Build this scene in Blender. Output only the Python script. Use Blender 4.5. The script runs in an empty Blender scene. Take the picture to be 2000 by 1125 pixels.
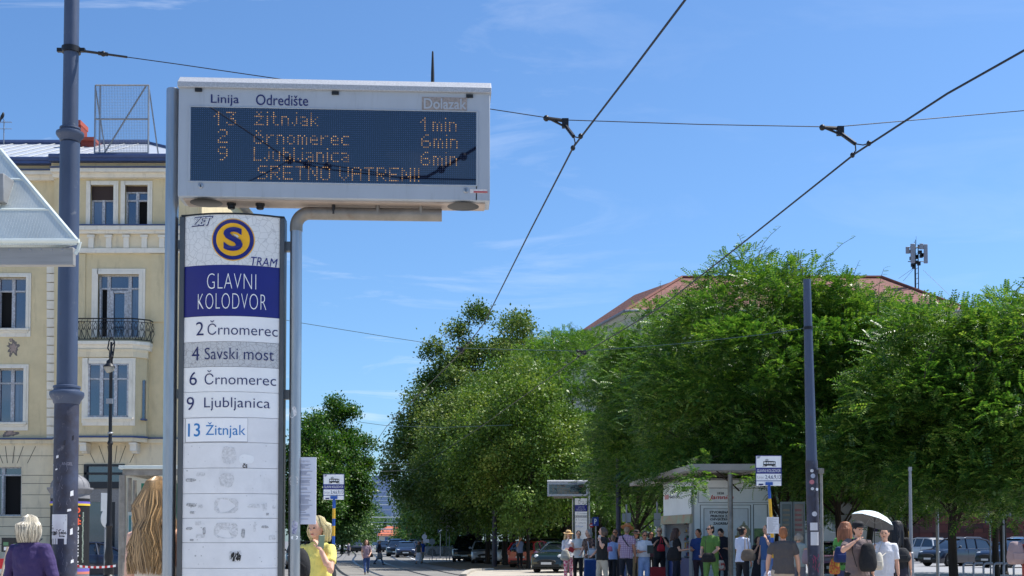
import bpy, bmesh, math, random
import numpy as np
from math import radians as RAD, sin, cos, pi, tan, sqrt, atan2
from mathutils import Vector, Matrix, Euler

SC = bpy.context.scene
COL = SC.collection
rnd = random.Random(7)

# ------------------------------------------------------------------ camera
F, EYE, HOR = 2400.0, 1.5, 1056.0          # focal length in photo pixels, eye height, horizon row
PITCH = RAD(2.0)
SHIFT = (HOR - 562.5 - F * tan(PITCH)) / 2000.0
cam_d = bpy.data.cameras.new("camera"); cam = bpy.data.objects.new("camera", cam_d); COL.objects.link(cam)
cam.location = (0, 0, EYE); cam.rotation_euler = (pi / 2 + PITCH, 0, 0)
cam_d.sensor_width = 36; cam_d.lens = 36 * F / 2000; cam_d.shift_y = SHIFT
cam_d.clip_start = .05; cam_d.clip_end = 4000
SC.camera = cam
SC.render.resolution_x, SC.render.resolution_y = 1024, 576

# ------------------------------------------------------------------ sky and sun
SUN_EL, SUN_AZ = RAD(58), RAD(72)          # azimuth measured from +Y (view direction) towards +X
world = bpy.data.worlds.new("World"); SC.world = world; world.use_nodes = True
wn, wl = world.node_tree.nodes, world.node_tree.links
wn.clear()
sky = wn.new("ShaderNodeTexSky"); sky.sky_type = 'NISHITA'; sky.sun_disc = False
sky.sun_elevation = SUN_EL; sky.sun_rotation = SUN_AZ
sky.air_density = 1.0; sky.dust_density = 1.0; sky.ozone_density = 2.5; sky.altitude = 150
tint = wn.new("ShaderNodeMix"); tint.data_type = 'RGBA'; tint.blend_type = 'MULTIPLY'; tint.inputs[0].default_value = 1
tint.inputs[7].default_value = (.70, .97, 1.23, 1)
wl.new(sky.outputs[0], tint.inputs[6])
# thin cirrus laid out over the sky directions
tc = wn.new("ShaderNodeTexCoord"); sx = wn.new("ShaderNodeSeparateXYZ"); wl.new(tc.outputs["Generated"], sx.inputs[0])
zz = wn.new("ShaderNodeMath"); zz.operation = 'ADD'; zz.inputs[1].default_value = .12; wl.new(sx.outputs[2], zz.inputs[0])
dx = wn.new("ShaderNodeMath"); dx.operation = 'DIVIDE'; wl.new(sx.outputs[0], dx.inputs[0]); wl.new(zz.outputs[0], dx.inputs[1])
dy = wn.new("ShaderNodeMath"); dy.operation = 'DIVIDE'; wl.new(sx.outputs[1], dy.inputs[0]); wl.new(zz.outputs[0], dy.inputs[1])
cx = wn.new("ShaderNodeCombineXYZ"); wl.new(dx.outputs[0], cx.inputs[0]); wl.new(dy.outputs[0], cx.inputs[1])
mp = wn.new("ShaderNodeMapping"); mp.inputs["Scale"].default_value = (1.1, 2.2, 1); mp.inputs["Rotation"].default_value = (0, 0, .25)
mp.inputs["Location"].default_value = (3.1, 1.4, 0)
wl.new(cx.outputs[0], mp.inputs[0])
nz = wn.new("ShaderNodeTexNoise"); nz.inputs["Scale"].default_value = 1.15; nz.inputs["Detail"].default_value = 9
nz.inputs["Roughness"].default_value = .62; nz.inputs["Distortion"].default_value = .7; wl.new(mp.outputs[0], nz.inputs["Vector"])
rp = wn.new("ShaderNodeValToRGB"); rp.color_ramp.elements[0].position = .53; rp.color_ramp.elements[1].position = .86
rp.color_ramp.elements[0].color = (0, 0, 0, 1); rp.color_ramp.elements[1].color = (.6, .6, .6, 1)
wl.new(nz.outputs[0], rp.inputs[0])
mr = wn.new("ShaderNodeMapRange"); mr.inputs[1].default_value = -.42; mr.inputs[2].default_value = .12; mr.inputs[3].default_value = 2.4; mr.inputs[4].default_value = .16; wl.new(sx.outputs[0], mr.inputs[0])
mm = wn.new("ShaderNodeMath"); mm.operation = 'MULTIPLY'; wl.new(rp.outputs[0], mm.inputs[0]); wl.new(mr.outputs[0], mm.inputs[1])
cm = wn.new("ShaderNodeMix"); cm.data_type = 'RGBA'; wl.new(mm.outputs[0], cm.inputs[0]); wl.new(tint.outputs[2], cm.inputs[6])
cm.inputs[7].default_value = (8.0, 8.4, 9.2, 1)
bg = wn.new("ShaderNodeBackground"); bg.inputs[1].default_value = .10; wl.new(cm.outputs[2], bg.inputs[0])
wo = wn.new("ShaderNodeOutputWorld"); wl.new(bg.outputs[0], wo.inputs[0])

sun_d = bpy.data.lights.new("sun", 'SUN'); sun = bpy.data.objects.new("sun", sun_d); COL.objects.link(sun)
sun_d.energy = 4.6; sun_d.angle = RAD(.53); sun_d.color = (1, .955, .88)
sdir = Vector((sin(SUN_AZ) * cos(SUN_EL), cos(SUN_AZ) * cos(SUN_EL), sin(SUN_EL)))
sun.rotation_euler = (-sdir).to_track_quat('-Z', 'Y').to_euler()
sun.location = (20, 10, 60)
SC.view_settings.view_transform = 'Standard'; SC.view_settings.look = 'None'
SC.view_settings.exposure = 0.55; SC.view_settings.gamma = 1
SC.cycles.max_bounces = 6; SC.cycles.transparent_max_bounces = 12
SC.cycles.use_denoising = True

# ------------------------------------------------------------------ picture <-> place
def ray(px, py):
    xc = (px - 1000) / F; yc = (562.5 - py) / F + SHIFT * 2000 / F
    return Vector((xc, cos(PITCH) - sin(PITCH) * yc, sin(PITCH) + cos(PITCH) * yc))
def W(px, py, p):                          # the place seen at a photo pixel, p photo pixels to the metre there
    r = ray(px, py); k = (F / p) / r.y
    return Vector((r.x * k, r.y * k, EYE + r.z * k))
def G(px, py):                             # the same on the ground
    r = ray(px, py); k = -EYE / r.z
    return Vector((r.x * k, r.y * k, 0))
def S(c):                                  # 0..255 display colour -> linear
    return tuple(((v / 255 / 12.92) if v / 255 <= .04045 else ((v / 255 + .055) / 1.055) ** 2.4) for v in c)

# ------------------------------------------------------------------ materials
MATS = {}
def M(name, col=(.5, .5, .5), rough=.6, metal=0, var=0, vscale=3, bump=0, bscale=40, spec=.5, emit=None, es=1, ior=None,
      stretch=None, dark=None, trans=0, sub=0, col2=None, coat=0):
    if name in MATS: return MATS[name]
    m = bpy.data.materials.new(name); m.use_nodes = True; n, l = m.node_tree.nodes, m.node_tree.links
    b = n["Principled BSDF"]; b.inputs["Base Color"].default_value = (*col, 1); b.inputs["Roughness"].default_value = rough
    b.inputs["Metallic"].default_value = metal; b.inputs["Specular IOR Level"].default_value = spec
    if ior: b.inputs["IOR"].default_value = ior
    if coat: b.inputs["Coat Weight"].default_value = coat; b.inputs["Coat Roughness"].default_value = .04
    if trans: b.inputs["Transmission Weight"].default_value = trans
    if emit: b.inputs["Emission Color"].default_value = (*emit, 1); b.inputs["Emission Strength"].default_value = es
    if var or bump or col2:
        t = n.new("ShaderNodeTexCoord"); mpn = n.new("ShaderNodeMapping"); l.new(t.outputs["Object"], mpn.inputs[0])
        if stretch: mpn.inputs["Scale"].default_value = stretch
        if var or col2:
            z = n.new("ShaderNodeTexNoise"); z.inputs["Scale"].default_value = vscale; z.inputs["Detail"].default_value = 6
            z.inputs["Roughness"].default_value = .65
            l.new(mpn.outputs[0], z.inputs["Vector"])
            r = n.new("ShaderNodeValToRGB"); r.color_ramp.elements[0].position = .3; r.color_ramp.elements[1].position = .7
            lo = dark if dark else tuple(c * (1 - var) for c in col); hi = col2 if col2 else tuple(min(1, c * (1 + var * .6)) for c in col)
            r.color_ramp.elements[0].color = (*lo, 1); r.color_ramp.elements[1].color = (*hi, 1)
            l.new(z.outputs[0], r.inputs[0]); l.new(r.outputs[0], b.inputs["Base Color"])
        if bump:
            z2 = n.new("ShaderNodeTexNoise"); z2.inputs["Scale"].default_value = bscale; z2.inputs["Detail"].default_value = 4
            l.new(mpn.outputs[0], z2.inputs["Vector"])
            bp = n.new("ShaderNodeBump"); bp.inputs["Strength"].default_value = bump; bp.inputs["Distance"].default_value = .02
            l.new(z2.outputs[0], bp.inputs["Height"]); l.new(bp.outputs[0], b.inputs["Normal"])
    MATS[name] = m
    return m

def leaf_mat(name, c0, c1, c2, tr=.35, gloss=.25, ns=.55, rw=.42):
    m = bpy.data.materials.new(name); m.use_nodes = True; n, l = m.node_tree.nodes, m.node_tree.links
    b = n["Principled BSDF"]; b.inputs["Roughness"].default_value = .42; b.inputs["Specular IOR Level"].default_value = gloss
    g = n.new("ShaderNodeNewGeometry"); r = n.new("ShaderNodeValToRGB"); e = r.color_ramp.elements
    e[0].color = (*c0, 1); e[1].color = (*c2, 1); e[0].position = .18; e[1].position = .9; x = e.new(.52); x.color = (*c1, 1)
    t = n.new("ShaderNodeTexCoord"); z = n.new("ShaderNodeTexNoise"); z.inputs["Scale"].default_value = ns; z.inputs["Detail"].default_value = 3; l.new(t.outputs["Object"], z.inputs["Vector"])
    mx = n.new("ShaderNodeMix"); mx.inputs[0].default_value = rw; l.new(z.outputs["Fac"], mx.inputs[2]); l.new(g.outputs["Random Per Island"], mx.inputs[3])
    l.new(mx.outputs[0], r.inputs[0]); l.new(r.outputs[0], b.inputs["Base Color"])
    t = n.new("ShaderNodeBsdfTranslucent"); h = n.new("ShaderNodeMix"); h.data_type = 'RGBA'; h.blend_type = 'MULTIPLY'
    h.inputs[0].default_value = 1; h.inputs[7].default_value = (1.15, 1.3, .5, 1); l.new(r.outputs[0], h.inputs[6]); l.new(h.outputs[2], t.inputs[0])
    x = n.new("ShaderNodeMixShader"); x.inputs[0].default_value = tr
    l.new(b.outputs[0], x.inputs[1]); l.new(t.outputs[0], x.inputs[2]); l.new(x.outputs[0], n["Material Output"].inputs[0])
    MATS[name] = m
    return m
def weather(m, col, scale, lo, hi, amt=.8, stretch=(1, 1, 1)):
    """chips, grime or streaks with a shape of their own, laid over a material's colour"""
    n, l = m.node_tree.nodes, m.node_tree.links; b = n["Principled BSDF"]; t = n.new("ShaderNodeTexCoord"); mp_ = n.new("ShaderNodeMapping"); mp_.inputs["Scale"].default_value = stretch; l.new(t.outputs["Object"], mp_.inputs[0])
    z = n.new("ShaderNodeTexNoise"); z.inputs["Scale"].default_value = scale; z.inputs["Detail"].default_value = 7; z.inputs["Roughness"].default_value = .68; l.new(mp_.outputs[0], z.inputs["Vector"])
    r = n.new("ShaderNodeMapRange"); r.inputs[1].default_value = lo; r.inputs[2].default_value = hi; r.inputs[3].default_value = 0; r.inputs[4].default_value = amt; l.new(z.outputs["Fac"], r.inputs[0])
    mx = n.new("ShaderNodeMix"); mx.data_type = 'RGBA'; mx.inputs[7].default_value = (*col, 1); l.new(r.outputs[0], mx.inputs[0]); i = b.inputs["Base Color"]
    if i.links: l.new(i.links[0].from_socket, mx.inputs[6])
    else: mx.inputs[6].default_value = i.default_value
    l.new(mx.outputs[2], i); return m
def courses(m, step, depth, axis="Z", dark=.6):
    """rows of tiles or ribs across a material: grooves in the relief and a little in the colour"""
    n, l = m.node_tree.nodes, m.node_tree.links; b = n["Principled BSDF"]; t = n.new("ShaderNodeTexCoord"); w = n.new("ShaderNodeTexWave"); w.bands_direction = axis; w.wave_profile = 'SAW'
    w.inputs["Scale"].default_value = 2 * pi / step / 20; w.inputs["Distortion"].default_value = .3; l.new(t.outputs["Object"], w.inputs["Vector"])
    bp = n.new("ShaderNodeBump"); bp.inputs["Strength"].default_value = depth; bp.inputs["Distance"].default_value = .03; l.new(w.outputs["Fac"], bp.inputs["Height"])
    if b.inputs["Normal"].links: l.new(b.inputs["Normal"].links[0].from_socket, bp.inputs["Normal"])
    l.new(bp.outputs[0], b.inputs["Normal"]); s = b.inputs["Base Color"].links[0].from_socket
    mx = n.new("ShaderNodeMix"); mx.data_type = 'RGBA'; mx.blend_type = 'MULTIPLY'; mx.inputs[0].default_value = 1; r = n.new("ShaderNodeMapRange"); r.inputs[1].default_value = 0; r.inputs[2].default_value = .35; r.inputs[3].default_value = dark; r.inputs[4].default_value = 1
    l.new(w.outputs["Fac"], r.inputs[0]); l.new(s, mx.inputs[6]); l.new(r.outputs[0], mx.inputs[7]); l.new(mx.outputs[2], b.inputs["Base Color"]); return m

# ------------------------------------------------------------------ mesh builder
def basis(d):
    d = Vector(d).normalized(); u = Vector((0, 0, 1)) if abs(d.z) < .95 else Vector((1, 0, 0))
    a = d.cross(u).normalized(); return a, a.cross(d).normalized(), d
class MB:
    def __init__(s): s.v, s.f, s.m = [], [], []
    def add(s, vs, fs, mi=0):
        o = len(s.v); s.v += [tuple(v) for v in vs]; s.f += [tuple(i + o for i in f) for f in fs]; s.m += [mi] * len(fs); return s
    def box(s, x0, x1, y0, y1, z0, z1, mi=0, mat=None):
        vs = [Vector((x, y, z)) for z in (z0, z1) for y in (y0, y1) for x in (x0, x1)]
        if mat: vs = [mat @ v for v in vs]
        return s.add(vs, [(0, 2, 3, 1), (4, 5, 7, 6), (0, 1, 5, 4), (2, 6, 7, 3), (0, 4, 6, 2), (1, 3, 7, 5)], mi)
    def rings(s, rs, mi=0, caps=True, closed=True):
        n = len(rs[0]); vs = [v for r in rs for v in r]; fs = []
        for i in range(len(rs) - 1):
            for j in range(n if closed else n - 1):
                k = (j + 1) % n; fs.append((i * n + j, i * n + k, (i + 1) * n + k, (i + 1) * n + j))
        if caps: fs.append(tuple(range(n - 1, -1, -1))); fs.append(tuple(range((len(rs) - 1) * n, len(rs) * n)))
        return s.add(vs, fs, mi)
    def cyl(s, p0, p1, r0, r1=None, n=12, mi=0, caps=True):
        return s.tube([p0, p1], [r0, r0 if r1 is None else r1], n, mi, caps)
    def tube(s, path, r, n=8, mi=0, caps=True, flat=1):
        P = [Vector(p) for p in path]; R = r if isinstance(r, (list, tuple)) else [r] * len(P); out = []; pa = None
        for i, p in enumerate(P):
            d = (P[min(i + 1, len(P) - 1)] - P[max(i - 1, 0)])
            a, b, d = basis(d)
            if pa is not None:
                a = (pa - d * pa.dot(d)); a = a.normalized() if a.length > 1e-6 else basis(d)[0]; b = a.cross(d).normalized()
            pa = a
            out.append([p + (a * cos(-t) + b * sin(-t) * flat) * R[i] for t in [2 * pi * k / n for k in range(n)]])
        return s.rings(out, mi, caps)
    def lathe(s, prof, c=(0, 0, 0), n=16, mi=0, caps=True, ax=None, sy=1):
        c = Vector(c); q = Vector((0, 0, 1)).rotation_difference(Vector(ax)) if ax else None; out = []
        for r, z in prof:
            ring = []
            for k in range(n):
                v = Vector((r * cos(2 * pi * k / n), r * sy * sin(2 * pi * k / n), z))
                ring.append(c + (q @ v if q else v))
            out.append(ring)
        return s.rings(out, mi, caps)
    def ell(s, c, r, n=12, m=8, mi=0, rot=None):
        c = Vector(c); r = r if isinstance(r, (tuple, list)) else (r, r, r); vs, fs = [], []
        for i in range(m + 1):
            t = pi * i / m
            for k in range(n):
                a = 2 * pi * k / n; v = Vector((r[0] * max(sin(t), .02) * cos(a), r[1] * max(sin(t), .02) * sin(a), -r[2] * cos(t)))
                vs.append(c + (rot @ v if rot else v))
        for i in range(m):
            for k in range(n):
                j = (k + 1) % n; fs.append((i * n + k, i * n + j, (i + 1) * n + j, (i + 1) * n + k))
        fs.append(tuple(range(n - 1, -1, -1))); fs.append(tuple(range(m * n, (m + 1) * n)))
        return s.add(vs, fs, mi)
    def prism(s, poly, y0, y1, mi=0, f=None):   # x-z outline pushed from y0 to y1 (f maps points)
        f = f or (lambda x, y, z: (x, y, z)); n = len(poly)
        vs = [f(x, y0, z) for x, z in poly] + [f(x, y1, z) for x, z in poly]
        fs = [tuple(range(n)), tuple(range(2 * n - 1, n - 1, -1))] + [(i, n + i, n + (i + 1) % n, (i + 1) % n) for i in range(n)]
        return s.add(vs, fs, mi)
    def build(s, name, mat, parent=None, loc=None, smooth=35, bevel=0, matrix=None, origin=None):
        me = bpy.data.meshes.new(name)
        vs = s.v if origin is None else [tuple(Vector(v) - Vector(origin)) for v in s.v]
        me.from_pydata(vs, [], s.f)
        for m in (mat if isinstance(mat, (list, tuple)) else [mat]): me.materials.append(m)
        if len(me.polygons) == len(s.m): me.polygons.foreach_set("material_index", s.m)
        if smooth:
            me.polygons.foreach_set("use_smooth", [True] * len(me.polygons)); me.set_sharp_from_angle(angle=RAD(smooth))
        me.update()
        o = bpy.data.objects.new(name, me); COL.objects.link(o)
        if parent: o.parent = parent
        if loc is not None: o.location = loc
        if matrix is not None: o.matrix_local = matrix
        if bevel:
            b = o.modifiers.new("bevel", 'BEVEL'); b.width = bevel; b.segments = 2; b.limit_method = 'ANGLE'
        return o

def tag(o, label=None, cat=None, group=None, kind=None):
    if label: o["label"] = label
    if cat: o["category"] = cat
    if group: o["group"] = group
    if kind: o["kind"] = kind
    return o
def thing(name, label, cat, loc=(0, 0, 0), rz=0, group=None):
    o = bpy.data.objects.new(name, None); COL.objects.link(o); o.location = loc; o.rotation_euler = (0, 0, rz)
    o.empty_display_size = .1
    return tag(o, label, cat, group)
def copy_tree(o, parent=None):
    c = o.copy(); COL.objects.link(c); c.parent = parent
    for ch in o.children: copy_tree(ch, c)
    return c
def structure(mb, name, mat, **k): return tag(mb.build(name, mat, **k), kind="structure")

# ------------------------------------------------------------------ lettering
_txt = {}
def text2d(s, bold=0, shear=0, spacing=1.0):
    key = (s, bold, shear, spacing)
    if key in _txt: return _txt[key]
    cu = bpy.data.curves.new("lettering", 'FONT'); cu.body = s; cu.offset = bold; cu.shear = shear; cu.space_character = spacing
    cu.resolution_u = 4
    ob = bpy.data.objects.new("lettering", cu)
    me = bpy.data.meshes.new_from_object(ob)
    vs = [(v.co.x, v.co.y) for v in me.vertices]; fs = [tuple(p.vertices) for p in me.polygons]
    bpy.data.meshes.remove(me); bpy.data.objects.remove(ob); bpy.data.curves.remove(cu)
    x0, x1 = min(v[0] for v in vs), max(v[0] for v in vs); y0, y1 = min(v[1] for v in vs), max(v[1] for v in vs)
    out = ([((x - x0) / (x1 - x0), (y - y0) / (y1 - y0)) for x, y in vs], fs, (x1 - x0) / (y1 - y0)); _txt[key] = out
    return out
def put_text(mb, s, bbox, f, mi=0, **k):        # bbox = (x0, z0, x1, z1); f(x, z) -> place
    vs, fs, asp = text2d(s, **k); x0, z0, x1, z1 = bbox
    if x1 is None: x1 = x0 + (z1 - z0) * asp
    return mb.add([f(x0 + u * (x1 - x0), z0 + v * (z1 - z0)) for u, v in vs], fs, mi)
# ================================================================== the ground
def sheet(name, pts, z, mat, kind="structure"):
    mb = MB(); mb.add([(p[0], p[1], z) for p in pts], [tuple(range(len(pts)))])
    o = mb.build(name, mat, smooth=0); o["kind"] = kind
    me = o.data; me.update()
    if me.polygons[0].normal.z < 0: me.flip_normals()
    return o
def ribbon(name, path, half, z, mat, off=0, h=0):
    mb = MB(); L, R = [], []
    for i, p in enumerate(path):
        d = (Vector(path[min(i + 1, len(path) - 1)]) - Vector(path[max(i - 1, 0)])).normalized(); n = Vector((d.y, -d.x))
        c = Vector(p) + n * off; L.append(c - n * half); R.append(c + n * half)
    vs = [(v.x, v.y, z) for v in L] + [(v.x, v.y, z) for v in R]; n = len(L)
    mb.add(vs, [(i, n + i, n + i + 1, i + 1) for i in range(n - 1)])
    o = mb.build(name, mat, smooth=0); o["kind"] = "structure"; return o
def g2(px, py): v = G(px, py); return (v.x, v.y)

asphalt = M("asphalt", S((116, 116, 119)), .9, var=.28, vscale=.9, bump=.3, bscale=60)
m_trackbed = M("trackbed", S((126, 124, 121)), .9, var=.3, vscale=.7, bump=.3, bscale=30)
m_concrete = M("paving", S((176, 168, 156)), .85, var=.2, vscale=1.3, bump=.2, bscale=25)
m_dirt = M("dirt", S((112, 96, 74)), .95, var=.5, vscale=1.8, bump=.5, bscale=18)
m_rail = M("rail steel", S((58, 58, 62)), .4, metal=.6)
m_white_line = M("road paint", S((222, 222, 220)), .7, var=.15, vscale=6)
m_kerb = M("kerb stone", S((172, 166, 156)), .85, var=.2, vscale=4)
mb = MB(); mb.add([(-1500, -300, 0), (1500, -300, 0), (1500, 2500, 0), (-1500, 2500, 0)], [(0, 1, 2, 3)])
structure(mb, "ground", asphalt, smooth=0)

C1 = [(2.6, -30), (2.4, 0), (.65, 13), (-1.1, 27), (-4.4, 44), (-6.6, 54), (-9.6, 72), (-13, 95), (-20, 150), (-42, 300), (-70, 500)]
def crv(path, n=8):
    out = []
    for i in range(len(path) - 1):
        p0, p1, p2, p3 = [Vector(path[max(0, min(len(path) - 1, k))]) for k in (i - 1, i, i + 1, i + 2)]
        for j in range(n):
            t = j / n
            out.append(tuple(.5 * ((2 * p1) + (p2 - p0) * t + (2 * p0 - 5 * p1 + 4 * p2 - p3) * t * t + (3 * p1 - p0 - 3 * p2 + p3) * t ** 3)))
    return out + [path[-1]]
T1 = crv(C1)
ribbon("tram_road", T1, 3.6, .004, m_trackbed, off=1.7)
for off in (0, 3.4):
    for s in (-.72, .72):
        ribbon("rail", T1, .085, .009, m_rail, off=off + s)
ribbon("lane_marking", T1[30:], .07, .008, m_white_line, off=5.6)
# paved island with the waiting people, dirt under the trees, bright far road on the right
sheet("pavement", [g2(905, 1126), g2(922, 1115), g2(960, 1113), g2(1050, 1113), g2(1300, 1116), g2(1420, 1119), (16, 56), (15, 8), (4.4, 8), (2.2, 28), (-1, 40)], .010, m_concrete)
sheet("bounce_paving", [(-40, -40), (1.0, -40), (1.0, 8), (.2, 20), (-3.5, 36), (-9, 44), (-40, 44)], .007, M("bounce slabs", S((196, 188, 176)), .85, var=.12, vscale=1.2, bump=.2, bscale=20))  # unseen pale paving, added to bounce sunlight onto the shaded fronts
sheet("bounce_paving", [(7.0, -40), (40, -40), (40, 20), (7.0, 20)], .007, MATS["bounce slabs"])
m_plat = MB(); m_plat.rings([[(x, y, z) for x, y in ((1.6, 30), (14, 27), (17, 45), (1.2, 45))] for z in (.0, .17)]); structure(m_plat, "platform", m_concrete, smooth=0)
sheet("dirt_strip", [g2(826, 1100.5), g2(885, 1097.5), g2(1000, 1096), g2(1090, 1100), g2(1140, 1112), g2(1050, 1112.4), g2(960, 1112.2), g2(900, 1113), g2(880, 1109), g2(845, 1104)], .014, m_dirt)
sheet("far_pavement", [g2(826, 1092), g2(905, 1091), g2(905, 1097), g2(880, 1097.3), g2(826, 1099)], .012, m_concrete)
m_road2 = M("pale asphalt", S((150, 150, 152)), .9, var=.14, vscale=.8, bump=.2, bscale=50)
sheet("side_road", [(16.5, 30), (60, 30), (90, 78), (12, 78), (13, 57)], .006, m_road2)
for y in (49.5, 57.0):
    sheet("lane_marking", [(17, y), (50, y), (50, y + .14), (17, y + .14)], .011, m_white_line)
# kerb along the paved island
mb = MB(); kp = [g2(905, 1126), g2(914, 1119), g2(926, 1115.2), g2(960, 1113.4)]
for i in range(len(kp) - 1):
    a, b = Vector((*kp[i], 0)), Vector((*kp[i + 1], 0)); d = (b - a).normalized(); n = Vector((-d.y, d.x, 0)) * .14
    mb.add([a - n, b - n, b + n, a + n, *(v + Vector((0, 0, .11)) for v in (a - n, b - n, b + n, a + n))],
           [(0, 1, 5, 4), (1, 2, 6, 5), (2, 3, 7, 6), (3, 0, 4, 7), (4, 5, 6, 7)])
structure(mb, "kerb", m_kerb, smooth=0)

# ================================================================== tram stop totem with display
def craquelure(name, col, crack, scale, amount=.5, rough=.45):
    m = M(name, col, rough, var=.05, vscale=8); n, l = m.node_tree.nodes, m.node_tree.links; b = n["Principled BSDF"]
    src = b.inputs["Base Color"].links[0].from_socket
    t = n.new("ShaderNodeTexCoord"); w = n.new("ShaderNodeTexNoise"); w.inputs["Scale"].default_value = 9
    ad = n.new("ShaderNodeMix"); ad.data_type = 'RGBA'; ad.blend_type = 'LINEAR_LIGHT'; ad.inputs[0].default_value = .03
    l.new(t.outputs["Object"], w.inputs["Vector"]); l.new(t.outputs["Object"], ad.inputs[6]); l.new(w.outputs["Color"], ad.inputs[7])
    v = n.new("ShaderNodeTexVoronoi"); v.feature = 'DISTANCE_TO_EDGE'; v.inputs["Scale"].default_value = scale; l.new(ad.outputs[2], v.inputs["Vector"])
    lt = n.new("ShaderNodeMapRange"); lt.inputs[1].default_value = 0; lt.inputs[2].default_value = .06; lt.inputs[3].default_value = amount; lt.inputs[4].default_value = 0
    l.new(v.outputs["Distance"], lt.inputs[0])
    mx = n.new("ShaderNodeMix"); mx.data_type = 'RGBA'; mx.inputs[7].default_value = (*crack, 1)
    l.new(lt.outputs[0], mx.inputs[0]); l.new(src, mx.inputs[6]); l.new(mx.outputs[2], b.inputs["Base Color"])
    return m
m_steel = M("brushed steel", S((168, 170, 174)), .34, metal=.9, var=.18, vscale=3, stretch=(6, 6, .6), bump=.05, bscale=60)
m_steel_dull = M("dull steel", S((140, 134, 126)), .5, metal=.55, var=.3, vscale=6, bump=.1, bscale=30)
m_alu_dark = M("dark aluminium", S((92, 94, 96)), .42, metal=.6, var=.15, vscale=5)
m_case = M("case paint", S((164, 172, 182)), .5, var=.09, vscale=3.5, stretch=(1, 1, .35))
m_cover = M("speckled zinc", S((176, 178, 182)), .55, metal=.25, var=.3, vscale=95)
m_under = M("case underside", S((176, 160, 148)), .6, var=.25, vscale=5)
m_black = M("black plastic", S((22, 22, 24)), .5)
m_navy = M("navy lettering", S((16, 28, 92)), .5)
m_blue_panel = M("blue sign", S((18, 26, 116)), .42, var=.08, vscale=4)
m_white_sign = M("white sign", S((238, 239, 240)), .45, var=.05, vscale=5)
m_white_old = M("worn white sign", S((230, 230, 232)), .5, var=.07, vscale=7)
m_cracked = craquelure("cracked white film", S((224, 224, 222)), S((160, 160, 160)), 26, .55)
m_cracked2 = craquelure("cracked grey film", S((196, 198, 200)), S((132, 130, 134)), 34, .75)
m_cyan = M("faded blue lettering", S((40, 124, 190)), .5)
m_yellow = M("sign yellow", S((238, 178, 20)), .45, var=.06, vscale=14)
m_residue = M("sticker residue", S((200, 200, 202)), .8, var=.2, vscale=75, col2=S((236, 236, 238)))
m_residue_dk = M("dark glue residue", S((128, 128, 130)), .8, var=.4, vscale=80, col2=S((222, 222, 224)))
m_led = M("lit led", (.02, .01, 0), .4, emit=(1, .55, .2), es=.5)
def screen_mat():
    m = M("display glass", S((10, 18, 40)), .012, spec=.5, ior=1.95); n, l = m.node_tree.nodes, m.node_tree.links; b = n["Principled BSDF"]
    t = n.new("ShaderNodeTexCoord"); s = n.new("ShaderNodeSeparateXYZ"); l.new(t.outputs["Object"], s.inputs[0]); ds = []
    for k in (0, 2):
        a = n.new("ShaderNodeMath"); a.operation = 'MULTIPLY'; a.inputs[1].default_value = 1 / .0131; l.new(s.outputs[k], a.inputs[0])
        f = n.new("ShaderNodeMath"); f.operation = 'FRACT'; l.new(a.outputs[0], f.inputs[0])
        c = n.new("ShaderNodeMath"); c.operation = 'SUBTRACT'; c.inputs[1].default_value = .5; l.new(f.outputs[0], c.inputs[0])
        p = n.new("ShaderNodeMath"); p.operation = 'POWER'; p.inputs[1].default_value = 2; l.new(c.outputs[0], p.inputs[0]); ds.append(p)
    q = n.new("ShaderNodeMath"); q.operation = 'ADD'; l.new(ds[0].outputs[0], q.inputs[0]); l.new(ds[1].outputs[0], q.inputs[1])
    r = n.new("ShaderNodeMath"); r.operation = 'LESS_THAN'; r.inputs[1].default_value = .035; l.new(q.outputs[0], r.inputs[0])
    mx = n.new("ShaderNodeMix"); mx.data_type = 'RGBA'; mx.inputs[6].default_value = (*S((10, 16, 34)), 1); mx.inputs[7].default_value = (*S((58, 74, 106)), 1)
    l.new(r.outputs[0], mx.inputs[0]); l.new(mx.outputs[2], b.inputs["Base Color"])
    return m
m_screen = screen_mat()
n_, l_ = m_led.node_tree.nodes, m_led.node_tree.links; g_ = n_.new("ShaderNodeNewGeometry"); r_ = n_.new("ShaderNodeMapRange"); r_.inputs[3].default_value = .16; r_.inputs[4].default_value = .62; l_.new(g_.outputs["Random Per Island"], r_.inputs[0]); l_.new(r_.outputs[0], n_["Principled BSDF"].inputs["Emission Strength"])
m_led_dim = M("dim led", (.02, .01, 0), .4, emit=(1, .55, .2), es=.10)
weather(m_case, S((110, 108, 108)), 2.2, .56, .8, .5, (7, 7, .7)); weather(m_white_old, S((168, 168, 170)), 3.2, .55, .8, .45, (1.4, 1, .9)); weather(m_white_sign, S((190, 190, 192)), 3, .6, .85, .35, (1, 1, .6))
weather(m_steel_dull, S((112, 82, 62)), 7, .58, .72, .5); weather(m_steel, S((120, 118, 116)), 5, .6, .75, .5, (3, 3, .5)); weather(m_under, S((90, 74, 62)), 5, .55, .75, .6)

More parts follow.
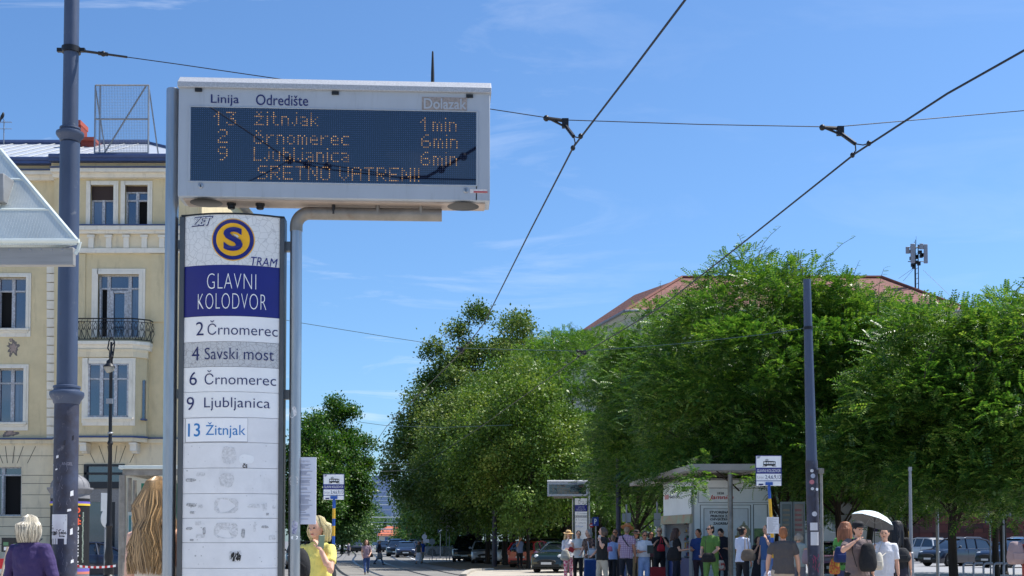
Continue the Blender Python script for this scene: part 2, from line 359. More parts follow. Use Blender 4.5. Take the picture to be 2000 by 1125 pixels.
GLY = {'1': "00100 01100 10100 00100 00100 00100 00100", '2': "01110 10001 00001 00110 01000 10000 11111", '3': "11111 00010 00100 00110 00001 10001 01110",
 '6': "00110 01000 10000 11110 10001 10001 01110", '9': "01110 10001 10001 01111 00001 00010 01100", 'Ž': "01010 00100 11111 00010 00100 01000 11111",
 'i': "1 0 1 1 1 1 1", 't': "0100 0100 1110 0100 0100 0100 0011", 'n': "0000 0000 1110 1001 1001 1001 1001", 'j': "001 000 001 001 001 101 010",
 'a': "0000 0000 1110 0001 0111 1001 0111", 'k': "1000 1000 1001 1010 1100 1010 1001", 'Č': "01010 00100 01110 10001 10000 10001 01110",
 'r': "0000 0000 1011 1100 1000 1000 1000", 'o': "0000 0000 0110 1001 1001 1001 0110", 'm': "00000 00000 11010 10101 10101 10101 10101",
 'e': "0000 0000 0110 1001 1111 1000 0111", 'c': "0000 0000 0111 1000 1000 1000 0111", 'L': "1000 1000 1000 1000 1000 1000 1111", 'u': "0000 0000 1001 1001 1001 1001 0111",
 'b': "1000 1000 1110 1001 1001 1001 1110", 'l': "1 1 1 1 1 1 1", ' ': "00 00 00 00 00 00 00", 'S': "01111 10000 10000 01110 00001 00001 11110", 'R': "11110 10001 10001 11110 10100 10010 10001",
 'E': "11111 10000 10000 11110 10000 10000 11111", 'T': "11111 00100 00100 00100 00100 00100 00100", 'N': "10001 11001 10101 10101 10011 10001 10001", 'O': "01110 10001 10001 10001 10001 10001 01110",
 'V': "10001 10001 10001 10001 10001 01010 00100", 'A': "01110 10001 10001 11111 10001 10001 10001", 'I': "1 1 1 1 1 1 1", '!': "1 1 1 1 1 0 1"}
def led_row(mb, s, x, z, pitch, y, r):
    for ch in s:
        rows = GLY[ch].split()
        for i, row in enumerate(rows):
            for j, b in enumerate(row):
                if b == '1':
                    cx_, cz_ = x + j * pitch, z - i * pitch
                    mb.add([(cx_ + r * cos(a), y, cz_ + r * sin(a)) for a in (0, pi / 3, 2 * pi / 3, pi, 4 * pi / 3, 5 * pi / 3)], [(0, 1, 2, 3, 4, 5)])
        x += (len(rows[0]) + 1) * pitch

O0 = W(347, 383, 312); E0 = W(957, 392, 307.8); A0 = atan2(E0.y - O0.y, E0.x - O0.x)
def T(px, py, dep=0):                         # photo pixel -> (u, v) on the totem's own plane
    r = ray(px, py); n = Vector((-sin(A0), cos(A0), 0)); ux = Vector((cos(A0), sin(A0), 0))
    o = Vector((O0.x, O0.y, 0)); c = Vector((0, 0, EYE)); k = ((o - c).dot(n) + dep) / r.dot(n); q = c + r * k - o
    return q.dot(ux), q.z
DW = T(957, 300)[0]
def totem(root, mir, small):
    X = (lambda u: DW - u) if mir else (lambda u: u)
    sx_ = -1 if mir else 1
    def xr(a, b): return (min(X(a), X(b)), max(X(a), X(b)))
    zt, zb = T(347, 168)[1], T(347, 383)[1]
    # display case: open box with bevelled lower edge
    cs = MB(); D = .26
    sec = [(0, zb), (0, zt), (D, zt), (D, zb + .02), (D - .05, zb - .004), (.02, zb - .004)]
    cs.rings([[(x, y, z) for y, z in sec] for x in (0, DW)])
    case = cs.build("display_case", m_case, root, bevel=.004)
    un = MB(); un.box(.03, DW - .03, .03, D - .06, zb - .014, zb - .0045); 
    un.build("underside_plate", m_under, root)
    for u in (.16, DW - .17):
        gr = MB(); gr.lathe([(.098, zb - .0155), (.103, zb - .0142)], (X(u), .1, 0), 24); gr.build("speaker_grille", m_black, root)
    cv = MB(); w0, w1 = -.004, DW + .008; pr = [(-.022, zt - .012), (-.022, zt + .022), (.05, zt + .078), (D + .02, zt + .085), (D + .02, zt - .012)]
    cv.rings([[(x, y, z) for y, z in pr] for x in (w0, w1)]); cv.build("rain_cover", m_cover, root, bevel=.003)
    # screen and its frame
    a, b = T(373, 209), T(930, 353); s0, s1 = xr(a[0], b[0]); z1s, z0s = a[1], T(373, 353)[1]
    fr = MB()
    for q in ((s0 - .014, s1 + .014, z1s, z1s + .007), (s0 - .014, s1 + .014, z0s - .008, z0s), (s0 - .014, s0, z0s, z1s), (s1, s1 + .014, z0s, z1s)):
        fr.box(q[0], q[1], -.006, .02, q[2], q[3])
    fr.build("screen_frame", m_case, root, bevel=.003)
    sc = MB(); sc.box(s0, s1, -.003, .015, z0s, z1s); scr = sc.build("screen", m_screen, root)
    led = MB(); P = .01312 * (T(700, 300)[0] - T(600, 300)[0]) / .3205; rr = P * (.27 if not small else .4)
    P = (T(500, 300)[0] - T(400, 300)[0]) / 100 * 4.1
    def L(s, px, py):
        u, v = T(px, py); led_row(led, s, s0 + (u - a[0]), v, P, -.0048, rr)
    if not small:
        L("13", 419, 219.5); L("Žitnjak", 498, 219.5); L("1min", 822, 231); L("2", 427, 254); L("Črnomerec", 497, 256); L("6min", 824, 264)
        L("9", 427, 288); L("Ljubljanica", 497, 289); L("6min", 823, 298); L("SRETNO VATRENI!", 505, 325)
    else:
        L("13", 419, 219.5); L("Žitnjak", 498, 219.5); L("1min", 822, 231); L("6", 427, 256); L("Črnomerec", 497, 256)
        L("2", 427, 289); L("Ljubljanica", 497, 289); L("SRETNO VATRENI!", 505, 325)
    led.build("led_text", m_led_dim if small else m_led, scr, smooth=0)
    # lettering over the screen, locks, hinge gap, clips
    lt = MB(); f = lambda x, z: (x, -.003, z)
    def bb(px0, py0, px1, py1): p, q = T(px0, py1), T(px1, py0); return (p[0], p[1], q[0], q[1]) if not mir else (DW - q[0], p[1], DW - p[0], q[1])
    put_text(lt, "Linija", bb(412, 185.5, 467, 206.5), f, bold=.004); put_text(lt, "Odredište", bb(500, 186.5, 602, 205.5), f, bold=.004)
    lt.build("lettering", m_navy, case, smooth=0)
    if not small:
        sk = MB(); q = bb(824, 191, 912, 217); sk.box(q[0], q[2], -.004, .004, q[1], q[3]); bk = sk.build("worn_lettering_plate", M("glue ghost", S((150, 142, 138)), .8, var=.35, vscale=60), case)
        l2 = MB(); put_text(l2, "Dolazak", bb(828, 194, 911, 213), lambda x, z: (x, -.0065, z), bold=.012); l2.build("lettering", m_case, bk, smooth=0)
        st = MB(); q = bb(918, 370, 952, 377); st.box(q[0], q[2], -.003, .003, q[1], q[3]); sticker = st.build("sticker", M("pale sticker", S((214, 206, 204)), .6, var=.3, vscale=120), case)
        st = MB(); q = bb(925, 374, 952, 376.5); st.box(q[0], q[2], -.0045, .002, q[1], q[3]); st.build("red_stripe", M("sticker red", S((176, 60, 66)), .6), sticker)
        hg = MB(); q = bb(929.5, 362, 931.5, 391); hg.box(q[0], q[2], -.0015, .01, q[1], q[3]); hg.build("hinge_gap", m_black, case)
        for px, py in ((392, 363), (910, 372)):
            u, v = T(px, py); k = MB(); k.lathe([(.017, 0), (.017, .006), (.012, .009), (.012, .005)], (u, 0, v), 16, ax=(0, -1, 0))
            lk = k.build("lock", m_steel, root); h = MB(); h.box(u - .002, u + .002, -.011, -.004, v - .009, v + .007); h.build("keyhole", m_black, lk)
        for px, py in ((388, 176), (655, 182), (917, 188)):
            u, v = T(px, py); c = MB(); c.box(u - .022, u + .022, -.012, .01, v - .011, v + .009); c.build("cover_clip", m_black, root)
        for px in (453, 509, 652, 738, 822):
            u = T(px, 400, .12)[0]; c = MB()
            if px < 600: c.lathe([(.02, zb - .05), (.024, zb - .045), (.024, zb - .03), (.03, zb - .028), (.03, zb - .014)], (u, .1, 0), 12)
            else: c.cyl((u, .1, zb - .075), (u, .1, zb - .012), .012)
            c.build("bolt", m_black if px < 700 else m_steel_dull, root)
        u, v = T(845, 160, .1); v2 = T(845, 100, .1)[1]
        an = MB(); an.lathe([(.012, zt + .07), (.011, zt + .15), (.006, v2 - .01), (.004, v2)], (u, .1, 0), 10); an.build("antenna", m_black, root)
    # round posts
    pu = T(333, 700, .13)[0]; zp = T(333, 174, .13)[1]; ps = MB(); yp = .13
    ps.lathe([(.0415, 0), (.0415, zp - .004), (.038, zp)], (X(pu), yp, 0), 24); post = ps.build("post", m_steel, root)
    au = T(577, 700, .13)[0]; az = T(577, 437, .13)[1]; ps = MB()
    ps.lathe([(.038, 0), (.038, az), (.034, az + .003)], (X(au), yp, 0), 24); ps.build("post", m_steel, root)
    zc = T(700, 418, .13)[1]; ue = T(863, 418, .13)[0]; R = .085; pth = [(X(au), yp, az - .05), (X(au), yp, zc - R)]
    pth += [(X(au + R - R * cos(t)), yp, zc - R + R * sin(t)) for t in [pi / 2 * k / 8 for k in range(1, 9)]] + [(X(ue), yp, zc)]
    arm = MB(); arm.tube(pth, .041, 20); arm.build("bent_arm", m_steel_dull, root)
    # the lens shaped route panel
    u0, u1 = T(352, 423, .1)[0], T(562, 423, .1)[0]; w0, w1 = T(360, 425, .07)[0], T(546, 425, .07)[0]
    uc, hw = (w0 + w1) / 2, (w1 - w0) / 2
    def yo(u): return .02 + .075 * ((u - uc) / hw) ** 2
    def curve_piece(za, zb_, out=0, inset=.0015):
        n = 14; us = [w0 + (w1 - w0) * k / n for k in range(n + 1)]; m_ = MB()
        lo = [(X(u), yo(u) - out, za + inset) for u in us]; hi = [(X(u), yo(u) - out, zb_ - inset) for u in us]
        lob = [(X(u), .14, za + inset) for u in us]; hib = [(X(u), .14, zb_ - inset) for u in us]
        m_.rings([lo, hi, hib, lob, lo], caps=False, closed=False)
        for side in (0, n): m_.add([lo[side], hi[side], hib[side], lob[side]], [(0, 1, 2, 3)])
        return m_
    fp = MB(); ztop = T(455, 418, .02)[1]
    fp.box(*xr(u0, w0), .085, .21, .03, ztop - .004); fp.box(*xr(w1, w1 + .03), .085, .21, .03, ztop - .004)
    fp.box(*xr(w0, w1), .145, .2, .03, ztop - .004); pf = fp.build("panel_frame", m_alu_dark, root, bevel=.004)
    cap = MB(); n = 14; us = [w0 - .024 + (w1 - w0 + .052) * k / n for k in range(n + 1)]
    fr_ = [(X(u), min(yo(u) - .006, .09)) for u in us]
    ring0 = [(x, y, ztop - .002) for x, y in fr_] + [(x, .21, ztop - .002) for x, y in fr_[::-1]]
    ring1 = [(x, y, z + .01) for x, y, z in ring0]; cap.rings([ring0, ring1]); cap.build("top_cap", m_black, root)
    for py in (480, 770):
        if mir: break
        v = T(340, py, .15)[1]; 
        for ka, kb in ((pu + .03, u0 + .005), (w1 + .02, au - .03)): MB().box(ka, kb, .12, .17, v - .03, v + .03).build("bracket", m_alu_dark, root)
    rows = [418, 517, 617, 667, 716, 765, 815, 864, 914, 964, 1012, 1060, 1110, 1160, 1210, 1260, 1310]
    rows = [T(455, y, .02)[1] for y in rows]; mats_ = [m_cracked, m_blue_panel, m_white_sign, m_cracked2] + [m_white_sign] * 2 + [m_white_old] * 11
    f = lambda x, z: (x, (yo(DW - x) if mir else yo(x)) - .0028, z)
    def bt(px0, py0, px1, py1):
        p, q = T(px0, py1, .03), T(px1, py0, .03); return (p[0], p[1], q[0], q[1]) if not mir else (X(uc) + p[0] - uc, p[1], X(uc) + q[0] - uc, q[1])
    nm = ["header_panel", "station_panel"] + ["route_panel"] * 20; pan = []
    for i in range(len(rows) - 1):
        pan.append(curve_piece(rows[i + 1], rows[i], inset=.0012 if i else 0).build(nm[i], mats_[i], root))
    words = [(2, "2", (381, 628, 397, 654)), (2, "Črnomerec", (405, 627, 540, 654)), (3, "4", (372, 676, 388, 703)), (3, "Savski most", (399, 680, 533, 702)),
             (4, "6", (367, 725, 383, 751)), (4, "Črnomerec", (399, 724, 537, 751)), (5, "9", (361, 774, 377, 800)), (5, "Ljubljanica", (398, 777, 526, 802))]
    done = {}
    for i, s, b in words:
        done.setdefault(i, MB()); put_text(done[i], s, bt(*b), f, bold=-.006 if len(s) > 1 else -.004)
    for i, m_ in done.items(): m_.build("lettering", m_navy, pan[i], smooth=0)
    m_ = MB(); put_text(m_, "13", bt(364, 826, 390, 852), f, bold=.008); put_text(m_, "Žitnjak", bt(401, 825, 480, 856), f); m_.build("lettering", m_cyan, pan[6], smooth=0)
    m_ = MB(); put_text(m_, "GLAVNI", bt(404, 535, 500, 564), f, bold=-.022, spacing=1.1); put_text(m_, "KOLODVOR", bt(385, 574, 519, 603), f, bold=-.022, spacing=1.1)
    m_.build("lettering", m_white_sign, pan[1], smooth=0)
    if small:
        m_ = MB(); q = bt(405, 440, 500, 500); tram_icon(m_, q, f); m_.build("tram_symbol", m_black, pan[0], smooth=0)
        return
    c = T(455, 468, .02); k = T(497, 468, .02)[0] - c[0]
    for r, mt_, d, nme in ((k, m_yellow, .002, "yellow_rim"), (k * .955, m_blue_panel, .004, "blue_ring"), (k * .78, m_yellow, .006, "yellow_disc")):
        d_ = MB(); n = 40; d_.add([(c[0] + r * cos(2 * pi * i / n), yo(c[0] + r * cos(2 * pi * i / n)) - d, c[1] + r * sin(2 * pi * i / n)) for i in range(n)], [tuple(range(n))]); d_.build(nme, mt_, pan[0], smooth=0)
    m_ = MB(); put_text(m_, "S", bt(437, 445, 475, 491), lambda x, z: (x, yo(x) - .009, z), bold=.03); put_text(m_, "TRAM", bt(490, 502, 540, 518), f, bold=0, shear=.2)
    lt_ = m_.build("lettering", m_blue_panel, pan[0], smooth=0)
    m_ = MB(); put_text(m_, "ZET", bt(371, 422, 417, 440), f, bold=.04, shear=.35); m_.build("logo_outline", m_navy, pan[0], smooth=0)
    m_ = MB(); put_text(m_, "ZET", bt(373.5, 424, 414.5, 438), lambda x, z: (x, yo(x) - .005, z), bold=-.012, shear=.35); m_.build("logo_letters", m_white_sign, pan[0], smooth=0)
    # paper corner, rubbed off stickers, the round scribbled sticker
    def patch(i, px, py, w, h, mt_, nme="sticker_residue", jag=.25, n=14):
        u, v = T(px, py, .03); g = random.Random(int(px * 7 + py)); sc_ = T(px + 1, py, .03)[0] - u
        pts = []
        for k in range(n):
            t = 2 * pi * (k + (.5 if n == 4 else 0)) / n; q = max(abs(cos(t)), abs(sin(t))) ** (1 if n == 4 else .8); jr = 1 - jag * g.random()
            pts.append((u + w / 2 * sc_ * cos(t) / q * jr, v + h / 2 * sc_ * sin(t) / q * jr))
        if n == 4:
            a_, b_ = sorted({round(p[0], 6) for p in pts})[0], sorted({round(p[0], 6) for p in pts})[-1]; lo_, hi_ = min(p[1] for p in pts), max(p[1] for p in pts); xs_ = [a_ + (b_ - a_) * i / 10 for i in range(11)]; pts = [(x, lo_) for x in xs_] + [(x, hi_) for x in xs_[::-1]]; n = len(pts)
        m_ = MB(); m_.add([(x, yo(x) - (.0016 if nme != "paper_label" else .0021), z) for x, z in pts], [tuple(range(n))]); m_.build(nme, mt_, pan[i], smooth=0)
    for a_ in ((6, 421, 840, 126, 47.5, M("label edge", S((150, 152, 156)), .6), "label_edge", 0, 4), (6, 421.5, 839.5, 124, 46, M("paper label", S((244, 244, 246)), .5), "paper_label", 0, 4), (7, 447, 890, 32, 38, m_residue), (7, 481, 896, 30, 20, m_white_sign, "sticker_residue"), (8, 443, 938, 32, 30, m_residue), (8, 370, 937, 24, 7, m_residue_dk), (8, 391, 926, 22, 8, m_residue),
               (9, 442, 988, 50, 32, m_residue, "sticker_residue", .1), (9, 371, 986, 24, 8, m_residue_dk), (9, 390, 989, 12, 8, m_residue), (9, 373, 1001, 11, 6, m_residue_dk), (9, 495, 988, 28, 8, m_residue), (9, 516, 990, 9, 17, m_residue), (9, 521, 1004, 6, 6, m_residue_dk), (9, 533, 990, 7, 10, m_residue),
               (10, 442, 1036, 50, 33, m_residue, "sticker_residue", .1), (10, 367, 1032, 15, 6, m_residue_dk), (10, 386, 1022, 16, 9, m_residue), (10, 398, 1037, 7, 16, m_residue_dk), (10, 391, 1047, 22, 9, m_residue), (10, 372, 1055, 9, 5, m_residue_dk), (10, 475, 1042, 8, 20, m_residue_dk), (10, 516, 1029, 15, 6, m_residue_dk), (10, 529, 1050, 15, 10, m_residue), (10, 497, 1030, 8, 26, m_residue, "sticker_residue", .6),
               (11, 460, 1087, 28, 26, m_residue), (11, 380, 1086, 4, 4, m_residue_dk)): patch(*a_)
    g = random.Random(15)
    for k in range(64):
        i = g.randrange(7, 13); y0, y1 = (864, 914, 964, 1012, 1060, 1110, 1160)[i - 7:i - 5] if i < 13 else (1110, 1160)
        patch(i, g.choice((g.uniform(362, 400), g.uniform(480, 540), g.uniform(362, 540))), g.uniform(y0 + 4, y1 - 4), g.uniform(1, 5), g.uniform(1, 4), g.choice((m_residue, m_residue_dk)), "fleck", .6, 7)
    m_ = MB(); g = random.Random(5)
    for k in range(26):
        u, v = T(451 + 18 * g.random(), 1081 + 12 * g.random(), .03); h = .012 + .02 * g.random(); w = .004 + .004 * g.random()
        m_.add([(u, yo(u) - .004, v - h / 2), (u + w, yo(u + w) - .004, v - h / 2), (u + w * 1.6, yo(u + w) - .004, v + h / 2), (u + w * .6, yo(u) - .004, v + h / 2)], [(0, 1, 2, 3)])
    m_.build("scribble", m_black, pan[11], smooth=0)
    m_ = MB(); put_text(m_, "či", bt(474, 905, 483, 914), f, bold=.03); m_.build("lettering", m_black, pan[7], smooth=0)
    # stickers on the right post
    g = random.Random(3)
    def wrap(px, py, w, h, r, cu, mt_, nme, jag=.2):
        u, v = T(px, py, .1); sc_ = 1 / 311; m_ = MB(); n = 12; vs = []
        for k in range(n):
            t = 2 * pi * k / n; q = max(abs(cos(t)), abs(sin(t))) ** .7; j = 1 - jag * g.random()
            a = max(-.98, min(.98, ((u + w / 2 * sc_ * cos(t) / q * j) - cu) / r)); vs.append((cu + r * 1.015 * a, yp - r * 1.02 * sqrt(1 - a * a) - .0005, v + h / 2 * sc_ * sin(t) / q * j))
        m_.add(vs, [tuple(range(n))]); m_.build(nme, mt_, post if cu == pu else arm_post, smooth=0)
    arm_post = [o for o in root.children if o.name.startswith("post")][1]
    wrap(572, 805, 17, 26, .038, au, m_residue, "sticker", .3); wrap(573, 939, 20, 20, .038, au, m_residue_dk, "sticker", .15)
    wrap(575, 1030, 14, 34, .038, au, M("blue sticker", S((96, 104, 168)), .6, var=.5, vscale=70, col2=S((214, 214, 226))), "sticker", .35); wrap(575, 1050, 15, 8, .038, au, m_white_sign, "sticker")
def tram_icon(mb, q, f):
    x0, z0, x1, z1 = q; w, h = x1 - x0, z1 - z0
    def r(a, b, c, d): mb.add([f(x0 + w * a, z0 + h * b), f(x0 + w * c, z0 + h * b), f(x0 + w * c, z0 + h * d), f(x0 + w * a, z0 + h * d)], [(0, 1, 2, 3)])
    r(.06, .12, .94, .34); r(.06, .34, .1, .62); r(.9, .34, .94, .62); r(.06, .6, .94, .7)
    for k in range(4): r(.28 + .16 * k, .34, .31 + .16 * k, .62)
    r(0, 0, .22, .05); r(.78, 0, 1, .05); r(.2, .02, .32, .14); r(.68, .02, .8, .14); r(.2, .7, .8, .74)
    for s, e in (((.3, .74), (.2, .86)), ((.2, .86), (.36, .98)), ((.36, .98), (.44, .86)), ((.44, .86), (.3, .74))):
        mb.add([f(x0 + w * s[0], z0 + h * s[1]), f(x0 + w * e[0], z0 + h * e[1]), f(x0 + w * e[0], z0 + h * (e[1] + .06)), f(x0 + w * s[0], z0 + h * (s[1] + .06))], [(0, 1, 2, 3)])
# cables strung behind the camera: the display glass mirrors them
def mirrored(px, py, dist):
    r = ray(px, py); n = Vector((-sin(A0), cos(A0), 0)); o = Vector((O0.x, O0.y, 0)); c = Vector((0, 0, EYE)); k = (o - c).dot(n) / r.dot(n); d = (r - 2 * r.dot(n) * n).normalized(); return c + r * k + d * dist
for i, (pts, r_) in enumerate(((((380, 190), (455, 238), (510, 275), (566, 313), (640, 331), (790, 348), (960, 352)), .02), (((470, 362), (520, 338), (566, 313), (640, 322), (760, 341)), .016), (((780, 348), (835, 345), (880, 320), (960, 270)), .042))):
    m_ = MB(); m_.tube([mirrored(x, y, 26) for x, y in pts], r_, 6)
    for x, y in (((566, 313), (600, 322)), ((640, 325),), ((862, 331), (905, 306)))[i]: m_.ell(mirrored(x, y, 26), .11, 8, 6)
    tag(m_.build("mirrored_cable", M("wire", S((24, 28, 40)), .5, metal=.3), smooth=60), ("long sagging cable behind the camera, mirrored across the display glass", "thin forked cable behind the camera, mirrored low left in the display glass", "thick rising cable behind the camera, mirrored at the display's right end")[i], "cable", "cables mirrored in the display glass")
big = thing("tram_stop_totem", "tall steel tram stop totem with large amber arrivals display above blue and white route panels", "tram stop totem", (O0.x, O0.y, 0), A0)
totem(big, False, False)
bf = W(1069, 1000, 40.0)
far = thing("tram_stop_totem", "small distant tram stop totem with black display among trees and waiting people", "tram stop totem", (bf.x, bf.y, 0), RAD(-2))
totem(far, True, True)
# ================================================================== masts and wires
m_mast = M("mast blue paint", S((60, 73, 98)), .5, var=.2, vscale=3, bump=.15, bscale=12, stretch=(1, 1, .4))
m_mast_dirty = M("mast worn paint", S((54, 62, 84)), .6, var=.4, vscale=4, bump=.2, bscale=20, dark=S((44, 36, 42)))
weather(m_mast, S((120, 122, 128)), 9, .63, .70, .55); weather(m_mast, S((92, 66, 54)), 4, .66, .74, .7); weather(m_mast_dirty, S((126, 124, 130)), 11, .60, .68, .5)
m_iron = M("black iron", S((26, 27, 32)), .45, metal=.3, var=.2, vscale=8)
m_wire = M("wire", S((24, 28, 40)), .5, metal=.3)
m_wire_pale = M("pale wire", S((70, 92, 96)), .5, metal=.3)
m_paper = M("paper", S((222, 222, 226)), .7, var=.06, vscale=9)
m_ink = M("ink", S((26, 26, 40)), .7)
m_galv = M("galvanised", S((140, 144, 150)), .5, metal=.4, var=.15, vscale=6)
m_glass = M("dark window glass", S((26, 42, 74)), .05, spec=.6, ior=2.1)
m_white_wood = M("white window wood", S((196, 200, 206)), .55, var=.12, vscale=14, dark=S((128, 124, 122)))
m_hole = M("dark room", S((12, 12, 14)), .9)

pm = 183.0
b = W(126, 1125, pm); base = Vector((b.x, b.y, 0))
mast = thing("tram_mast", "thick blue grey tram mast with moulded collars and torn paper flyers, left of the totem", "mast", base)
def mz(py, px=130): return W(px, py, pm).z
z1, z2 = mz(770), mz(262)
up = MB(); up.lathe([(.13, .0), (.127, z1 - .1), (.125, z1 - .1)], n=28); up.build("lower_shaft", m_mast_dirty, mast)
up = MB(); up.lathe([(.107, z1 + .09), (.106, z1 + 1.2), (.104, z2 - .1)], n=28); up.build("middle_shaft", m_mast, mast)
up = MB(); up.lathe([(.083, z2 + .03), (.079, z2 + 1.0), (.076, 9.2), (.0, 9.25)], n=24); up.build("upper_shaft", m_mast, mast)
for z, r, q in ((z1, .125, 1.0), (z2, .092, .8)):
    c = MB(); c.lathe([(r - .01, z - .12 * q), (r + .012, z - .10 * q), (r + .02, z - .07 * q), (r + .045, z - .035 * q), (r + .055, z - .005), (r + .052, z + .02 * q), (r + .012, z + .04 * q), (r + .01, z + .055 * q), (r + .018, z + .065 * q), (r + .016, z + .085 * q), (r - .03, z + .1 * q)], n=32)
    c.build("collar", m_mast, mast)
zc = mz(98); c = MB(); c.lathe([(.095, zc - .03), (.1, zc - .03), (.1, zc + .03), (.09, zc + .03)], n=24); c.box(-.15, -.09, -.02, .02, zc - .02, zc + .02); c.box(.09, .15, -.02, .02, zc - .02, zc + .02)
c.build("clamp", m_iron, mast)
def on_cyl(r, cx_=0, cy_=0): return lambda x, z: (cx_ + r * sin(x / r), cy_ - r * cos(x / r), z)
def lp(px, py):                                # pixel on the mast -> arc length, height
    q = W(px, py, pm) ; a = max(-.99, min(.99, (q.x - base.x - .0) / .13)); return .13 * math.asin(a), q.z
g = random.Random(11)
fl = MB(); (a0, z0), (a1, z1_) = lp(101, 1052), lp(139, 1005); fn = on_cyl(.1315)
n = 8
for k in range(n): fl.add([fn(a0 + (a1 - a0) * k / n, z0), fn(a0 + (a1 - a0) * (k + 1) / n, z0), fn(a0 + (a1 - a0) * (k + 1) / n, z1_), fn(a0 + (a1 - a0) * k / n, z1_)], [(0, 1, 2, 3)])
for k in (0, 2, 3, 4, 7):
    w = (a1 - a0) / 8; x = a0 + w * k; fl.add([fn(x + .003, z0 - .06), fn(x + w * .9, z0 - .06), fn(x + w * .9, z0), fn(x + .003, z0)], [(0, 1, 2, 3)])
flyer = fl.build("flyer", m_paper, mast)
ik = MB(); fi = on_cyl(.133)
for i in range(3):
    zz_ = z1_ - .03 - .035 * i; ik.add([fi(a0 + .012 + .02 * (i == 2), zz_), fi(a1 - .012 - .02 * (i == 2), zz_), fi(a1 - .012 - .02 * (i == 2), zz_ + .018), fi(a0 + .012 + .02 * (i == 2), zz_ + .018)], [(0, 1, 2, 3)])
for i in range(16):
    x = a0 + (a1 - a0) * g.uniform(.05, .7); zz_ = z1_ - g.uniform(.12, .24); w = g.uniform(.015, .06); h_ = g.uniform(.004, .014)
    ik.add([fi(x, zz_), fi(min(x + w, a1 - .004), zz_), fi(min(x + w, a1 - .004), zz_ + h_), fi(x, zz_ + h_)], [(0, 1, 2, 3)])
put_text(ik, "097 680 3406", (a0 + .01, z0 + .045, a1 - .005, z0 + .075), fi, bold=.03); ik.build("lettering", m_ink, flyer, smooth=0)
gr = MB(); fg = on_cyl(.1305)
for (px, py, w, h_) in ((107, 913, 14, 6), (118, 920, 6, 4), (120, 897, 6, 7), (142, 1000, 8, 6), (146, 970, 7, 12), (145, 1045, 6, 14), (146, 1100, 7, 8)):
    a, z = lp(px, py); w /= pm; h_ /= pm; gr.add([fg(a - w / 2, z), fg(a + w / 2, z + .01), fg(a + w / 2.3, z + h_), fg(a - w / 2.4, z + h_ * .8)], [(0, 1, 2, 3)])
gr.build("torn_sticker", m_paper, mast, smooth=0)
gr = MB()
for i in range(34):                             # scratched scribbles
    a, z = lp(g.uniform(103, 146), g.choice((g.uniform(880, 990), g.uniform(1060, 1125)))); d = g.uniform(-.6, .6); pts = []
    for k in range(4): pts.append((a + k * .007 * cos(d * 3 + k), z - k * .018 + .02 * g.random()))
    for p_, q_ in zip(pts, pts[1:]):
        if max(abs(p_[0]), abs(q_[0])) < .17: gr.add([fg(*p_), fg(*q_), fg(q_[0] + .0025, q_[1] + .002), fg(p_[0] + .0025, p_[1] + .002)], [(0, 1, 2, 3)])
put_text(gr, "ANGEL", (lp(129, 910)[0], mz(910), lp(147, 904)[0], mz(904)), fg, bold=.01); gr.build("scratched_scribble", M("scratch", S((130, 130, 146)), .8), mast, smooth=0)
k = MB(); (a_, z_a), (b_, z_b) = lp(133, 872), lp(149, 860); k.add([fi(a_, z_a), fi(b_, z_b - .0), fi(b_, z_b + .05), fi(a_, z_a + .05)], [(0, 1, 2, 3)]); stk = k.build("sticker", m_ink, mast, smooth=0)

def wire(name, label, pts, r, mt_=None, cat="wire", **k):
    mb = MB(); mb.tube(pts, r, 6, caps=True); o = mb.build(name, mt_ or m_wire, smooth=60); return tag(o, label, cat, k.get("group"))
def sag(p, q, s, n=10): return [Vector(p).lerp(Vector(q), i / n) - Vector((0, 0, s * 4 * (i / n) * (1 - i / n))) for i in range(n + 1)]
# contact wires: height 5.6 m over each track
def HW(px, py): return W(px, py, (HOR - py) / 4.1)
A = [Vector((3.1, -22, 5.7)), Vector((2.2, -4, 5.65))] + [HW(*v) for v in ((1344, -8), (1235, 137), (1120, 287), (1035, 452), (945, 632), (905, 684))]
Bw = [Vector((6.2, -22, 5.7)), Vector((5.4, -4, 5.65))] + [HW(*v) for v in ((2040, 76), (1850, 183), (1670, 300), (1440, 483), (1290, 600), (1140, 690))]
cw = "overhead contact wires"
tail = [Vector((-4.5, 44, 5.6)), Vector((-13, 95, 5.6)), Vector((-20, 150, 5.6)), Vector((-42, 300, 5.7))]
w1 = wire("contact_wire", "black overhead contact wire running steeply down from the top edge towards the left avenue", A + tail, .0105, cat="contact wire", group=cw)
w2 = wire("contact_wire", "black overhead contact wire crossing the right half of the sky above the leafy tree", Bw + [v + Vector((3.4, 0, 0)) for v in tail], .0105, cat="contact wire", group=cw)
S0 = W(158, 99, pm); spn = [S0, W(345, 125, 184), W(530, 152, 184), W(958, 213, 184), W(1095, 234, 184), W(1370, 243, 183), W(1630, 248, 182), W(2000, 216, 180), W(2090, 205, 178), W(2700, 120, 172)]
sp1 = wire("span_wire", "thin span wire stretched from the thick left mast across the whole sky", spn, .005, cat="span wire", group="span wires")
br = MB(); d = (spn[1] - S0).normalized()
br.tube([S0 - d * .05, S0 + d * .22], .014, 6); br.tube([S0 + d * .2, S0 + d * .3], .022, 8); br.tube([S0 + d * .3, S0 + d * .52], .012, 6); br.ell(S0 + d * .25, .03)
br.build("turnbuckle", m_iron, sp1)
SP2 = [W(540, 622, 93), W(590, 631, 92), W(770, 660, 91), W(900, 680, 90), W(1135, 686, 89), W(1330, 671, 92), W(1500, 652, 97), W(1571, 641, 100)]
sp2 = wire("span_wire", "thin span wire running behind the totem to the blue mast in the trees", SP2, .0065, m_wire_pale, "span wire", group="span wires")
SP3 = [W(700, 824, 54), W(752, 831, 54), W(860, 835, 54), W(1000, 830, 54)]
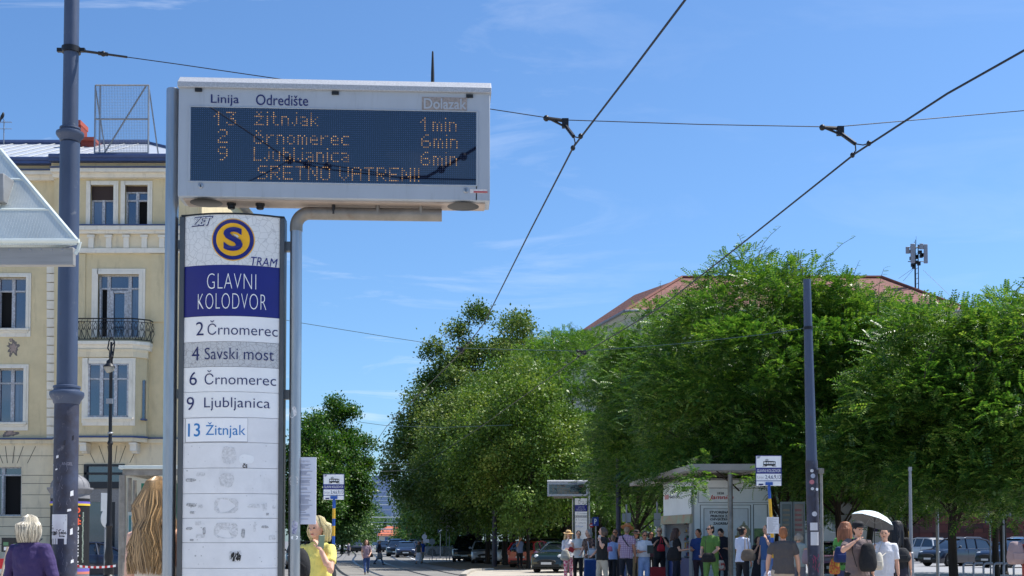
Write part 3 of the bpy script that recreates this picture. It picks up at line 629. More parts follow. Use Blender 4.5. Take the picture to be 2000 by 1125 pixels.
wire("span_wire", "short faint span wire in front of the olive tree, beyond the others", SP3, .009, m_wire_pale, "span wire", group="span wires")
def hanger(label, P, arm0, clip1, clip2):
    t = thing("wire_hanger", label, "wire hanger", P, group="hangers holding the contact wires"); o = P
    m_ = MB(); a = arm0; m_.tube([a, P], .02, 6); m_.tube([a + Vector((.04, 0, -.01)), P + Vector((-.02, 0, -.055))], .012, 6); m_.ell(a, .034, 8, 6); m_.box(P.x - .035, P.x + .035, P.y - .03, P.y + .03, P.z - .075, P.z + .02)
    m_.build("bracket", m_iron, t, origin=o)
    mid = (clip1 + clip2) / 2; j = P.lerp(mid, .74); m_ = MB(); m_.tube([P + Vector((0, 0, -.05)), j], .021, 6); m_.build("insulator_rod", m_iron, t, origin=o)
    for c in (clip1, clip2):
        m_ = MB(); m_.tube([j, j.lerp(c, .45) + Vector((.02, 0, -.015)), c], .007, 6); m_.ell(c, (.026, .026, .03), 8, 6); m_.build("clip", m_iron, t, origin=o)
hanger("black hanger holding the left contact wire below the near span wire", W(1104, 236, 184), W(1067, 231, 184), HW(1134, 266), HW(1119, 289))
hanger("black hanger holding the right contact wire high over the tree", W(1641, 251, 182), W(1606, 249, 182), HW(1697, 280), HW(1665, 303))
hanger("small hanger on the contact wire in front of the olive tree top", W(902, 681, 90), W(893, 680, 90), HW(905, 684), HW(901, 690))
hanger("small hanger on the contact wire in front of the bright green tree", W(1142, 686, 89), W(1128, 686, 89), HW(1140, 690), HW(1130, 696))

pr = 100.0
rb = W(1592, 1125, pr); rb.z = 0
m2 = thing("tram_mast", "slim blue tram mast leaning slightly, covered with stickers, in front of the bushy trees", "mast", rb)
rt = W(1576, 546, pr); dv = rt - rb
def rpos(z): return Vector((0, 0, 0)) + dv * (z / dv.z)
zs = W(1585, 900, pr).z
mm = MB(); mm.tube([rpos(0), rpos(zs)], [.125, .118], 20); lows = mm.build("lower_shaft", m_mast_dirty, m2)
mm = MB(); mm.tube([rpos(zs), rpos(rt.z)], [.108, .072], 20); mm.build("upper_shaft", m_mast, m2)
mm = MB(); q = W(1573, 641, pr) - rb; mm.lathe([(.085, q.z - .03), (.092, q.z - .03), (.092, q.z + .03), (.085, q.z + .03)], (rpos(q.z).x, rpos(q.z).y, 0), n=18); mm.build("clamp", m_iron, m2)
mm = MB(); q = W(1592, 917, pr) - rb; mm.box(q.x + .0, q.x + .1, -.15, -.02, q.z - .02, q.z + .02); mm.build("bracket", m_galv, m2)
for px, py, r_, c in ((1583, 920, 3.2, (210, 210, 214)), (1585, 930, 4.5, (170, 180, 200)), (1583, 942, 4.5, (196, 120, 130)), (1584, 955, 3, (220, 220, 224)), (1593, 956, 3, (200, 210, 226)), (1588, 1004, 5, (210, 212, 220)), (1592, 947, 3.2, (40, 44, 60))):
    q = W(px, py, pr) - rb; cc = rpos(q.z); mm = MB(); s_ = r_ / pr; a0_ = (q.x - cc.x) / .12; vs = []
    for k in range(10):
        a = max(-.97, min(.97, a0_ + s_ * cos(2 * pi * k / 10) / .12)); vs.append((cc.x + .1235 * a, cc.y - .1235 * sqrt(1 - a * a) - .001, q.z + s_ * sin(2 * pi * k / 10)))
    mm.add(vs, [tuple(range(10))]); mm.build("sticker", M("sticker %d" % c[0] + str(c[1]), S(c), .6, var=.4, vscale=60), m2, smooth=0)
for (x0, y0, x1, y1) in ((1580, 1021, 1594, 1036), (1581, 1039, 1596, 1065)):
    p0, p1 = W(x0, y1, pr) - rb, W(x1, y0, pr) - rb; mm = MB(); cc = rpos(p0.z); vs, n = [], 6
    for k in range(n + 1):
        a = max(-.98, min(.98, (p0.x + (p1.x - p0.x) * k / n - cc.x) / .126)); vs += [(cc.x + .126 * a, cc.y - .126 * sqrt(1 - a * a) - .002, z) for z in (p0.z, p1.z)]
    mm.add(vs, [(2 * k, 2 * k + 2, 2 * k + 3, 2 * k + 1) for k in range(n)]); mm.build("notice", m_paper, m2, smooth=0)
gr = MB(); g = random.Random(4)
for k in range(16):
    q = W(g.uniform(1584, 1596), g.uniform(1085, 1123), pr) - rb; cc = rpos(q.z); a = max(-.9, min(.9, (q.x - cc.x) / .126)); y = cc.y - .127 * sqrt(1 - a * a) - .004; w = .012; h_ = g.uniform(.03, .08); x = cc.x + .126 * a; t = g.uniform(-.03, .03)
    gr.add([(x, y, q.z), (x + w, y, q.z), (x + w + t, y, q.z + h_), (x + t, y, q.z + h_)], [(0, 1, 2, 3)])
gr.build("red_scribble", M("pink scribble", S((150, 62, 96)), .7), m2, smooth=0)
for (lab, px, w_, top, p_, c_, h_) in (("dark blue grey mast among the trunks behind the plaid shirted man", 1208, 10, 945, 52, m_mast_dirty, 0), ("grey blue mast between dark tree trunks near the parked cars", 966, 9, 1030, 34, m_mast_dirty, 0)):
    q = W(px, 1058, p_); r_ = w_ / p_ / 2; t = thing("tram_mast", lab, "mast", (q.x, q.y, 0)); zt_ = W(px, top, p_).z + 1.2
    mm = MB(); mm.lathe([(r_ * 1.1, 0), (r_ * 1.1, 1.6), (r_, 1.65), (r_ * .9, zt_)], n=14); mm.build("shaft", c_, t); mm = MB(); mm.lathe([(r_ * 1.3, 1.55), (r_ * 1.35, 1.62), (r_ * 1.1, 1.72)], n=14); mm.build("collar", c_, t)
    if px > 1100:
        mm = MB(); a_, b_ = W(1208, 1050, p_) - q, W(1222, 1024, p_) - q; mm.box(a_.x, b_.x, -r_ - .03, -r_ - .01, a_.z - 0 + 0, b_.z); o_ = mm.build("poster", M("poster blue", S((96, 116, 170)), .6, var=.3, vscale=6), t)
        mm = MB(); mm.box(a_.x, b_.x, -r_ - .034, -r_ - .028, b_.z - .05, b_.z); mm.build("poster_band", M("poster red", S((150, 70, 80)), .6), o_)

# ================================================================== yellow building on the left
PB = 48.0
YB = F / PB
def Bp(px, py): q = W(px, py, PB); return q.x, q.z
bld = thing("corner_building", "yellow ochre historic building with white window surrounds, wrought iron balcony and grey metal roof", "building", (Bp(200, 1058)[0], YB, 0))
bx = bld.location.x
m_ochre = M("ochre plaster", S((212, 195, 156)), .9, var=.13, vscale=.9, bump=.1, bscale=8)
m_cream = M("cream plaster", S((224, 209, 178)), .9, var=.10, vscale=1.4, bump=.12, bscale=9)
m_trim = M("pale trim", S((228, 221, 206)), .85, var=.08, vscale=2.5)
weather(m_ochre, S((132, 118, 98)), 1.5, .54, .78, .5, (2.2, 2.2, .35)); weather(m_cream, S((138, 128, 114)), 1.7, .54, .78, .55, (2, 2, .4)); weather(m_trim, S((150, 142, 130)), 2.4, .55, .8, .5, (2, 2, .6))
m_flash = M("blue grey flashing", S((62, 78, 118)), .5, metal=.2, var=.15, vscale=3)
m_roofmetal = M("sheet metal roof", S((196, 200, 206)), .45, metal=.35, var=.1, vscale=2)
m_chim = M("red chimney brick", S((140, 62, 50)), .85, var=.2, vscale=4)
m_stone = M("grey granite", S((150, 144, 138)), .7, var=.25, vscale=20)
m_groove = M("shadow groove", S((96, 90, 80)), .95)
def bb_(mb, px0, py0, px1, py1, d0, d1, mi=0):   # a facade block: photo box, from d0 in front of the wall to d1 behind it
    x0, z1 = Bp(px0, py0); x1, z0 = Bp(px1, py1); mb.box(x0 - bx, x1 - bx, -d0, -d1, z0, z1, mi)
def bpart(name, mt_, boxes, parent=None, bevel=0):
    mb = MB()
    for q in boxes: bb_(mb, *q)
    return mb.build(name, mt_, parent or bld, smooth=0, bevel=bevel)
# left wing wall with real window holes, right bay wall with holes
def wall(name, mt_, x0, y0, x1, y1, holes, d0, d1=-.35):
    xs = sorted({x0, x1, *[h[0] for h in holes], *[h[2] for h in holes]}); ys = sorted({y0, y1, *[h[1] for h in holes], *[h[3] for h in holes]}); mb = MB()
    nx = len(xs); vs = [(Bp(x, y)[0] - bx, -d0, Bp(x, y)[1]) for y in ys for x in xs]; fs = []
    for i in range(nx - 1):
        for j in range(len(ys) - 1):
            cx_, cy_ = (xs[i] + xs[i + 1]) / 2, (ys[j] + ys[j + 1]) / 2
            if not any(h[0] < cx_ < h[2] and h[1] < cy_ < h[3] for h in holes): fs.append((j * nx + i, j * nx + nx + i, j * nx + nx + i + 1, j * nx + i + 1))
    mb.add(vs, fs)
    for h in holes + [(x0, y0, x1, y1)]:            # reveals of the openings and the wall's own edges
        c_ = [Bp(h[a], h[b]) for a, b in ((0, 1), (2, 1), (2, 3), (0, 3))]; v = [(x - bx, -d, z) for d in (d0, d1) for x, z in c_]; mb.add(v, [(k, (k + 1) % 4, 4 + (k + 1) % 4, 4 + k) for k in range(4)])
    return mb.build(name, mt_, bld, smooth=0)
Lw = [(-8, 350, 38, 445), (-6, 542, 52, 642), (-6, 720, 47, 825)]
Rw = [(183, 367, 228, 445), (250, 367, 294, 445), (197, 540, 277, 662)]
wall("wall", m_ochre, -420, 322, 112, 858, Lw, 0)
wall("wall", m_ochre, 112, 322, 392, 858, Rw, .35)
wall("ground_floor_wall", m_cream, -420, 858, 112, 1110, [(-30, 912, 43, 1008)], .06)
wall("ground_floor_wall", m_cream, 112, 858, 392, 1110, [(172, 908, 250, 1104)], .41)
bpart("side_wall", m_ochre, [(380, 322, 391.7, 1110, .30, -14)])
for k in range(5):
    for y0 in (372, 552, 725, 905):
        m_ = MB(); xs_, zt2_ = Bp(392, 0)[0] - bx, Bp(0, y0)[1]; m_.box(xs_ - .1, xs_ + .05, 1.5 + 2.5 * k, 2.6 + 2.5 * k, zt2_ - 1.9, zt2_); w_ = m_.build("window", m_trim, bld, smooth=0); m_ = MB(); m_.box(xs_ - .1, xs_ + .065, 1.62 + 2.5 * k, 2.48 + 2.5 * k, zt2_ - 1.78, zt2_ - .12); m_.build("pane", m_glass, w_, smooth=0)
# roof: sloping metal sheet with seams, chimneys
rf = MB()
def rp_(px, py, d): x, z = Bp(px, py); return (x - bx, d, z)
e0, e1 = Bp(-420, 318)[0] - bx, Bp(322, 318)[0] - bx; ze = Bp(0, 318)[1]; zr = ze + 2.15
rf.add([(e0, -.5, ze), (e1 + 2.0, -.5, ze), (e1 + 2.0, 9, ze), (e1 - 1.9, 4.2, zr), (e0, 4.2, zr), (e0, 9, ze)], [(0, 1, 3, 4), (1, 2, 3), (2, 5, 4, 3)])
roof = rf.build("roof", m_roofmetal, bld, smooth=0)
sm = MB(); k = e0
while k < e1 - .3:
    kk = min(k + .9, e1 - 1.9); tt = 1
    sm.tube([(k, -.5, ze + .02), (k + .9, 4.2 if k + .9 < e1 - 1.9 else 3.2, (zr if k + .9 < e1 - 1.9 else ze + .86) + .02)], .022, 4); k += .62
sm.build("roof_seam", m_galv, roof, smooth=0)
sm = MB(); sm.tube([(e0, 4.2, zr + .06), (e1 - 1.9, 4.2, zr + .06)], .13, 6); sm.tube([(e1 - 1.9, 4.2, zr + .06), (e1 + 2, -.5, ze + .06)], .06, 6); sm.build("roof_ridge", m_flash, roof)
for (x0, y0, x1, y1, y2) in [(1000 - (1000 - a) * 1.066, 1058 - (1058 - b) * 1.066, 1000 - (1000 - c) * 1.066, 300, 1058 - (1058 - e) * 1.066) for a, b, c, e in ((148, 247, 159, 238), (158, 277, 185, 271))]:
    c = bpart("chimney", m_chim, [(x0, y0, x1, y1, -3.2, -4.0)]); bpart("chimney_cap", M("orange cap", S((166, 78, 60)), .8), [(x0 - 1, y2, x1 + 2, y0, -3.1, -4.1)], c)
# gutter and main cornice
gt = MB(); x0, x1 = Bp(-420, 0)[0] - bx, Bp(317, 0)[0] - bx; xm = Bp(117, 0)[0] - bx
for a, b2, dd in ((x0, xm, .55), (xm, Bp(404, 0)[0] - bx, .95)):
    gt.tube([(a, -dd, Bp(0, 319)[1]), (b2, -dd, Bp(0, 319)[1])], .10, 10)
gt.build("gutter", m_flash, roof)
bpart("cornice", m_flash, [(-420, 323, 112, 328, .62, 0), (112, 323, 404, 328, .98, .35), (-420, 337, 112, 338.5, .52, 0), (112, 337, 402, 338.5, .86, .35)])
bpart("cornice", m_trim, [(-420, 339, 112, 346, .42, 0), (112, 339, 400, 346, .78, .35), (-420, 346, 112, 354, .2, 0), (112, 346, 396, 354, .56, .35)])
bpart("cornice", m_ochre, [(-420, 328, 112, 337, .3, 0), (112, 328, 396, 337, .65, .35)])
# storey bands
bpart("sill_band", m_trim, [(-420, 448, 112, 460, .22, 0), (118, 448, 399, 456, .62, .35), (118, 456, 396, 462, .52, .35), (118, 490, 396, 499, .48, .35), (-420, 490, 112, 499, .12, 0)])
bpart("sill_flashing", m_flash, [(118, 445.5, 399, 447.8, .64, .35), (-420, 445.5, 112, 447.8, .24, 0)])
for cx_ in (185, 219, 253, 288, 322, 356): bpart("bracket", m_trim, [(cx_ - 7, 464, cx_ + 7, 469, .5, .35), (cx_ - 5, 469, cx_ + 5, 489, .46, .35)])
bpart("frieze", m_cream, [(160, 462.2, 396, 489.8, .37, .35)])
# quoins
for j, y in enumerate(np.arange(500, 858, 17.5)):
    bpart("quoin", m_trim, [(93, y + .8, 112, min(857, y + 16.7), .1, 0)]) if j % 1 == 0 else None
for y in np.arange(500, 858, 17.5): bpart("quoin", m_trim, [(140, y + .8, 157, min(857, y + 16.7), .42, .35)])
for q_ in ((158, 500, 172, 632, .4, .35), (300, 500, 330, 632, .4, .35), (118, 346, 130, 445, .42, .35)): bpart("pilaster", m_ochre, [q_])
# windows
def window(name, x0, y0, x1, y1, d, rows, cols, blind=None, open_=None, surround=8, sill=True, sh=0):
    """frame around the hole, glazing bars, panes set back; d = wall face depth in front of the main plane"""
    ds, d = d, d + sh
    w = bpart(name, m_white_wood, [(x0, y0, x0 + 3, y1, d - .14, d - .22), (x1 - 3, y0, x1, y1, d - .14, d - .22), (x0 + 3, y0, x1 - 3, y0 + 2.5, d - .14, d - .22), (x0 + 3, y1 - 3, x1 - 3, y1, d - .14, d - .22)])
    ys = [y0 + 2.5] + rows + [y1 - 3]; xs = [x0 + 3] + cols + [x1 - 3]
    for yy in rows: bpart("glazing_bar", m_white_wood, [(x0 + 3, yy - 1.5, x1 - 3, yy + 1.5, d - .13, d - .21)], w)
    for xx in cols: bpart("glazing_bar", m_white_wood, [(xx - 2.6, y0 + 2.5, xx + 2.6, y1 - 3, d - .125, d - .205)], w)
    for i in range(len(ys) - 1):
        for j in range(len(xs) - 1):
            mt_ = rnd.choice((m_glass, m_glass, m_glass, M('curtained glass', S((92, 108, 132)), .08, var=.35, vscale=2.5, stretch=(6, 1, .3), ior=1.8, spec=.6)))
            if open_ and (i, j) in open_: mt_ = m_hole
            a, b2, c_, d_ = xs[j], ys[i], xs[j + 1], ys[i + 1]
            bpart("pane", mt_, [(a - .5, b2 - .5, c_ + .5, d_ + .5, d - (.3 if mt_ is m_hole else .19), d - (.31 if mt_ is m_hole else .2))], w)
            if mt_ is m_hole: bpart("open_sash", m_white_wood, [(a + .2, b2 + 2, a + 2, d_ - 1, d - .02, d - .2)], w)
    if blind: bpart("roller_blind", M("brown blind", S((58, 44, 40)), .8, var=.1, vscale=9, stretch=(.2, .2, 12)), [(x0 + .5, y0 + .5, x1 - .5, blind, d - .1, d - .13)], w)
    d = ds
    if surround:
        s_ = surround; yb = y1 + (s_ if sill else 0)
        for k, (o_, t_) in enumerate(((s_, .05), (s_ * .55, .075))):
            bpart("surround", m_trim, [(x0 - o_, y0 - o_, x0 - .3, yb if k == 0 else y1, d + t_, d), (x1 + .3, y0 - o_, x1 + o_, yb if k == 0 else y1, d + t_, d), (x0 - .3, y0 - o_, x1 + .3, y0 - .3, d + t_, d)], w)
        if sill:
            bpart("sill", m_trim, [(x0 - s_ * .8, y1 + .3, x1 + s_ * .8, y1 + 4, d + .16, d - .1), (x0 - s_ * .5, y1 + 4, x1 + s_ * .5, y1 + 8, d + .09, d), (x0 - s_, y1 + 8, x1 + s_, y1 + 16, d + .045, d)], w)
    return w
R_ = .35
window("window", 183, 367, 228, 445, R_, [395], [206], blind=394, sill=False)
window("window", 250, 367, 294, 445, R_, [379, 395], [272], blind=378, open_=[(2, 1)], sill=False)
window("window", -8, 350, 38, 445, 0, [378], [15], sill=False)
window("window", -6, 542, 52, 642, 0, [568], [24], open_=[(1, 0)])
window("window", -6, 720, 47, 825, 0, [748], [22])
bw = window("window", 197, 540, 277, 662, R_, [566], [216, 257], open_=[(1, 0)], surround=11, sill=False)
bpart("door_leaf", m_white_wood, [(219, 570, 225, 660, R_ - .1, R_ - .18), (247, 570, 254, 660, R_ - .1, R_ - .18), (225, 570, 247, 575, R_ - .1, R_ - .18)], bw)
for (x, y) in ((212, 606), (217, 612)): pass
# balcony
bal = MB(); zb_ = Bp(0, 680)[1]; x0, x1 = Bp(151, 0)[0] - bx, Bp(309, 0)[0] - bx
def bay(off, z):   # bowed outline of the bay, off = outset
    return [(x0 - off * .3, -R_, z), (x0 - off * .3, -R_ - .35 - off, z), (x0 + .55, -R_ - .75 - off, z), (x1 - .55, -R_ - .75 - off, z), (x1 + off * .3, -R_ - .35 - off, z), (x1 + off * .3, -R_, z)]
zs_ = [Bp(0, y)[1] for y in (690, 683, 681, 675)]
bal.rings([bay(-.05, zs_[0]), bay(.02, zs_[1]), bay(.1, zs_[2]), bay(.1, zs_[3])]); balc = bal.build("balcony", m_trim, bld, smooth=0)
rl = MB(); zt0, zb0 = Bp(0, 632)[1], Bp(0, 673)[1]
path = [Vector(v) for v in bay(.05, 0)]; segs = []
for a, b2 in zip(path, path[1:]):
    n = max(1, int((b2 - a).length / .21)); segs += [a.lerp(b2, i / n) for i in range(n)]
segs.append(path[-1])
H_ = zt0 - zb0
def bulge(t): return .09 * sin(pi * min(1, (1 - t) * 1.15)) if t < 1 else 0
def rv(v, t):
    o_ = (v - Vector(((x0 + x1) / 2, -R_, 0))); o_.z = 0; o_ = Vector((o_.x * .3, o_.y, 0)).normalized() * bulge(t); return Vector((v.x + o_.x, v.y + o_.y, zb0 + H_ * t))
for z_, r_ in ((1, .026), (.86, .014), (.04, .02)): rl.tube([rv(v, z_) for v in segs], r_, 5)
for i in range(len(segs) - 1):
    a, b2 = segs[i], segs[i + 1]; mid = (a + b2) / 2
    rl.tube([rv(a, t) for t in (.03, .3, .6, .86, 1)], .011, 4)
    for s_ in (a, b2):
        rl.tube([rv(mid, .04), rv(mid.lerp(s_, .55), .25), rv(mid.lerp(s_, .75), .42), rv(mid.lerp(s_, .25), .6)], .014, 4)
        rl.tube([rv(mid, .45), rv(mid.lerp(s_, .6), .66), rv(mid, .84)], .012, 4)
rl.build("railing", m_iron, balc)
# oriel bay below the balcony
ob = MB(); zo0, zo1 = Bp(0, 858)[1], Bp(0, 690)[1]
def orl(z, o=0): return [(x0 + .12, -R_, z), (x0 + .12 - o, -R_ - .3 - o, z), (x0 + .55, -R_ - .7 - o, z), (x1 - .55, -R_ - .7 - o, z), (x1 - .12 + o, -R_ - .3 - o, z), (x1 - .12, -R_, z)]
ob.rings([orl(zo0), orl(zo1)]); ori = ob.build("oriel", m_ochre, bld, smooth=0)
ob = MB(); ob.rings([orl(zo1 - .32, .05), orl(zo1 - .1, .05), orl(zo1, .08)]); ob.build("oriel_cornice", m_cream, ori, smooth=0)
ob = MB(); ob.rings([orl(zo0 - .02, .1), orl(zo0 + .05, .1)]); ob.build("oriel_flashing", m_flash, ori, smooth=0)
ob = MB(); ob.rings([orl(zo0 - .18, .05), orl(zo0 - .022, .05)]); ob.build("oriel_base", m_cream, ori, smooth=0)
wo_ = window("window", 190, 718, 268, 820, R_ + .70, [747], [216, 243], surround=11, sh=.2)
for x in (163, 289): bpart("slit_window", m_glass, [(x + 1, 748, x + 5, 822, R_ + .46, R_ + .3)], ori); bpart("slit_sill", m_flash, [(x - 1, 822, x + 8, 825, R_ + .62, R_ + .3)], ori)
for cx_ in (178, 274): bpart("bracket", m_trim, [(cx_ - 7, 868, cx_ + 7, 872, R_ + .7, R_), (cx_ - 6, 872, cx_ + 6, 884, R_ + .62, R_), (cx_ - 5, 884, cx_ + 5, 888, R_ + .45, R_)])
bpart("flashing_band", m_flash, [(-420, 856.5, 112, 859, .26, 0), (112, 856.5, 392, 859, .55, .35)])
bpart("plinth_band", m_cream, [(-420, 859.2, 112, 867, .16, .06), (112, 859.2, 392, 867, .51, .41)])
gv = [(-420, y, 112, y + 1, .063, .05) for y in (890, 914, 944, 966, 992, 1010, 1028, 1046, 1063)] + [(112, y, 170, y + 1, .413, .4) for y in (890, 908, 926, 944, 962, 980, 998)]
gv = [g_ for g_ in gv if not (g_[0] < 0 and 911 < g_[1] < 1007)] + [(44, y, 112, y + 1, .063, .05) for y in (928, 944, 966, 992)]
bpart("rustication", m_groove, gv)
kk = MB()
for cx0 in ((20, 0.06), (225, .41)):
    for s_, e_ in ((-26, -14), (26, 14), (-50, -34), (50, 34), (-9, -5), (9, 5)):
        a, c = Bp(cx0[0] + s_, 872), Bp(cx0[0] + e_, 905); kk.add([(a[0] - bx, -cx0[1] - .003, a[1]), (a[0] - bx + .03, -cx0[1] - .003, a[1]), (c[0] - bx + .03, -cx0[1] - .003, c[1]), (c[0] - bx, -cx0[1] - .003, c[1])], [(0, 1, 2, 3)])
kk.build("voussoir_joint", m_groove, bld, smooth=0)
window("window", -30, 912, 43, 1008, .06, [928], [5], open_=[(1, 1)], surround=0, sill=False)
sf = bpart("shopfront", M("black shop frame", S((28, 30, 36)), .4), [(172, 908, 250, 912, .5, .3), (172, 924, 250, 928, .5, .3), (172, 942, 250, 955, .5, .3), (172, 912, 177, 942, .5, .3), (172, 981, 176, 1104, .45, .3), (226, 981, 232, 1104, .45, .3)])
bpart("pane", m_glass, [(177, 912, 250, 924, .36, .34), (177, 928, 250, 942, .36, .34)], sf); bpart("pane", m_glass, [(176, 981, 226, 1104, .36, .34)], sf); bpart("stone_panel", m_stone, [(172, 955, 250, 981, .46, .3), (232, 981, 250, 1104, .46, .3)], sf)
# peeled plaster patches
for (px, py, w_, h_, sd) in ((26, 680, 30, 40, 1), (20, 846, 34, 22, 2), (22, 664, 10, 10, 3)):
    g = random.Random(sd); x, z = Bp(px, py); pts = []
    for k in range(26):
        t = 2 * pi * k / 26; r_ = .45 + .55 * g.random() * (1 if k % 4 else 1.2); pts.append((x - bx + w_ / PB / 2 * r_ * cos(t), z + h_ / PB / 2 * r_ * sin(t)))
    for sc_, mt_, dd in ((1, M("bare render", S((120, 112, 106)), .95, var=.2, vscale=4), .004), (.6, M("bare brick patch", S((166, 146, 136)), .95, var=.3, vscale=9), .008)):
        m_ = MB(); m_.add([(x - bx + (a - x + bx) * sc_, -dd, z + (b2 - z) * sc_) for a, b2 in pts], [tuple(range(26))]); m_.build("peeled_plaster", mt_, bld, smooth=0)
# rooftop mesh frame (empty advertising frame)
fx, fz = Bp(247, 318)
adf = thing("rooftop_billboard", "empty rectangular wire mesh frame standing on the grey metal roof", "billboard frame", (fx, YB - .6, fz))
m_ = MB(); x0, z1_ = Bp(196, 177); x1, z0 = Bp(298, 308); x0 -= fx; x1 -= fx; z0 -= fz; z1_ -= fz
for a, b2 in (((x0, z0), (x1, z0)), ((x0, z1_), (x1, z1_)), ((x0, 0), (x0, z1_)), ((x1, 0), (x1, z1_)), ((x0 + .2, z0), (x0 + .2, z1_)), ((x0, (z0 + z1_) / 2), (x1, (z0 + z1_) / 2)), ((x0 + .4, z0), (x1 - .1, z1_))):
    m_.tube([(a[0], 0, a[1]), (b2[0], 0, b2[1])], .035, 4)
for x in (x0, x1): m_.tube([(x, 0, z1_ - .1), (x + .1, 1.3, .1)], .03, 4)
m_.build("frame_bars", m_galv, adf, smooth=0)
m_ = MB(); n = 34
for k in range(n): x = x0 + (x1 - x0) * k / n; m_.tube([(x, .03, z0), (x, .03, z1_)], .006, 3, caps=False)
n = 44
for k in range(n): z = z0 + (z1_ - z0) * k / n; m_.tube([(x0, .03, z), (x1, .03, z)], .006, 3, caps=False)
m_.build("wire_mesh", m_galv, adf, smooth=0)
_a = W(7, 293, F / (YB + 4)); ax, az = _a.x, _a.z - .9
ant = thing("rooftop_antenna", "thin television antenna on the far left roof ridge", "antenna", (ax, YB + 4.0, az + .9)); m_ = MB()
m_.tube([(0, 0, -.4), (0, 0, 1.35)], .025, 5); m_.build("pole", m_galv, ant); m_ = MB()
for z in (.95, 1.25): m_.tube([(-.25, 0, z), (.35, 0, z)], .014, 4)
for k in range(6): m_.tube([(-.2 + .1 * k, -.12, 1.25), (-.2 + .1 * k, .12, 1.25)], .008, 4)
m_.build("crossbar", m_galv, ant)
bd = MB(); bd.tube([(-.17, 0, -.1), (-.09, 0, .02), (0, 0, .1), (.07, 0, .17), (.1, 0, .235), (.13, 0, .25)], [.012, .045, .075, .06, .042, .012], 10); bd.tube([(.01, .02, .04), (.0, .02, -.06)], .008, 5); bd.tube([(.01, -.02, .04), (.0, -.02, -.06)], .008, 5)
o = bd.build("bird", M("black feathers", S((20, 20, 24)), .6), None, loc=(ax - .05, YB + 4.0, az + .9 + 1.41)); o.rotation_euler = (0, RAD(-20), 0); tag(o, "small black bird perched on the rooftop antenna", "bird")
# ================================================================== glass awning at the left edge, shelter, column, lamp, signs
m_polyc = courses(M("ribbed translucent roof", S((206, 214, 212)), .45, var=.16, vscale=2.2, stretch=(1, 1, .5)), .016, .4, "X", .86)
m_band = M("awning metal", S((150, 150, 150)), .5, metal=.3, var=.18, vscale=4, stretch=(.5, 1, 6))
weather(m_polyc, S((150, 152, 146)), 2.6, .55, .8, .5, (1, 1, .8))
PA = 380.0
q = W(-60, 1125, PA); kb = Vector((q.x, q.y, 0))
aw = thing("kiosk_awning", "slanted ribbed glass canopy jutting in from the left edge in front of the thick mast", "canopy", kb)
def al(px, py, d=0): return W(px, py, F / (F / PA + d)) - kb
def ap(px, py, d=0):   # photo pixel on the plane d behind the eave
    return W(px, py, F / (F / PA + d)) - kb
e1, e0 = ap(150, 478), ap(-520, 478); t1, t0 = ap(0, 300, .35), ap(-520, 300, .35)
m_ = MB(); th = Vector((0, .0, .02))
m_.rings([[e0, e1, t1 + Vector((-.0, 0, 0)), t0], [v + th for v in (e0, e1, t1, t0)]]); m_.build("roof_pane", m_polyc, aw, smooth=0)
s1 = e1 + Vector((-1.7, 1.2, 0)); m_ = MB(); u1 = t1 + Vector((-1.4, .6, 0)); m_.rings([[e1, s1, u1, t1], [v + th for v in (e1, s1, u1, t1)]]); m_.build("roof_pane", m_polyc, aw, smooth=0)
m_ = MB(); m_.tube([e1 + th, t1 + th], .013, 8); m_.tube([e0 + th, e1 + th + Vector((.012, 0, 0))], .012, 8); m_.build("edge_trim", M("pale edge trim", S((206, 214, 210)), .45, metal=.1), aw)
m_ = MB()
for k in (.33, .66): m_.tube([e0.lerp(t0, k) + th * 1.1, e1.lerp(t1, k) + th * 1.1], .007, 5)
for k in range(6): v = e0.lerp(e1, .55 + .08 * k); m_.tube([v + th * 1.1, v + (t0 - e0) * 1.0 + th * 1.1] if k < 3 else [v + th * 1.1, v + (t1 - e1) * .0 + th * 1.2], .005, 4)
m_.build("glazing_strip", MATS["pale edge trim"], aw)
m_ = MB()
for k in range(12): v = e0.lerp(e1, .62 + .031 * k); m_.ell(v + Vector((0, -.014, -.03)), .006, 8, 6)
m_.build("bolt_heads", m_galv, aw)
f0, f1 = ap(-520, 518, .03), ap(143, 518, .03); m_ = MB(); zt_ = e1.z - .006
m_.box(f0.x, f1.x, f1.y, f1.y + .04, f1.z, zt_); m_.build("fascia", m_band, aw, bevel=.004)
m_ = MB(); v = ap(152, 478, .0); m_.tube([v + Vector((-.02, .02, -.045)), v + Vector((-.005, .02, -.02)), v + Vector((.004, .02, .02))], .01, 8); m_.build("corner_cap", MATS["pale edge trim"], aw)
m_ = MB(); a_, b_ = ap(-60, 405, .2), ap(24, 350, .2); m_.box(a_.x, b_.x, a_.y - .11, a_.y + .2, a_.z, b_.z); m_.build("roof_box", m_band, aw, bevel=.005)
for x in (f0.x + .1, f0.x + .8): MB().cyl((x, f1.y + .1, 0), (x, f1.y + .1, f1.z + .02), .04).build("support", m_steel_dull, aw)

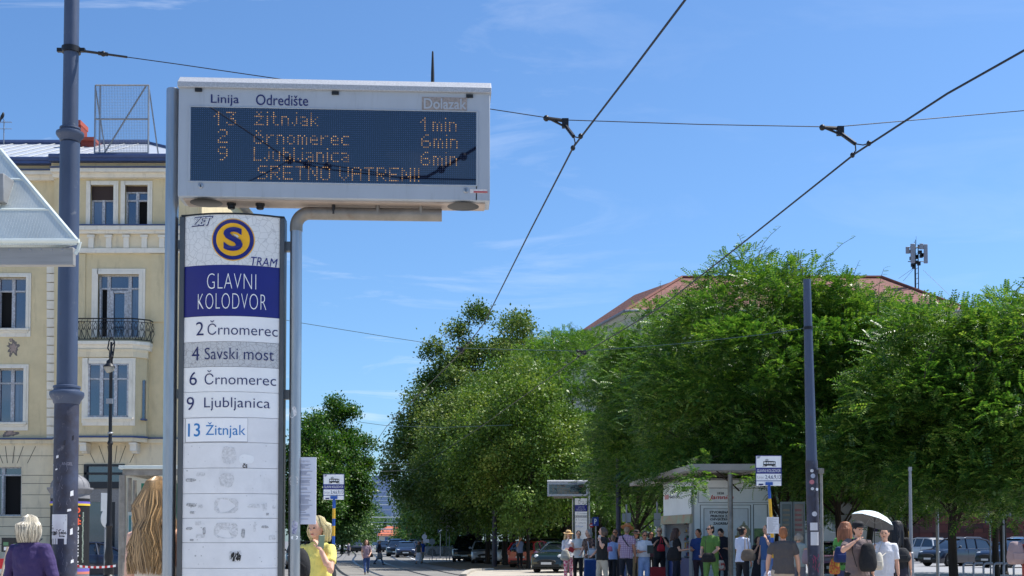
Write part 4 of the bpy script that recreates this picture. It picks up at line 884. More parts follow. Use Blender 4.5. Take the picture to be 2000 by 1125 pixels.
# advertising column
PCo = 53.0
q = W(136, 1058, PCo); col = thing("advertising_column", "round advertising column with ribbed dome and black festival poster behind the left mast", "advertising column", (q.x, q.y, 0))
zz = lambda py: W(136, py, PCo).z
m_colgrey = M("column grey", S((128, 128, 132)), .7, var=.2, vscale=5)
r_ = 37 / PCo; m_ = MB(); m_.lathe([(r_ * .98, zz(1108)), (r_ * .98, zz(974))], n=40); m_.build("drum", M("poster black", S((22, 22, 26)), .6), col)
m_ = MB(); m_.lathe([(r_ * 1.1, 0), (r_ * 1.1, .12), (r_ * 1.0, .16), (r_ * 1.0, zz(1108))], n=40); m_.build("base", m_colgrey, col)
m_ = MB(); m_.lathe([(r_ * 1.0, zz(974)), (r_ * .98, zz(966)), (r_ * 1.02, zz(964)), (r_ * 1.1, zz(959)), (r_ * 1.16, zz(956)), (r_ * 1.16, zz(953)), (r_ * .98, zz(952))], n=40); m_.build("cornice", m_colgrey, col)
m_ = MB(); m_.lathe([(r_ * .98 * cos(t), zz(952) + (zz(925) - zz(952)) * sin(t)) for t in [pi / 2 * k / 8 for k in range(8)]] + [(.06, zz(925)), (.07, zz(922)), (.03, zz(920))], n=40)
dome = m_.build("dome", m_colgrey, col); m_ = MB()
for k in range(14):
    a = 2 * pi * k / 14; m_.tube([(r_ * .985 * cos(t) * cos(a), r_ * .985 * cos(t) * sin(a), zz(952) + (zz(925) - zz(952)) * sin(t)) for t in [pi / 2 * j / 7 for j in range(7)]], .016, 4)
m_.build("dome_rib", m_colgrey, dome)
fc = lambda x, z: (r_ * .99 * sin(x / r_), -r_ * .99 * cos(x / r_), z)
def carc(px): return r_ * math.asin(max(-.99, min(.99, (px - 136) / 37)))
rot = lambda x, z: fc(-z, x)                   # lettering runs upwards
m_ = MB(); put_text(m_, "INmusic", (zz(1104), -carc(163), zz(1029), -carc(152.5)), rot, bold=.012); m_.build("poster_lettering", M("poster white", S((226, 226, 226)), .6), col, smooth=0)
m_ = MB(); put_text(m_, "#18", (zz(1026), -carc(165.5), zz(992), -carc(152.5)), rot, bold=.03); m_.build("poster_lettering", M("poster orange", S((236, 96, 60)), .6), col, smooth=0)
m_ = MB(); g = random.Random(2)
for k in range(40):
    z = zz(1098) + (zz(1000) - zz(1098)) * k / 40; a = carc(167) + .03 * g.random(); m_.add([fc(a, z), fc(a + .06, z), fc(a + .06, z + .025), fc(a, z + .025)], [(0, 1, 2, 3)])
m_.build("poster_lettering", M("poster small print", S((170, 186, 170)), .6), col, smooth=0)
for j, (c, z0, z1_) in enumerate((((112, 96, 190), 984, 980), ((226, 196, 60), 988, 984), ((110, 100, 190), 1116, 1110), ((220, 130, 110), 1121, 1116))):
    m_ = MB(); m_.lathe([(r_ * 1.004, zz(z0)), (r_ * 1.004, zz(z1_))], n=40, caps=False); m_.build("poster_band", M("band %d" % j, S(c), .6), col)

# ornate street lamp
PL = 58.0
q = W(213, 1058, PL); lamp = thing("street_lamp", "ornate black iron street lamp with hanging lantern before the yellow building", "street lamp", (q.x, q.y, 0))
zl = lambda py: W(213, py, PL).z
m_ = MB(); m_.lathe([(.2, 0), (.2, .3), (.15, .36), (.17, .5), (.12, .8), (.15, .95), (.1, 1.3), (.085, 1.9), (.12, 2.0), (.09, 2.1), (.075, 3.0)], n=16); m_.build("base", m_iron, lamp)
m_ = MB(); m_.lathe([(.075, 3.0), (.065, zl(870)), (.1, zl(866)), (.06, zl(860)), (.055, zl(700)), (.08, zl(697)), (.04, zl(690)), (.035, zl(668))], n=14); m_.build("pole", m_iron, lamp)
m_ = MB(); m_.lathe([(.08, zl(848)), (.1, zl(846)), (.08, zl(844))], n=14); m_.box(-.12, .1, -.12, -.05, zl(789), zl(779)); m_.build("junction_box", m_galv, lamp)
m_ = MB(); x = .07; m_.tube([(x - .02, 0, zl(700))] + [(x - .06 + .1 * cos(t), 0, zl(672) + .22 * sin(t)) for t in [pi * k / 10 for k in range(11)]] + [(-.12, 0, zl(680)), (-.08, 0, zl(684))], .024, 8)
m_.tube([(.06, 0, zl(690)), (-.02, 0, zl(680)), (.1, 0, zl(668))], .018, 6); m_.build("bracket", m_iron, lamp)
m_ = MB(); m_.tube([(-.06, 0, zl(684)), (-.06, 0, zl(703))], .014, 6); m_.lathe([(.03, zl(702)), (.09, zl(705)), (.1, zl(710)), (.19, zl(715)), (.2, zl(717))], (-.06, 0, 0), 16); lan = m_.build("lantern", m_iron, lamp)
m_ = MB(); m_.lathe([(.17, zl(717)), (.16, zl(722)), (.09, zl(728)), (.02, zl(729))], (-.06, 0, 0), 16); m_.build("globe", M("lamp glass", S((150, 148, 140)), .2), lan)

# signs on thin posts next to the lamp
m_signback = M("sign back", S((158, 164, 172)), .5, metal=.3, var=.1, vscale=5)
m_red = M("sign red", S((196, 30, 36)), .45)
q = W(205, 1058, 56); t = thing("road_sign", "edge on grey round and square road signs on one post before the lamp", "road sign", (q.x, q.y, 0), RAD(72))
m_ = MB(); m_.cyl((0, 0, 0), (0, 0, W(205, 965, 56).z), .03); m_.build("post", m_galv, t)
for pyc, sq in ((981, 1), (1013, 0)):
    z = W(205, pyc, 56).z; m_ = MB()
    if sq: m_.box(-.3, .3, -.045, -.03, z - .32, z + .32)
    else: m_.lathe([(.31, -.01), (.31, .01)], (0, -.045, z), 24, ax=(0, 1, 0))
    m_.build("sign_plate", m_signback, t)
q = W(217, 1058, 55); t = thing("no_entry_sign", "red round no entry sign seen at an angle on the lamp post", "road sign", (q.x, q.y - .18, 0), RAD(-64))
z = W(217, 1010, 55).z; m_ = MB(); m_.lathe([(.3, -.012), (.3, .012)], (0, -.03, z), 28, ax=(0, -1, 0)); pl = m_.build("sign_plate", m_red, t); m_ = MB(); m_.box(-.2, .2, -.05, -.041, z - .05, z + .05); m_.build("white_bar", m_white_sign, pl)
m_ = MB(); m_.cyl((0, 0, 0), (0, 0, z + .3), .03); m_.build("post", m_galv, t)

# glass tram shelter behind the long haired woman
PS = 120.0
q = W(232, 1058, PS); sh = thing("tram_shelter", "narrow glass tram shelter with pale roof left of the totem", "shelter", (q.x, q.y, 0)); so = Vector((q.x, q.y, 0))
def sp(px, py, d=0): return W(px, py, F / (F / PS + d)) - so
m_ = MB(); a, b = sp(231, 918), sp(352, 918); z0, z1_ = sp(231, 916).z, sp(231, 909).z
m_.box(a.x, b.x, 0, 1.9, z0, z1_); m_.build("roof", M("shelter roof", S((196, 204, 200)), .5, var=.08, vscale=6), sh, bevel=.01)
m_ = MB(); m_.box(a.x + .06, b.x, .03, .1, z0 - .1, z0 - .002); m_.box(a.x + .06, a.x + .14, .102, 1.8, z0 - .1, z0 - .002); m_.build("roof_beam", m_steel_dull, sh)
for px, d in ((238, .06), (252, .9), (262, 1.7), (236, 1.8), (330, .06), (340, 1.7)):
    v = sp(px, 1058, d); m_ = MB(); m_.cyl((v.x, v.y, 0), (v.x, v.y, z0 - .1), .055 if d < .1 else .035, n=14); m_.build("post", m_steel_dull, sh)
m_ = MB(); a, b = sp(274, 1110, 1.75), sp(352, 944, 1.75); m_.box(a.x, b.x, a.y, a.y + .06, 0.3, b.z); gp = m_.build("green_panel", M("green panel", S((20, 116, 92)), .5, var=.1, vscale=3), sh)
m_ = MB(); a, b = sp(281, 976, 1.7), sp(300, 955, 1.7); m_.box(a.x, b.x, a.y, a.y + .03, a.z, b.z); m_.build("panel_screen", m_black, gp)
for (x0, x1, c) in ((249, 258, (60, 120, 130)), (260, 272, (190, 178, 90))):
    m_ = MB(); a, b = sp(x0, 1112, .85), sp(x1, 1000, .85); m_.box(a.x, b.x, a.y, a.y + .04, .35, b.z); cs_ = m_.build("poster_case", M("case frame pale", S((166, 174, 172)), .5), sh); m_ = MB(); m_.box(a.x + .015, b.x - .015, a.y - .006, a.y + .03, .42, b.z - .06); m_.build("poster", M("poster %d" % c[0], S(c), .4, var=.5, vscale=3), cs_)
# tape, barrier and sticks at the left edge
PT = 60.0
m_ = MB(); a, b = W(150, 1105, PT), W(226, 1105, PT); n = 14; va, vb = [], []
for k in range(n + 1):
    v = a.lerp(b, k / n) - Vector((0, 0, .05 * 4 * k / n * (1 - k / n))); va.append(v + Vector((0, 0, .035))); vb.append(v - Vector((0, 0, .035)))
for k in range(n): m_.add([vb[k], vb[k + 1], va[k + 1], va[k], vb[k] + Vector((0, .004, 0)), vb[k + 1] + Vector((0, .004, 0)), va[k + 1] + Vector((0, .004, 0)), va[k] + Vector((0, .004, 0))], [(0, 1, 2, 3), (7, 6, 5, 4), (0, 3, 7, 4), (1, 5, 6, 2), (3, 2, 6, 7), (0, 4, 5, 1)], k % 2)
tag(m_.build("barrier_tape", [m_red, m_white_sign], smooth=0), "red and white barrier tape strung between the column and shelter", "tape")
q = W(10, 1058, 100); br = thing("road_barrier", "red and white striped road barrier behind the woman in purple", "barrier", (q.x, q.y, 0))
m_ = MB(); x = -.5
for k in range(8): m_.add([(x, -.02, .95), (x + .16, -.02, .95), (x + .24, -.02, 1.15), (x + .08, -.02, 1.15), (x, .02, .95), (x + .16, .02, .95), (x + .24, .02, 1.15), (x + .08, .02, 1.15)], [(0, 1, 2, 3), (7, 6, 5, 4), (0, 3, 7, 4), (1, 5, 6, 2), (3, 2, 6, 7), (0, 4, 5, 1)], k % 2); x += .16
m_.build("striped_board", [m_red, m_white_sign], br, smooth=0); m_ = MB()
for x in (-.35, .6): MB().box(x - .03, x + .03, .021, .07, .051, 1.2).box(x - .2, x + .2, -.2, .3, 0, .05).build("leg", m_galv, br)
q = W(24, 1058, 62); bxn = thing("notice_board", "small dark notice board with pale papers near the left edge", "notice board", (q.x, q.y, 0)); m_ = MB(); z0, z1_ = W(24, 1078, 62).z, W(24, 1050, 62).z
m_.box(-.34, .34, 0, .08, z0, z1_); m_.build("board", m_black, bxn); [MB().cyl((x, .04, 0), (x, .04, z0), .03).build("leg", m_galv, bxn) for x in (-.25, .25)]
for i, (x, z) in enumerate(((-.2, .25), (-.18, .1), (.12, .2), (.2, .06))):
    m_ = MB(); m_.box(x - .08, x + .08, -.006, .01, z0 + z - .05, z0 + z + .06); m_.build("notice", m_paper if i % 2 else M("green note", S((90, 130, 96)), .7), bxn)
m_ = MB(); a, b = W(0, 1150, 150), W(15, 1068, 150); a = b + (a - b).normalized() * 1.7; a.z = max(a.z, .0); m_.cyl(a, b, .014, n=8); tag(m_.build("wooden_pole", M("pale wood", S((196, 176, 150)), .7, var=.2, vscale=8)), "thin pale wooden pole leaning at the bottom left corner", "pole")

# tram stop signs on striped poles
m_pole_blue = M("pole blue", S((34, 84, 168)), .5, var=.15, vscale=9); m_pole_yel = M("pole yellow", S((214, 168, 48)), .5, var=.15, vscale=9)
def stop_sign(label, PX, box, foot, bands, notice=None):
    (x0, y0, x1, y1) = box; q = W(foot, 1058, PX); o_ = Vector((q.x, q.y, 0)); t = thing("tram_stop_sign", label, "tram stop sign", o_, group="tram stop signs")
    def P(px, py, d=0): v = W(px, py, PX) - o_; return Vector((v.x, v.y - d, v.z))
    tl, br_ = P(x0, y0), P(x1, y1); w, h = br_.x - tl.x, tl.z - br_.z
    m_ = MB(); m_.box(tl.x, br_.x, -.02, .0, br_.z, tl.z); pl = m_.build("sign_plate", m_white_sign, t, bevel=.004)
    m_ = MB(); m_.box(tl.x + .002, br_.x - .002, -.024, -.018, tl.z - .6 * h, tl.z - .4 * h); bnd = m_.build("blue_band", m_blue_panel, pl)
    m_ = MB(); m_.box(tl.x + .002, br_.x - .002, -.023, -.018, br_.z + .155 * h, br_.z + .175 * h); m_.box(tl.x - .004, br_.x + .004, -.0235, -.004, tl.z - .008, tl.z + .004); m_.box(tl.x - .004, tl.x + .004, -.0235, -.004, br_.z, tl.z); m_.box(br_.x - .004, br_.x + .004, -.0235, -.004, br_.z, tl.z); m_.build("blue_line", m_blue_panel, pl)
    f = lambda x, z: (x, -.0265, z); X_ = lambda u: tl.x + w * u; Z_ = lambda v: tl.z - h * v
    m_ = MB(); put_text(m_, "GLAVNI KOLODVOR", (X_(.04), Z_(.55), X_(.97), Z_(.45)), f); m_.build("lettering", m_white_sign, bnd, smooth=0)
    m_ = MB(); tram_icon(m_, (X_(.25), Z_(.36), X_(.8), Z_(.12)), f); m_.build("tram_symbol", m_black, pl, smooth=0)
    m_ = MB(); put_text(m_, "2,4,6,9,13", (X_(.36), Z_(.79), X_(.97), Z_(.64)), f); put_text(m_, "Linije:", (X_(.05), Z_(.79), X_(.32), Z_(.67)), f, bold=-.02); put_text(m_, "ZET", (X_(.03), Z_(.09), X_(.18), Z_(.03)), f, shear=.3, bold=.03); m_.box(X_(.1), X_(.28), -.024, -.018, Z_(.98), Z_(.93)); m_.build("lettering", m_navy, pl, smooth=0)
    a, b = P((x0 + x1) / 2 + .5, y1 - 4), Vector((0, 0, 0)); m_ = MB(); m_.box(a.x - .07, a.x + .07, -.045, -.021, a.z - .03, a.z + .03); m_.build("clamp", m_pole_blue, t)
    for (ya, yb_, c) in bands:
        za, zb_ = P(foot, ya).z, max(0, P(foot, yb_).z); k0, k1 = za / a.z, zb_ / a.z; m_ = MB(); m_.cyl((a.x * k0, 0, za), (a.x * k1, 0, zb_), .03 if za > .1 else .03, n=12); m_.build("pole_band", m_pole_blue if c else m_pole_yel, t)
    if notice:
        p0, p1 = P(notice[0], notice[3]), P(notice[2], notice[1]); m_ = MB(); m_.box(p0.x, p1.x, -.05, -.032, p0.z, p1.z); no = m_.build("timetable_notice", m_paper, t); m_ = MB(); g = random.Random(8)
        for k in range(15):
            z = p1.z - (p1.z - p0.z) * (.06 + .06 * k); m_.box(p0.x + .02, p0.x + .02 + (p1.x - p0.x - .04) * g.uniform(.4, 1), -.0525, -.045, z - .005, z)
        m_.build("print", M("grey print", S((120, 122, 134)), .7), no, smooth=0)
    return t
stop_sign("white and blue tram stop sign on a leaning striped pole before the water kiosk", 100.0, (1476, 890, 1526, 949), 1517, [(946, 974, 1), (974, 1012, 0), (1012, 1014, 1), (1014, 1050, 0), (1050, 1065, 1), (1065, 1090, 0), (1090, 1110, 1), (1110, 1150, 0), (1150, 1200, 1), (1200, 1300, 0)], (1497, 1010, 1520, 1042))
stop_sign("white and blue tram stop sign on a striped pole above the blonde woman in yellow", 96.0, (632, 926, 672, 976), 650, [(974, 993, 1), (993, 1013, 0), (1013, 1027, 1), (1027, 1047, 0), (1047, 1075, 1), (1075, 1100, 0), (1100, 1230, 1)])
# white notice hanging on the totem's right post, seen from behind the post
PN = 305.0
q = W(600, 1058, PN); no = thing("timetable_board", "white printed notice board clamped behind the right post of the totem", "notice board", (q.x, q.y, 0)); o_ = Vector((q.x, q.y, 0))
a, b = W(583, 1024, PN) - o_, W(617.5, 893, PN) - o_
m_ = MB(); m_.box(a.x, b.x, 0, .012, a.z, b.z); bd_ = m_.build("board", M("notice sheet", S((204, 208, 222)), .5), no); g = random.Random(6)
m_ = MB(); k = b.z - .045
while k > a.z + .03:
    x = a.x + .008; m_.box(x, x + (b.x - a.x - .03) * g.uniform(.35, 1), -.003, .004, k - .0035, k); k -= g.choice((.008, .008, .008, .02, .014))
put_text(m_, "OBAVIJEST", (b.x - .04, b.z - .035, a.x + .01, b.z - .022), lambda x, z: (x, -.003, z)); m_.build("print", M("faint print", S((150, 154, 172)), .7), bd_, smooth=0)
m_ = MB(); m_.cyl((a.x - .02, .02, 0), (a.x - .02, .02, b.z), .012); m_.build("post", m_galv, no)

# ================================================================== water kiosk and platform canopy
m_kw = M("kiosk white", S((240, 242, 242)), .45, var=.06, vscale=2)
m_kt = M("kiosk pale teal", S((214, 230, 234)), .45, var=.12, vscale=.8, col2=S((238, 242, 242)))
c0 = W(1353, 1058, 70); c0.z = .17; c1 = W(1296, 1058, 64.8); c1.z = .17
kio = thing("kiosk", "white street kiosk with mineral water advert and open goods shelves at one end", "kiosk", c0)
kx = Vector((1, .06, 0)).normalized(); ky = (c1 - c0); DL = ky.length; ky.normalize()
def K(u, v, z, out=0): return kx * u + ky * v + Vector((0, 0, z)) + Vector((kx.y, -kx.x, 0)) * out
def Kp(px, py, out=0):  # photo pixel on the long face -> u, z
    r = ray(px, py); n = Vector((kx.y, -kx.x, 0)); k = ((c0 - Vector((0, 0, EYE))).dot(n) + out) / r.dot(n); p = Vector((0, 0, EYE)) + r * k - c0; return p.dot(kx), p.z
zt_ = Kp(1400, 938)[1]; LU = Kp(1506, 1000)[0]
def kbox(mb, u0, u1, v0, v1, z0, z1_): mb.rings([[K(u0, v0, z), K(u1, v0, z), K(u1, v1, z), K(u0, v1, z)] for z in (z0, z1_)]); return mb
m_ = MB(); kbox(m_, 0, LU, .02, .06, 0, zt_); kbox(m_, 0, LU, DL - .04, DL, 0, zt_); kbox(m_, LU - .04, LU, .061, DL - .041, 0, zt_); m_.build("long_wall", m_kw, kio, smooth=0)
m_ = MB(); kbox(m_, .0, .04, .061, DL - .041, zt_ - .98, zt_); hb = m_.build("end_header", m_kw, kio, smooth=0)
m_ = MB(); kbox(m_, -.012, LU + .02, -.02, DL + .02, zt_ + .002, zt_ + .05); m_.build("roof", M("kiosk roof", S((150, 150, 148)), .7), kio, smooth=0)
m_ = MB(); kbox(m_, -.03, .045, .0, .019, 0, zt_); kbox(m_, -.03, -.003, .02, .25, 0, zt_ - .99); kbox(m_, -.03, .04, DL - .2, DL - .05, 0, zt_ - .99); m_.build("corner_post", M("kiosk corner", S((150, 156, 158)), .5, metal=.2), kio, smooth=0)
m_ = MB(); m_.rings([[K(-.1, v, zt_ - 1.2), K(-.005, v, zt_ - 1.2), K(-.005, v, zt_ - .95), K(-.07, v, zt_ - .95)] for v in (-.02, DL)]); m_.build("shutter_box", M("shutter film", S((190, 176, 150)), .6, var=.4, vscale=3, col2=S((140, 178, 150)), dark=S((184, 130, 104))), kio, smooth=0)
m_ = MB(); kbox(m_, .9, .95, .07, DL - .05, 0, zt_ - .5); m_.build("back_panel", M("kiosk inside", S((50, 50, 56)), .8), kio, smooth=0)
g = random.Random(9)
cols_ = [M("goods %d" % i, S(c), .5) for i, c in enumerate(((176, 60, 54), (60, 92, 160), (206, 196, 180), (90, 60, 48), (150, 140, 150), (214, 168, 60), (70, 110, 80), (170, 176, 190)))]
for j in range(7):
    z = .85 + .24 * j; m_ = MB(); kbox(m_, .6, .89, .08, DL - .06, z, z + .02); shf = m_.build("shelf", M("shelf grey", S((120, 120, 124)), .5), kio, smooth=0); v = .1
    while v < DL - .15:
        w = g.uniform(.06, .16); h = g.uniform(.08, .19); m_ = MB(); kbox(m_, .62, .75, v, v + w * .9, z + .021, z + h); m_.build("packet", g.choice(cols_), shf, smooth=0); v += w + .01
m_ = MB(); kbox(m_, .12, .59, .08, DL - .06, 0, .82); m_.build("counter", M("counter blue", S((44, 70, 130)), .5, var=.3, vscale=4), kio, smooth=0)
# end header lettering and logo
def Kend(px, py):
    r = ray(px, py); n = ky.cross(Vector((0, 0, 1))).normalized(); k = (c0 + kx * -.004 - Vector((0, 0, EYE))).dot(n) / r.dot(n); p = Vector((0, 0, EYE)) + r * k - c0; return p.dot(ky), p.z
fe = lambda v, z: tuple(K(-.004, v, z))
def endtext(mb, s, x0, y0, x1, y1, **k): a, b = Kend(x0, y1), Kend(x1, y0); put_text(mb, s, (a[0], a[1], b[0], b[1]), fe, **k)
m_ = MB(); endtext(m_, "TISAK", 1308, 957, 1328, 964, bold=.02); endtext(m_, "MEDIA", 1309, 967, 1328, 974, bold=.02); m_.build("lettering", M("header grey", S((70, 72, 78)), .6), hb, smooth=0)
m_ = MB(); a, b = Kend(1298, 976), Kend(1306, 966); m_.add([fe(a[0], a[1]), fe(b[0], a[1]), fe(b[0], b[1]), fe(a[0], b[1])], [(0, 1, 2, 3)]); m_.build("logo_block", M("logo pink", S((214, 150, 150)), .6), hb, smooth=0)
# advert on the long wall
def kq(mb, x0, y0, x1, y1, out): a, b = Kp(x0, y1), Kp(x1, y0); mb.add([K(a[0], .02, a[1], out), K(b[0], .02, a[1], out), K(b[0], .02, b[1], out), K(a[0], .02, b[1], out)], [(0, 1, 2, 3)])
def kframe(mb, x0, y0, x1, y1, t, out):
    for q in ((x0, y0, x1, y0 + t), (x0, y1 - t, x1, y1), (x0, y0, x0 + t, y1), (x1 - t, y0, x1, y1)): kq(mb, *q, out)
m_ = MB(); kq(m_, 1356, 955, 1503, 1124, .003); adv = m_.build("advert_film", m_kt, kio, smooth=0)
m_ = MB(); kq(m_, 1375, 993, 1462, 1100, .006); pst = m_.build("advert_panel", M("advert sky", S((208, 218, 222)), .45, var=.2, vscale=2), kio, smooth=0)
m_ = MB(); kframe(m_, 1368, 986, 1467, 1110, .8, .009); kframe(m_, 1375, 993, 1462, 1104, .6, .010); kframe(m_, 1472, 985, 1500, 1110, .8, .009); kframe(m_, 1364, 953, 1502, 982, .7, .009); m_.build("advert_outline", M("line dark", S((90, 100, 104)), .6), adv, smooth=0)
fk = lambda u, z: tuple(K(u, .02, z, .012))
def ktext(mb, s, x0, y0, x1, y1, **k): a, b = Kp(x0, y1), Kp(x1, y0); put_text(mb, s, (a[0], a[1], b[0], b[1]), fk, **k)
m_ = MB()
for s, x0, x1, y in (("STVORENA U", 1386, 1431, 998), ("PRIRODI ZA", 1388, 1426, 1005.5), ("OSVJEŽENJE", 1387, 1431, 1012.5), ("ZAGREBA", 1393, 1424, 1020)): ktext(m_, s, x0, y - (1.3 if "Ž" in s else 0), x1, y + 5, bold=.035)
ktext(m_, "1828", 1401, 961, 1414, 965.5, bold=.01); m_.build("advert_lettering", m_black, pst, smooth=0)
m_ = MB(); ktext(m_, "Jamnica", 1385, 967, 1433, 977.5, bold=.012, shear=.3); m_.build("advert_lettering", m_red, adv, smooth=0)
m_ = MB(); 
def dome_shape(px, py, w, h):
    pts = [(px - w / 2, py)] + [(px - w / 2 * cos(t), py - h * sin(t)) for t in [pi * k / 14 for k in range(1, 14)]] + [(px + w / 2, py)]; m_.add([K(*(lambda a: (a[0], .02, a[1]))(Kp(x, y)), .012) for x, y in pts], [tuple(range(len(pts)))[::-1]])
dome_shape(1453, 1046, 28, 22); kq(m_, 1452, 1018, 1454.5, 1026, .012); kq(m_, 1450.5, 1021, 1456, 1026, .0125); m_.build("advert_dome", M("dome print", S((150, 152, 128)), .5, var=.3, vscale=9), pst, smooth=0)
m_ = MB(); kq(m_, 1436, 1046, 1462, 1100, .011); m_.build("advert_print", M("dome base", S((164, 138, 76)), .5, var=.3, vscale=5), pst, smooth=0)
m_ = MB(); kq(m_, 1474, 1032, 1499, 1108, .007); m_.build("advert_print", M("meadow print", S((60, 130, 104)), .5, var=.5, vscale=4, col2=S((150, 176, 110))), adv, smooth=0)
# canopy over the platform, running away along the tracks
q = W(1427, 1058, 75); cpy = thing("platform_canopy", "flat grey metal canopy on a steel post over the people waiting at the kiosk", "canopy", (q.x, q.y, 0)); o_ = Vector((q.x, q.y, 0))
nl, fl_ = W(1347, 914, 75), W(1231, 944, 58); nl -= o_; fl_ -= o_; nr = W(1496, 914, 75) - o_; zc = nl.z; ax_ = Vector((fl_.x - nl.x, fl_.y - nl.y, 0)); m_can = M("canopy grey", S((158, 152, 146)), .6, metal=.1, var=.12, vscale=2)
def para(mb, P, u, s0, s1, t0, t1, z0, z1_): mb.rings([[P + u * s0 + ax_ * t0 + Vector((0, 0, z - P.z)), P + u * s1 + ax_ * t0 + Vector((0, 0, z - P.z)), P + u * s1 + ax_ * t1 + Vector((0, 0, z - P.z)), P + u * s0 + ax_ * t1 + Vector((0, 0, z - P.z))] for z in (z0, z1_)])
uu = Vector((nr.x - nl.x, 0, 0))
m_ = MB(); para(m_, nl, uu, .02, .98, .02, .98, zc - .0, zc + .05); m_.build("deck", M("canopy deck", S((214, 210, 204)), .6, var=.1, vscale=1), cpy, smooth=0)
m_ = MB(); para(m_, nl, uu, -.01, 1.02, -.012, .018, zc - .07, zc + .1); para(m_, nl, uu, -.01, .018, .0181, 1.0, zc - .06, zc + .08); para(m_, nl, uu, .982, 1.02, .0181, 1.0, zc - .06, zc + .08); para(m_, nl, uu, .0181, .9819, .985, 1.0, zc - .06, zc + .06); m_.build("edge_beam", m_can, cpy, smooth=0)
for k in (.3, .6): m_ = MB(); para(m_, nl, uu, .019, .981, k, k + .02, zc - .09, zc - .002); m_.build("cross_beam", m_can, cpy, smooth=0)
m_ = MB(); m_.lathe([(.066, .17), (.066, 1.05), (.07, 1.06), (.07, 2.2), (.066, 2.21), (.066, zc - .09)], n=16); m_.build("post", m_steel_dull, cpy)
v = ax_ * .8; m_ = MB(); m_.cyl((v.x, v.y, 0), (v.x, v.y, zc - .09), .05, n=14); m_.build("post", m_steel_dull, cpy)
q = W(1605, 1058, 101); t = thing("shelter_post", "thin grey steel post standing tight against the stickered blue mast", "post", (q.x, q.y, 0)); m_ = MB(); m_.lathe([(.035, 0), (.035, 2.2), (.03, 2.21), (.03, W(1605, 925, 101).z)], n=12); m_.build("shaft", m_steel_dull, t); m_ = MB(); m_.box(-.045, .045, -.045, .045, W(1605, 925, 101).z, W(1605, 915, 101).z); m_.build("cap", m_steel_dull, t)
# glass poster booths right of the kiosk
for lab, x0, x1, inn in (("grey framed glass booth with greenish panel beside the kiosk", 1526, 1548, (90, 104, 104)), ("grey framed poster case with faded red lettering beside the stickered mast", 1550, 1573, (142, 132, 124))):
    P_ = 74.0; q = W((x0 + x1) / 2, 1058, P_); t = thing("poster_case", lab, "poster case", (q.x, q.y, 0)); o_ = Vector((q.x, q.y, 0)); hw = (x1 - x0) / 2 / P_; zt2 = W(x0, 980, P_).z
    m_ = MB(); m_.box(-hw, -hw + .03, 0, .14, 0, zt2); m_.box(hw - .03, hw, 0, .14, 0, zt2); m_.box(-hw + .03, hw - .03, 0, .14, zt2 - .06, zt2); m_.box(-hw + .03, hw - .03, 0, .14, .3, .4); m_.build("frame", M("case frame", S((120, 130, 130)), .5), t, smooth=0)
    m_ = MB(); m_.box(-hw + .031, hw - .031, .04, .1, .41, zt2 - .061); pn = m_.build("panel", M("case panel %d" % inn[0], S(inn), .25, var=.2, vscale=3), t, smooth=0)
    m_ = MB(); g = random.Random(inn[0])
    for k in range(6):
        z = zt2 - .25 - .13 * k; m_.box(-hw + .05, hw - .05 - .06 * g.random(), .035, .045, z, z + .06)
    m_.build("faded_print", M("faded red %d" % inn[0], S((150, 96, 92)) if x0 > 1540 else S((130, 120, 100)), .5), pn, smooth=0)
q = W(1525, 1058, 72); t = thing("road_barrier", "red and white upright marker board beside the glass booth", "barrier", (q.x, q.y, 0)); m_ = MB()
for k in range(8): m_.box(-.05, .05, 0, .03, .6 + .17 * k, .77 + .17 * k, k % 2)
m_.build("striped_board", [m_red, m_white_sign], t, smooth=0); m_ = MB(); m_.cyl((0, .05, 0), (0, .05, 1.95), .02); m_.box(-.2, .2, -.1, .2, 0, .06); m_.build("leg", m_galv, t)

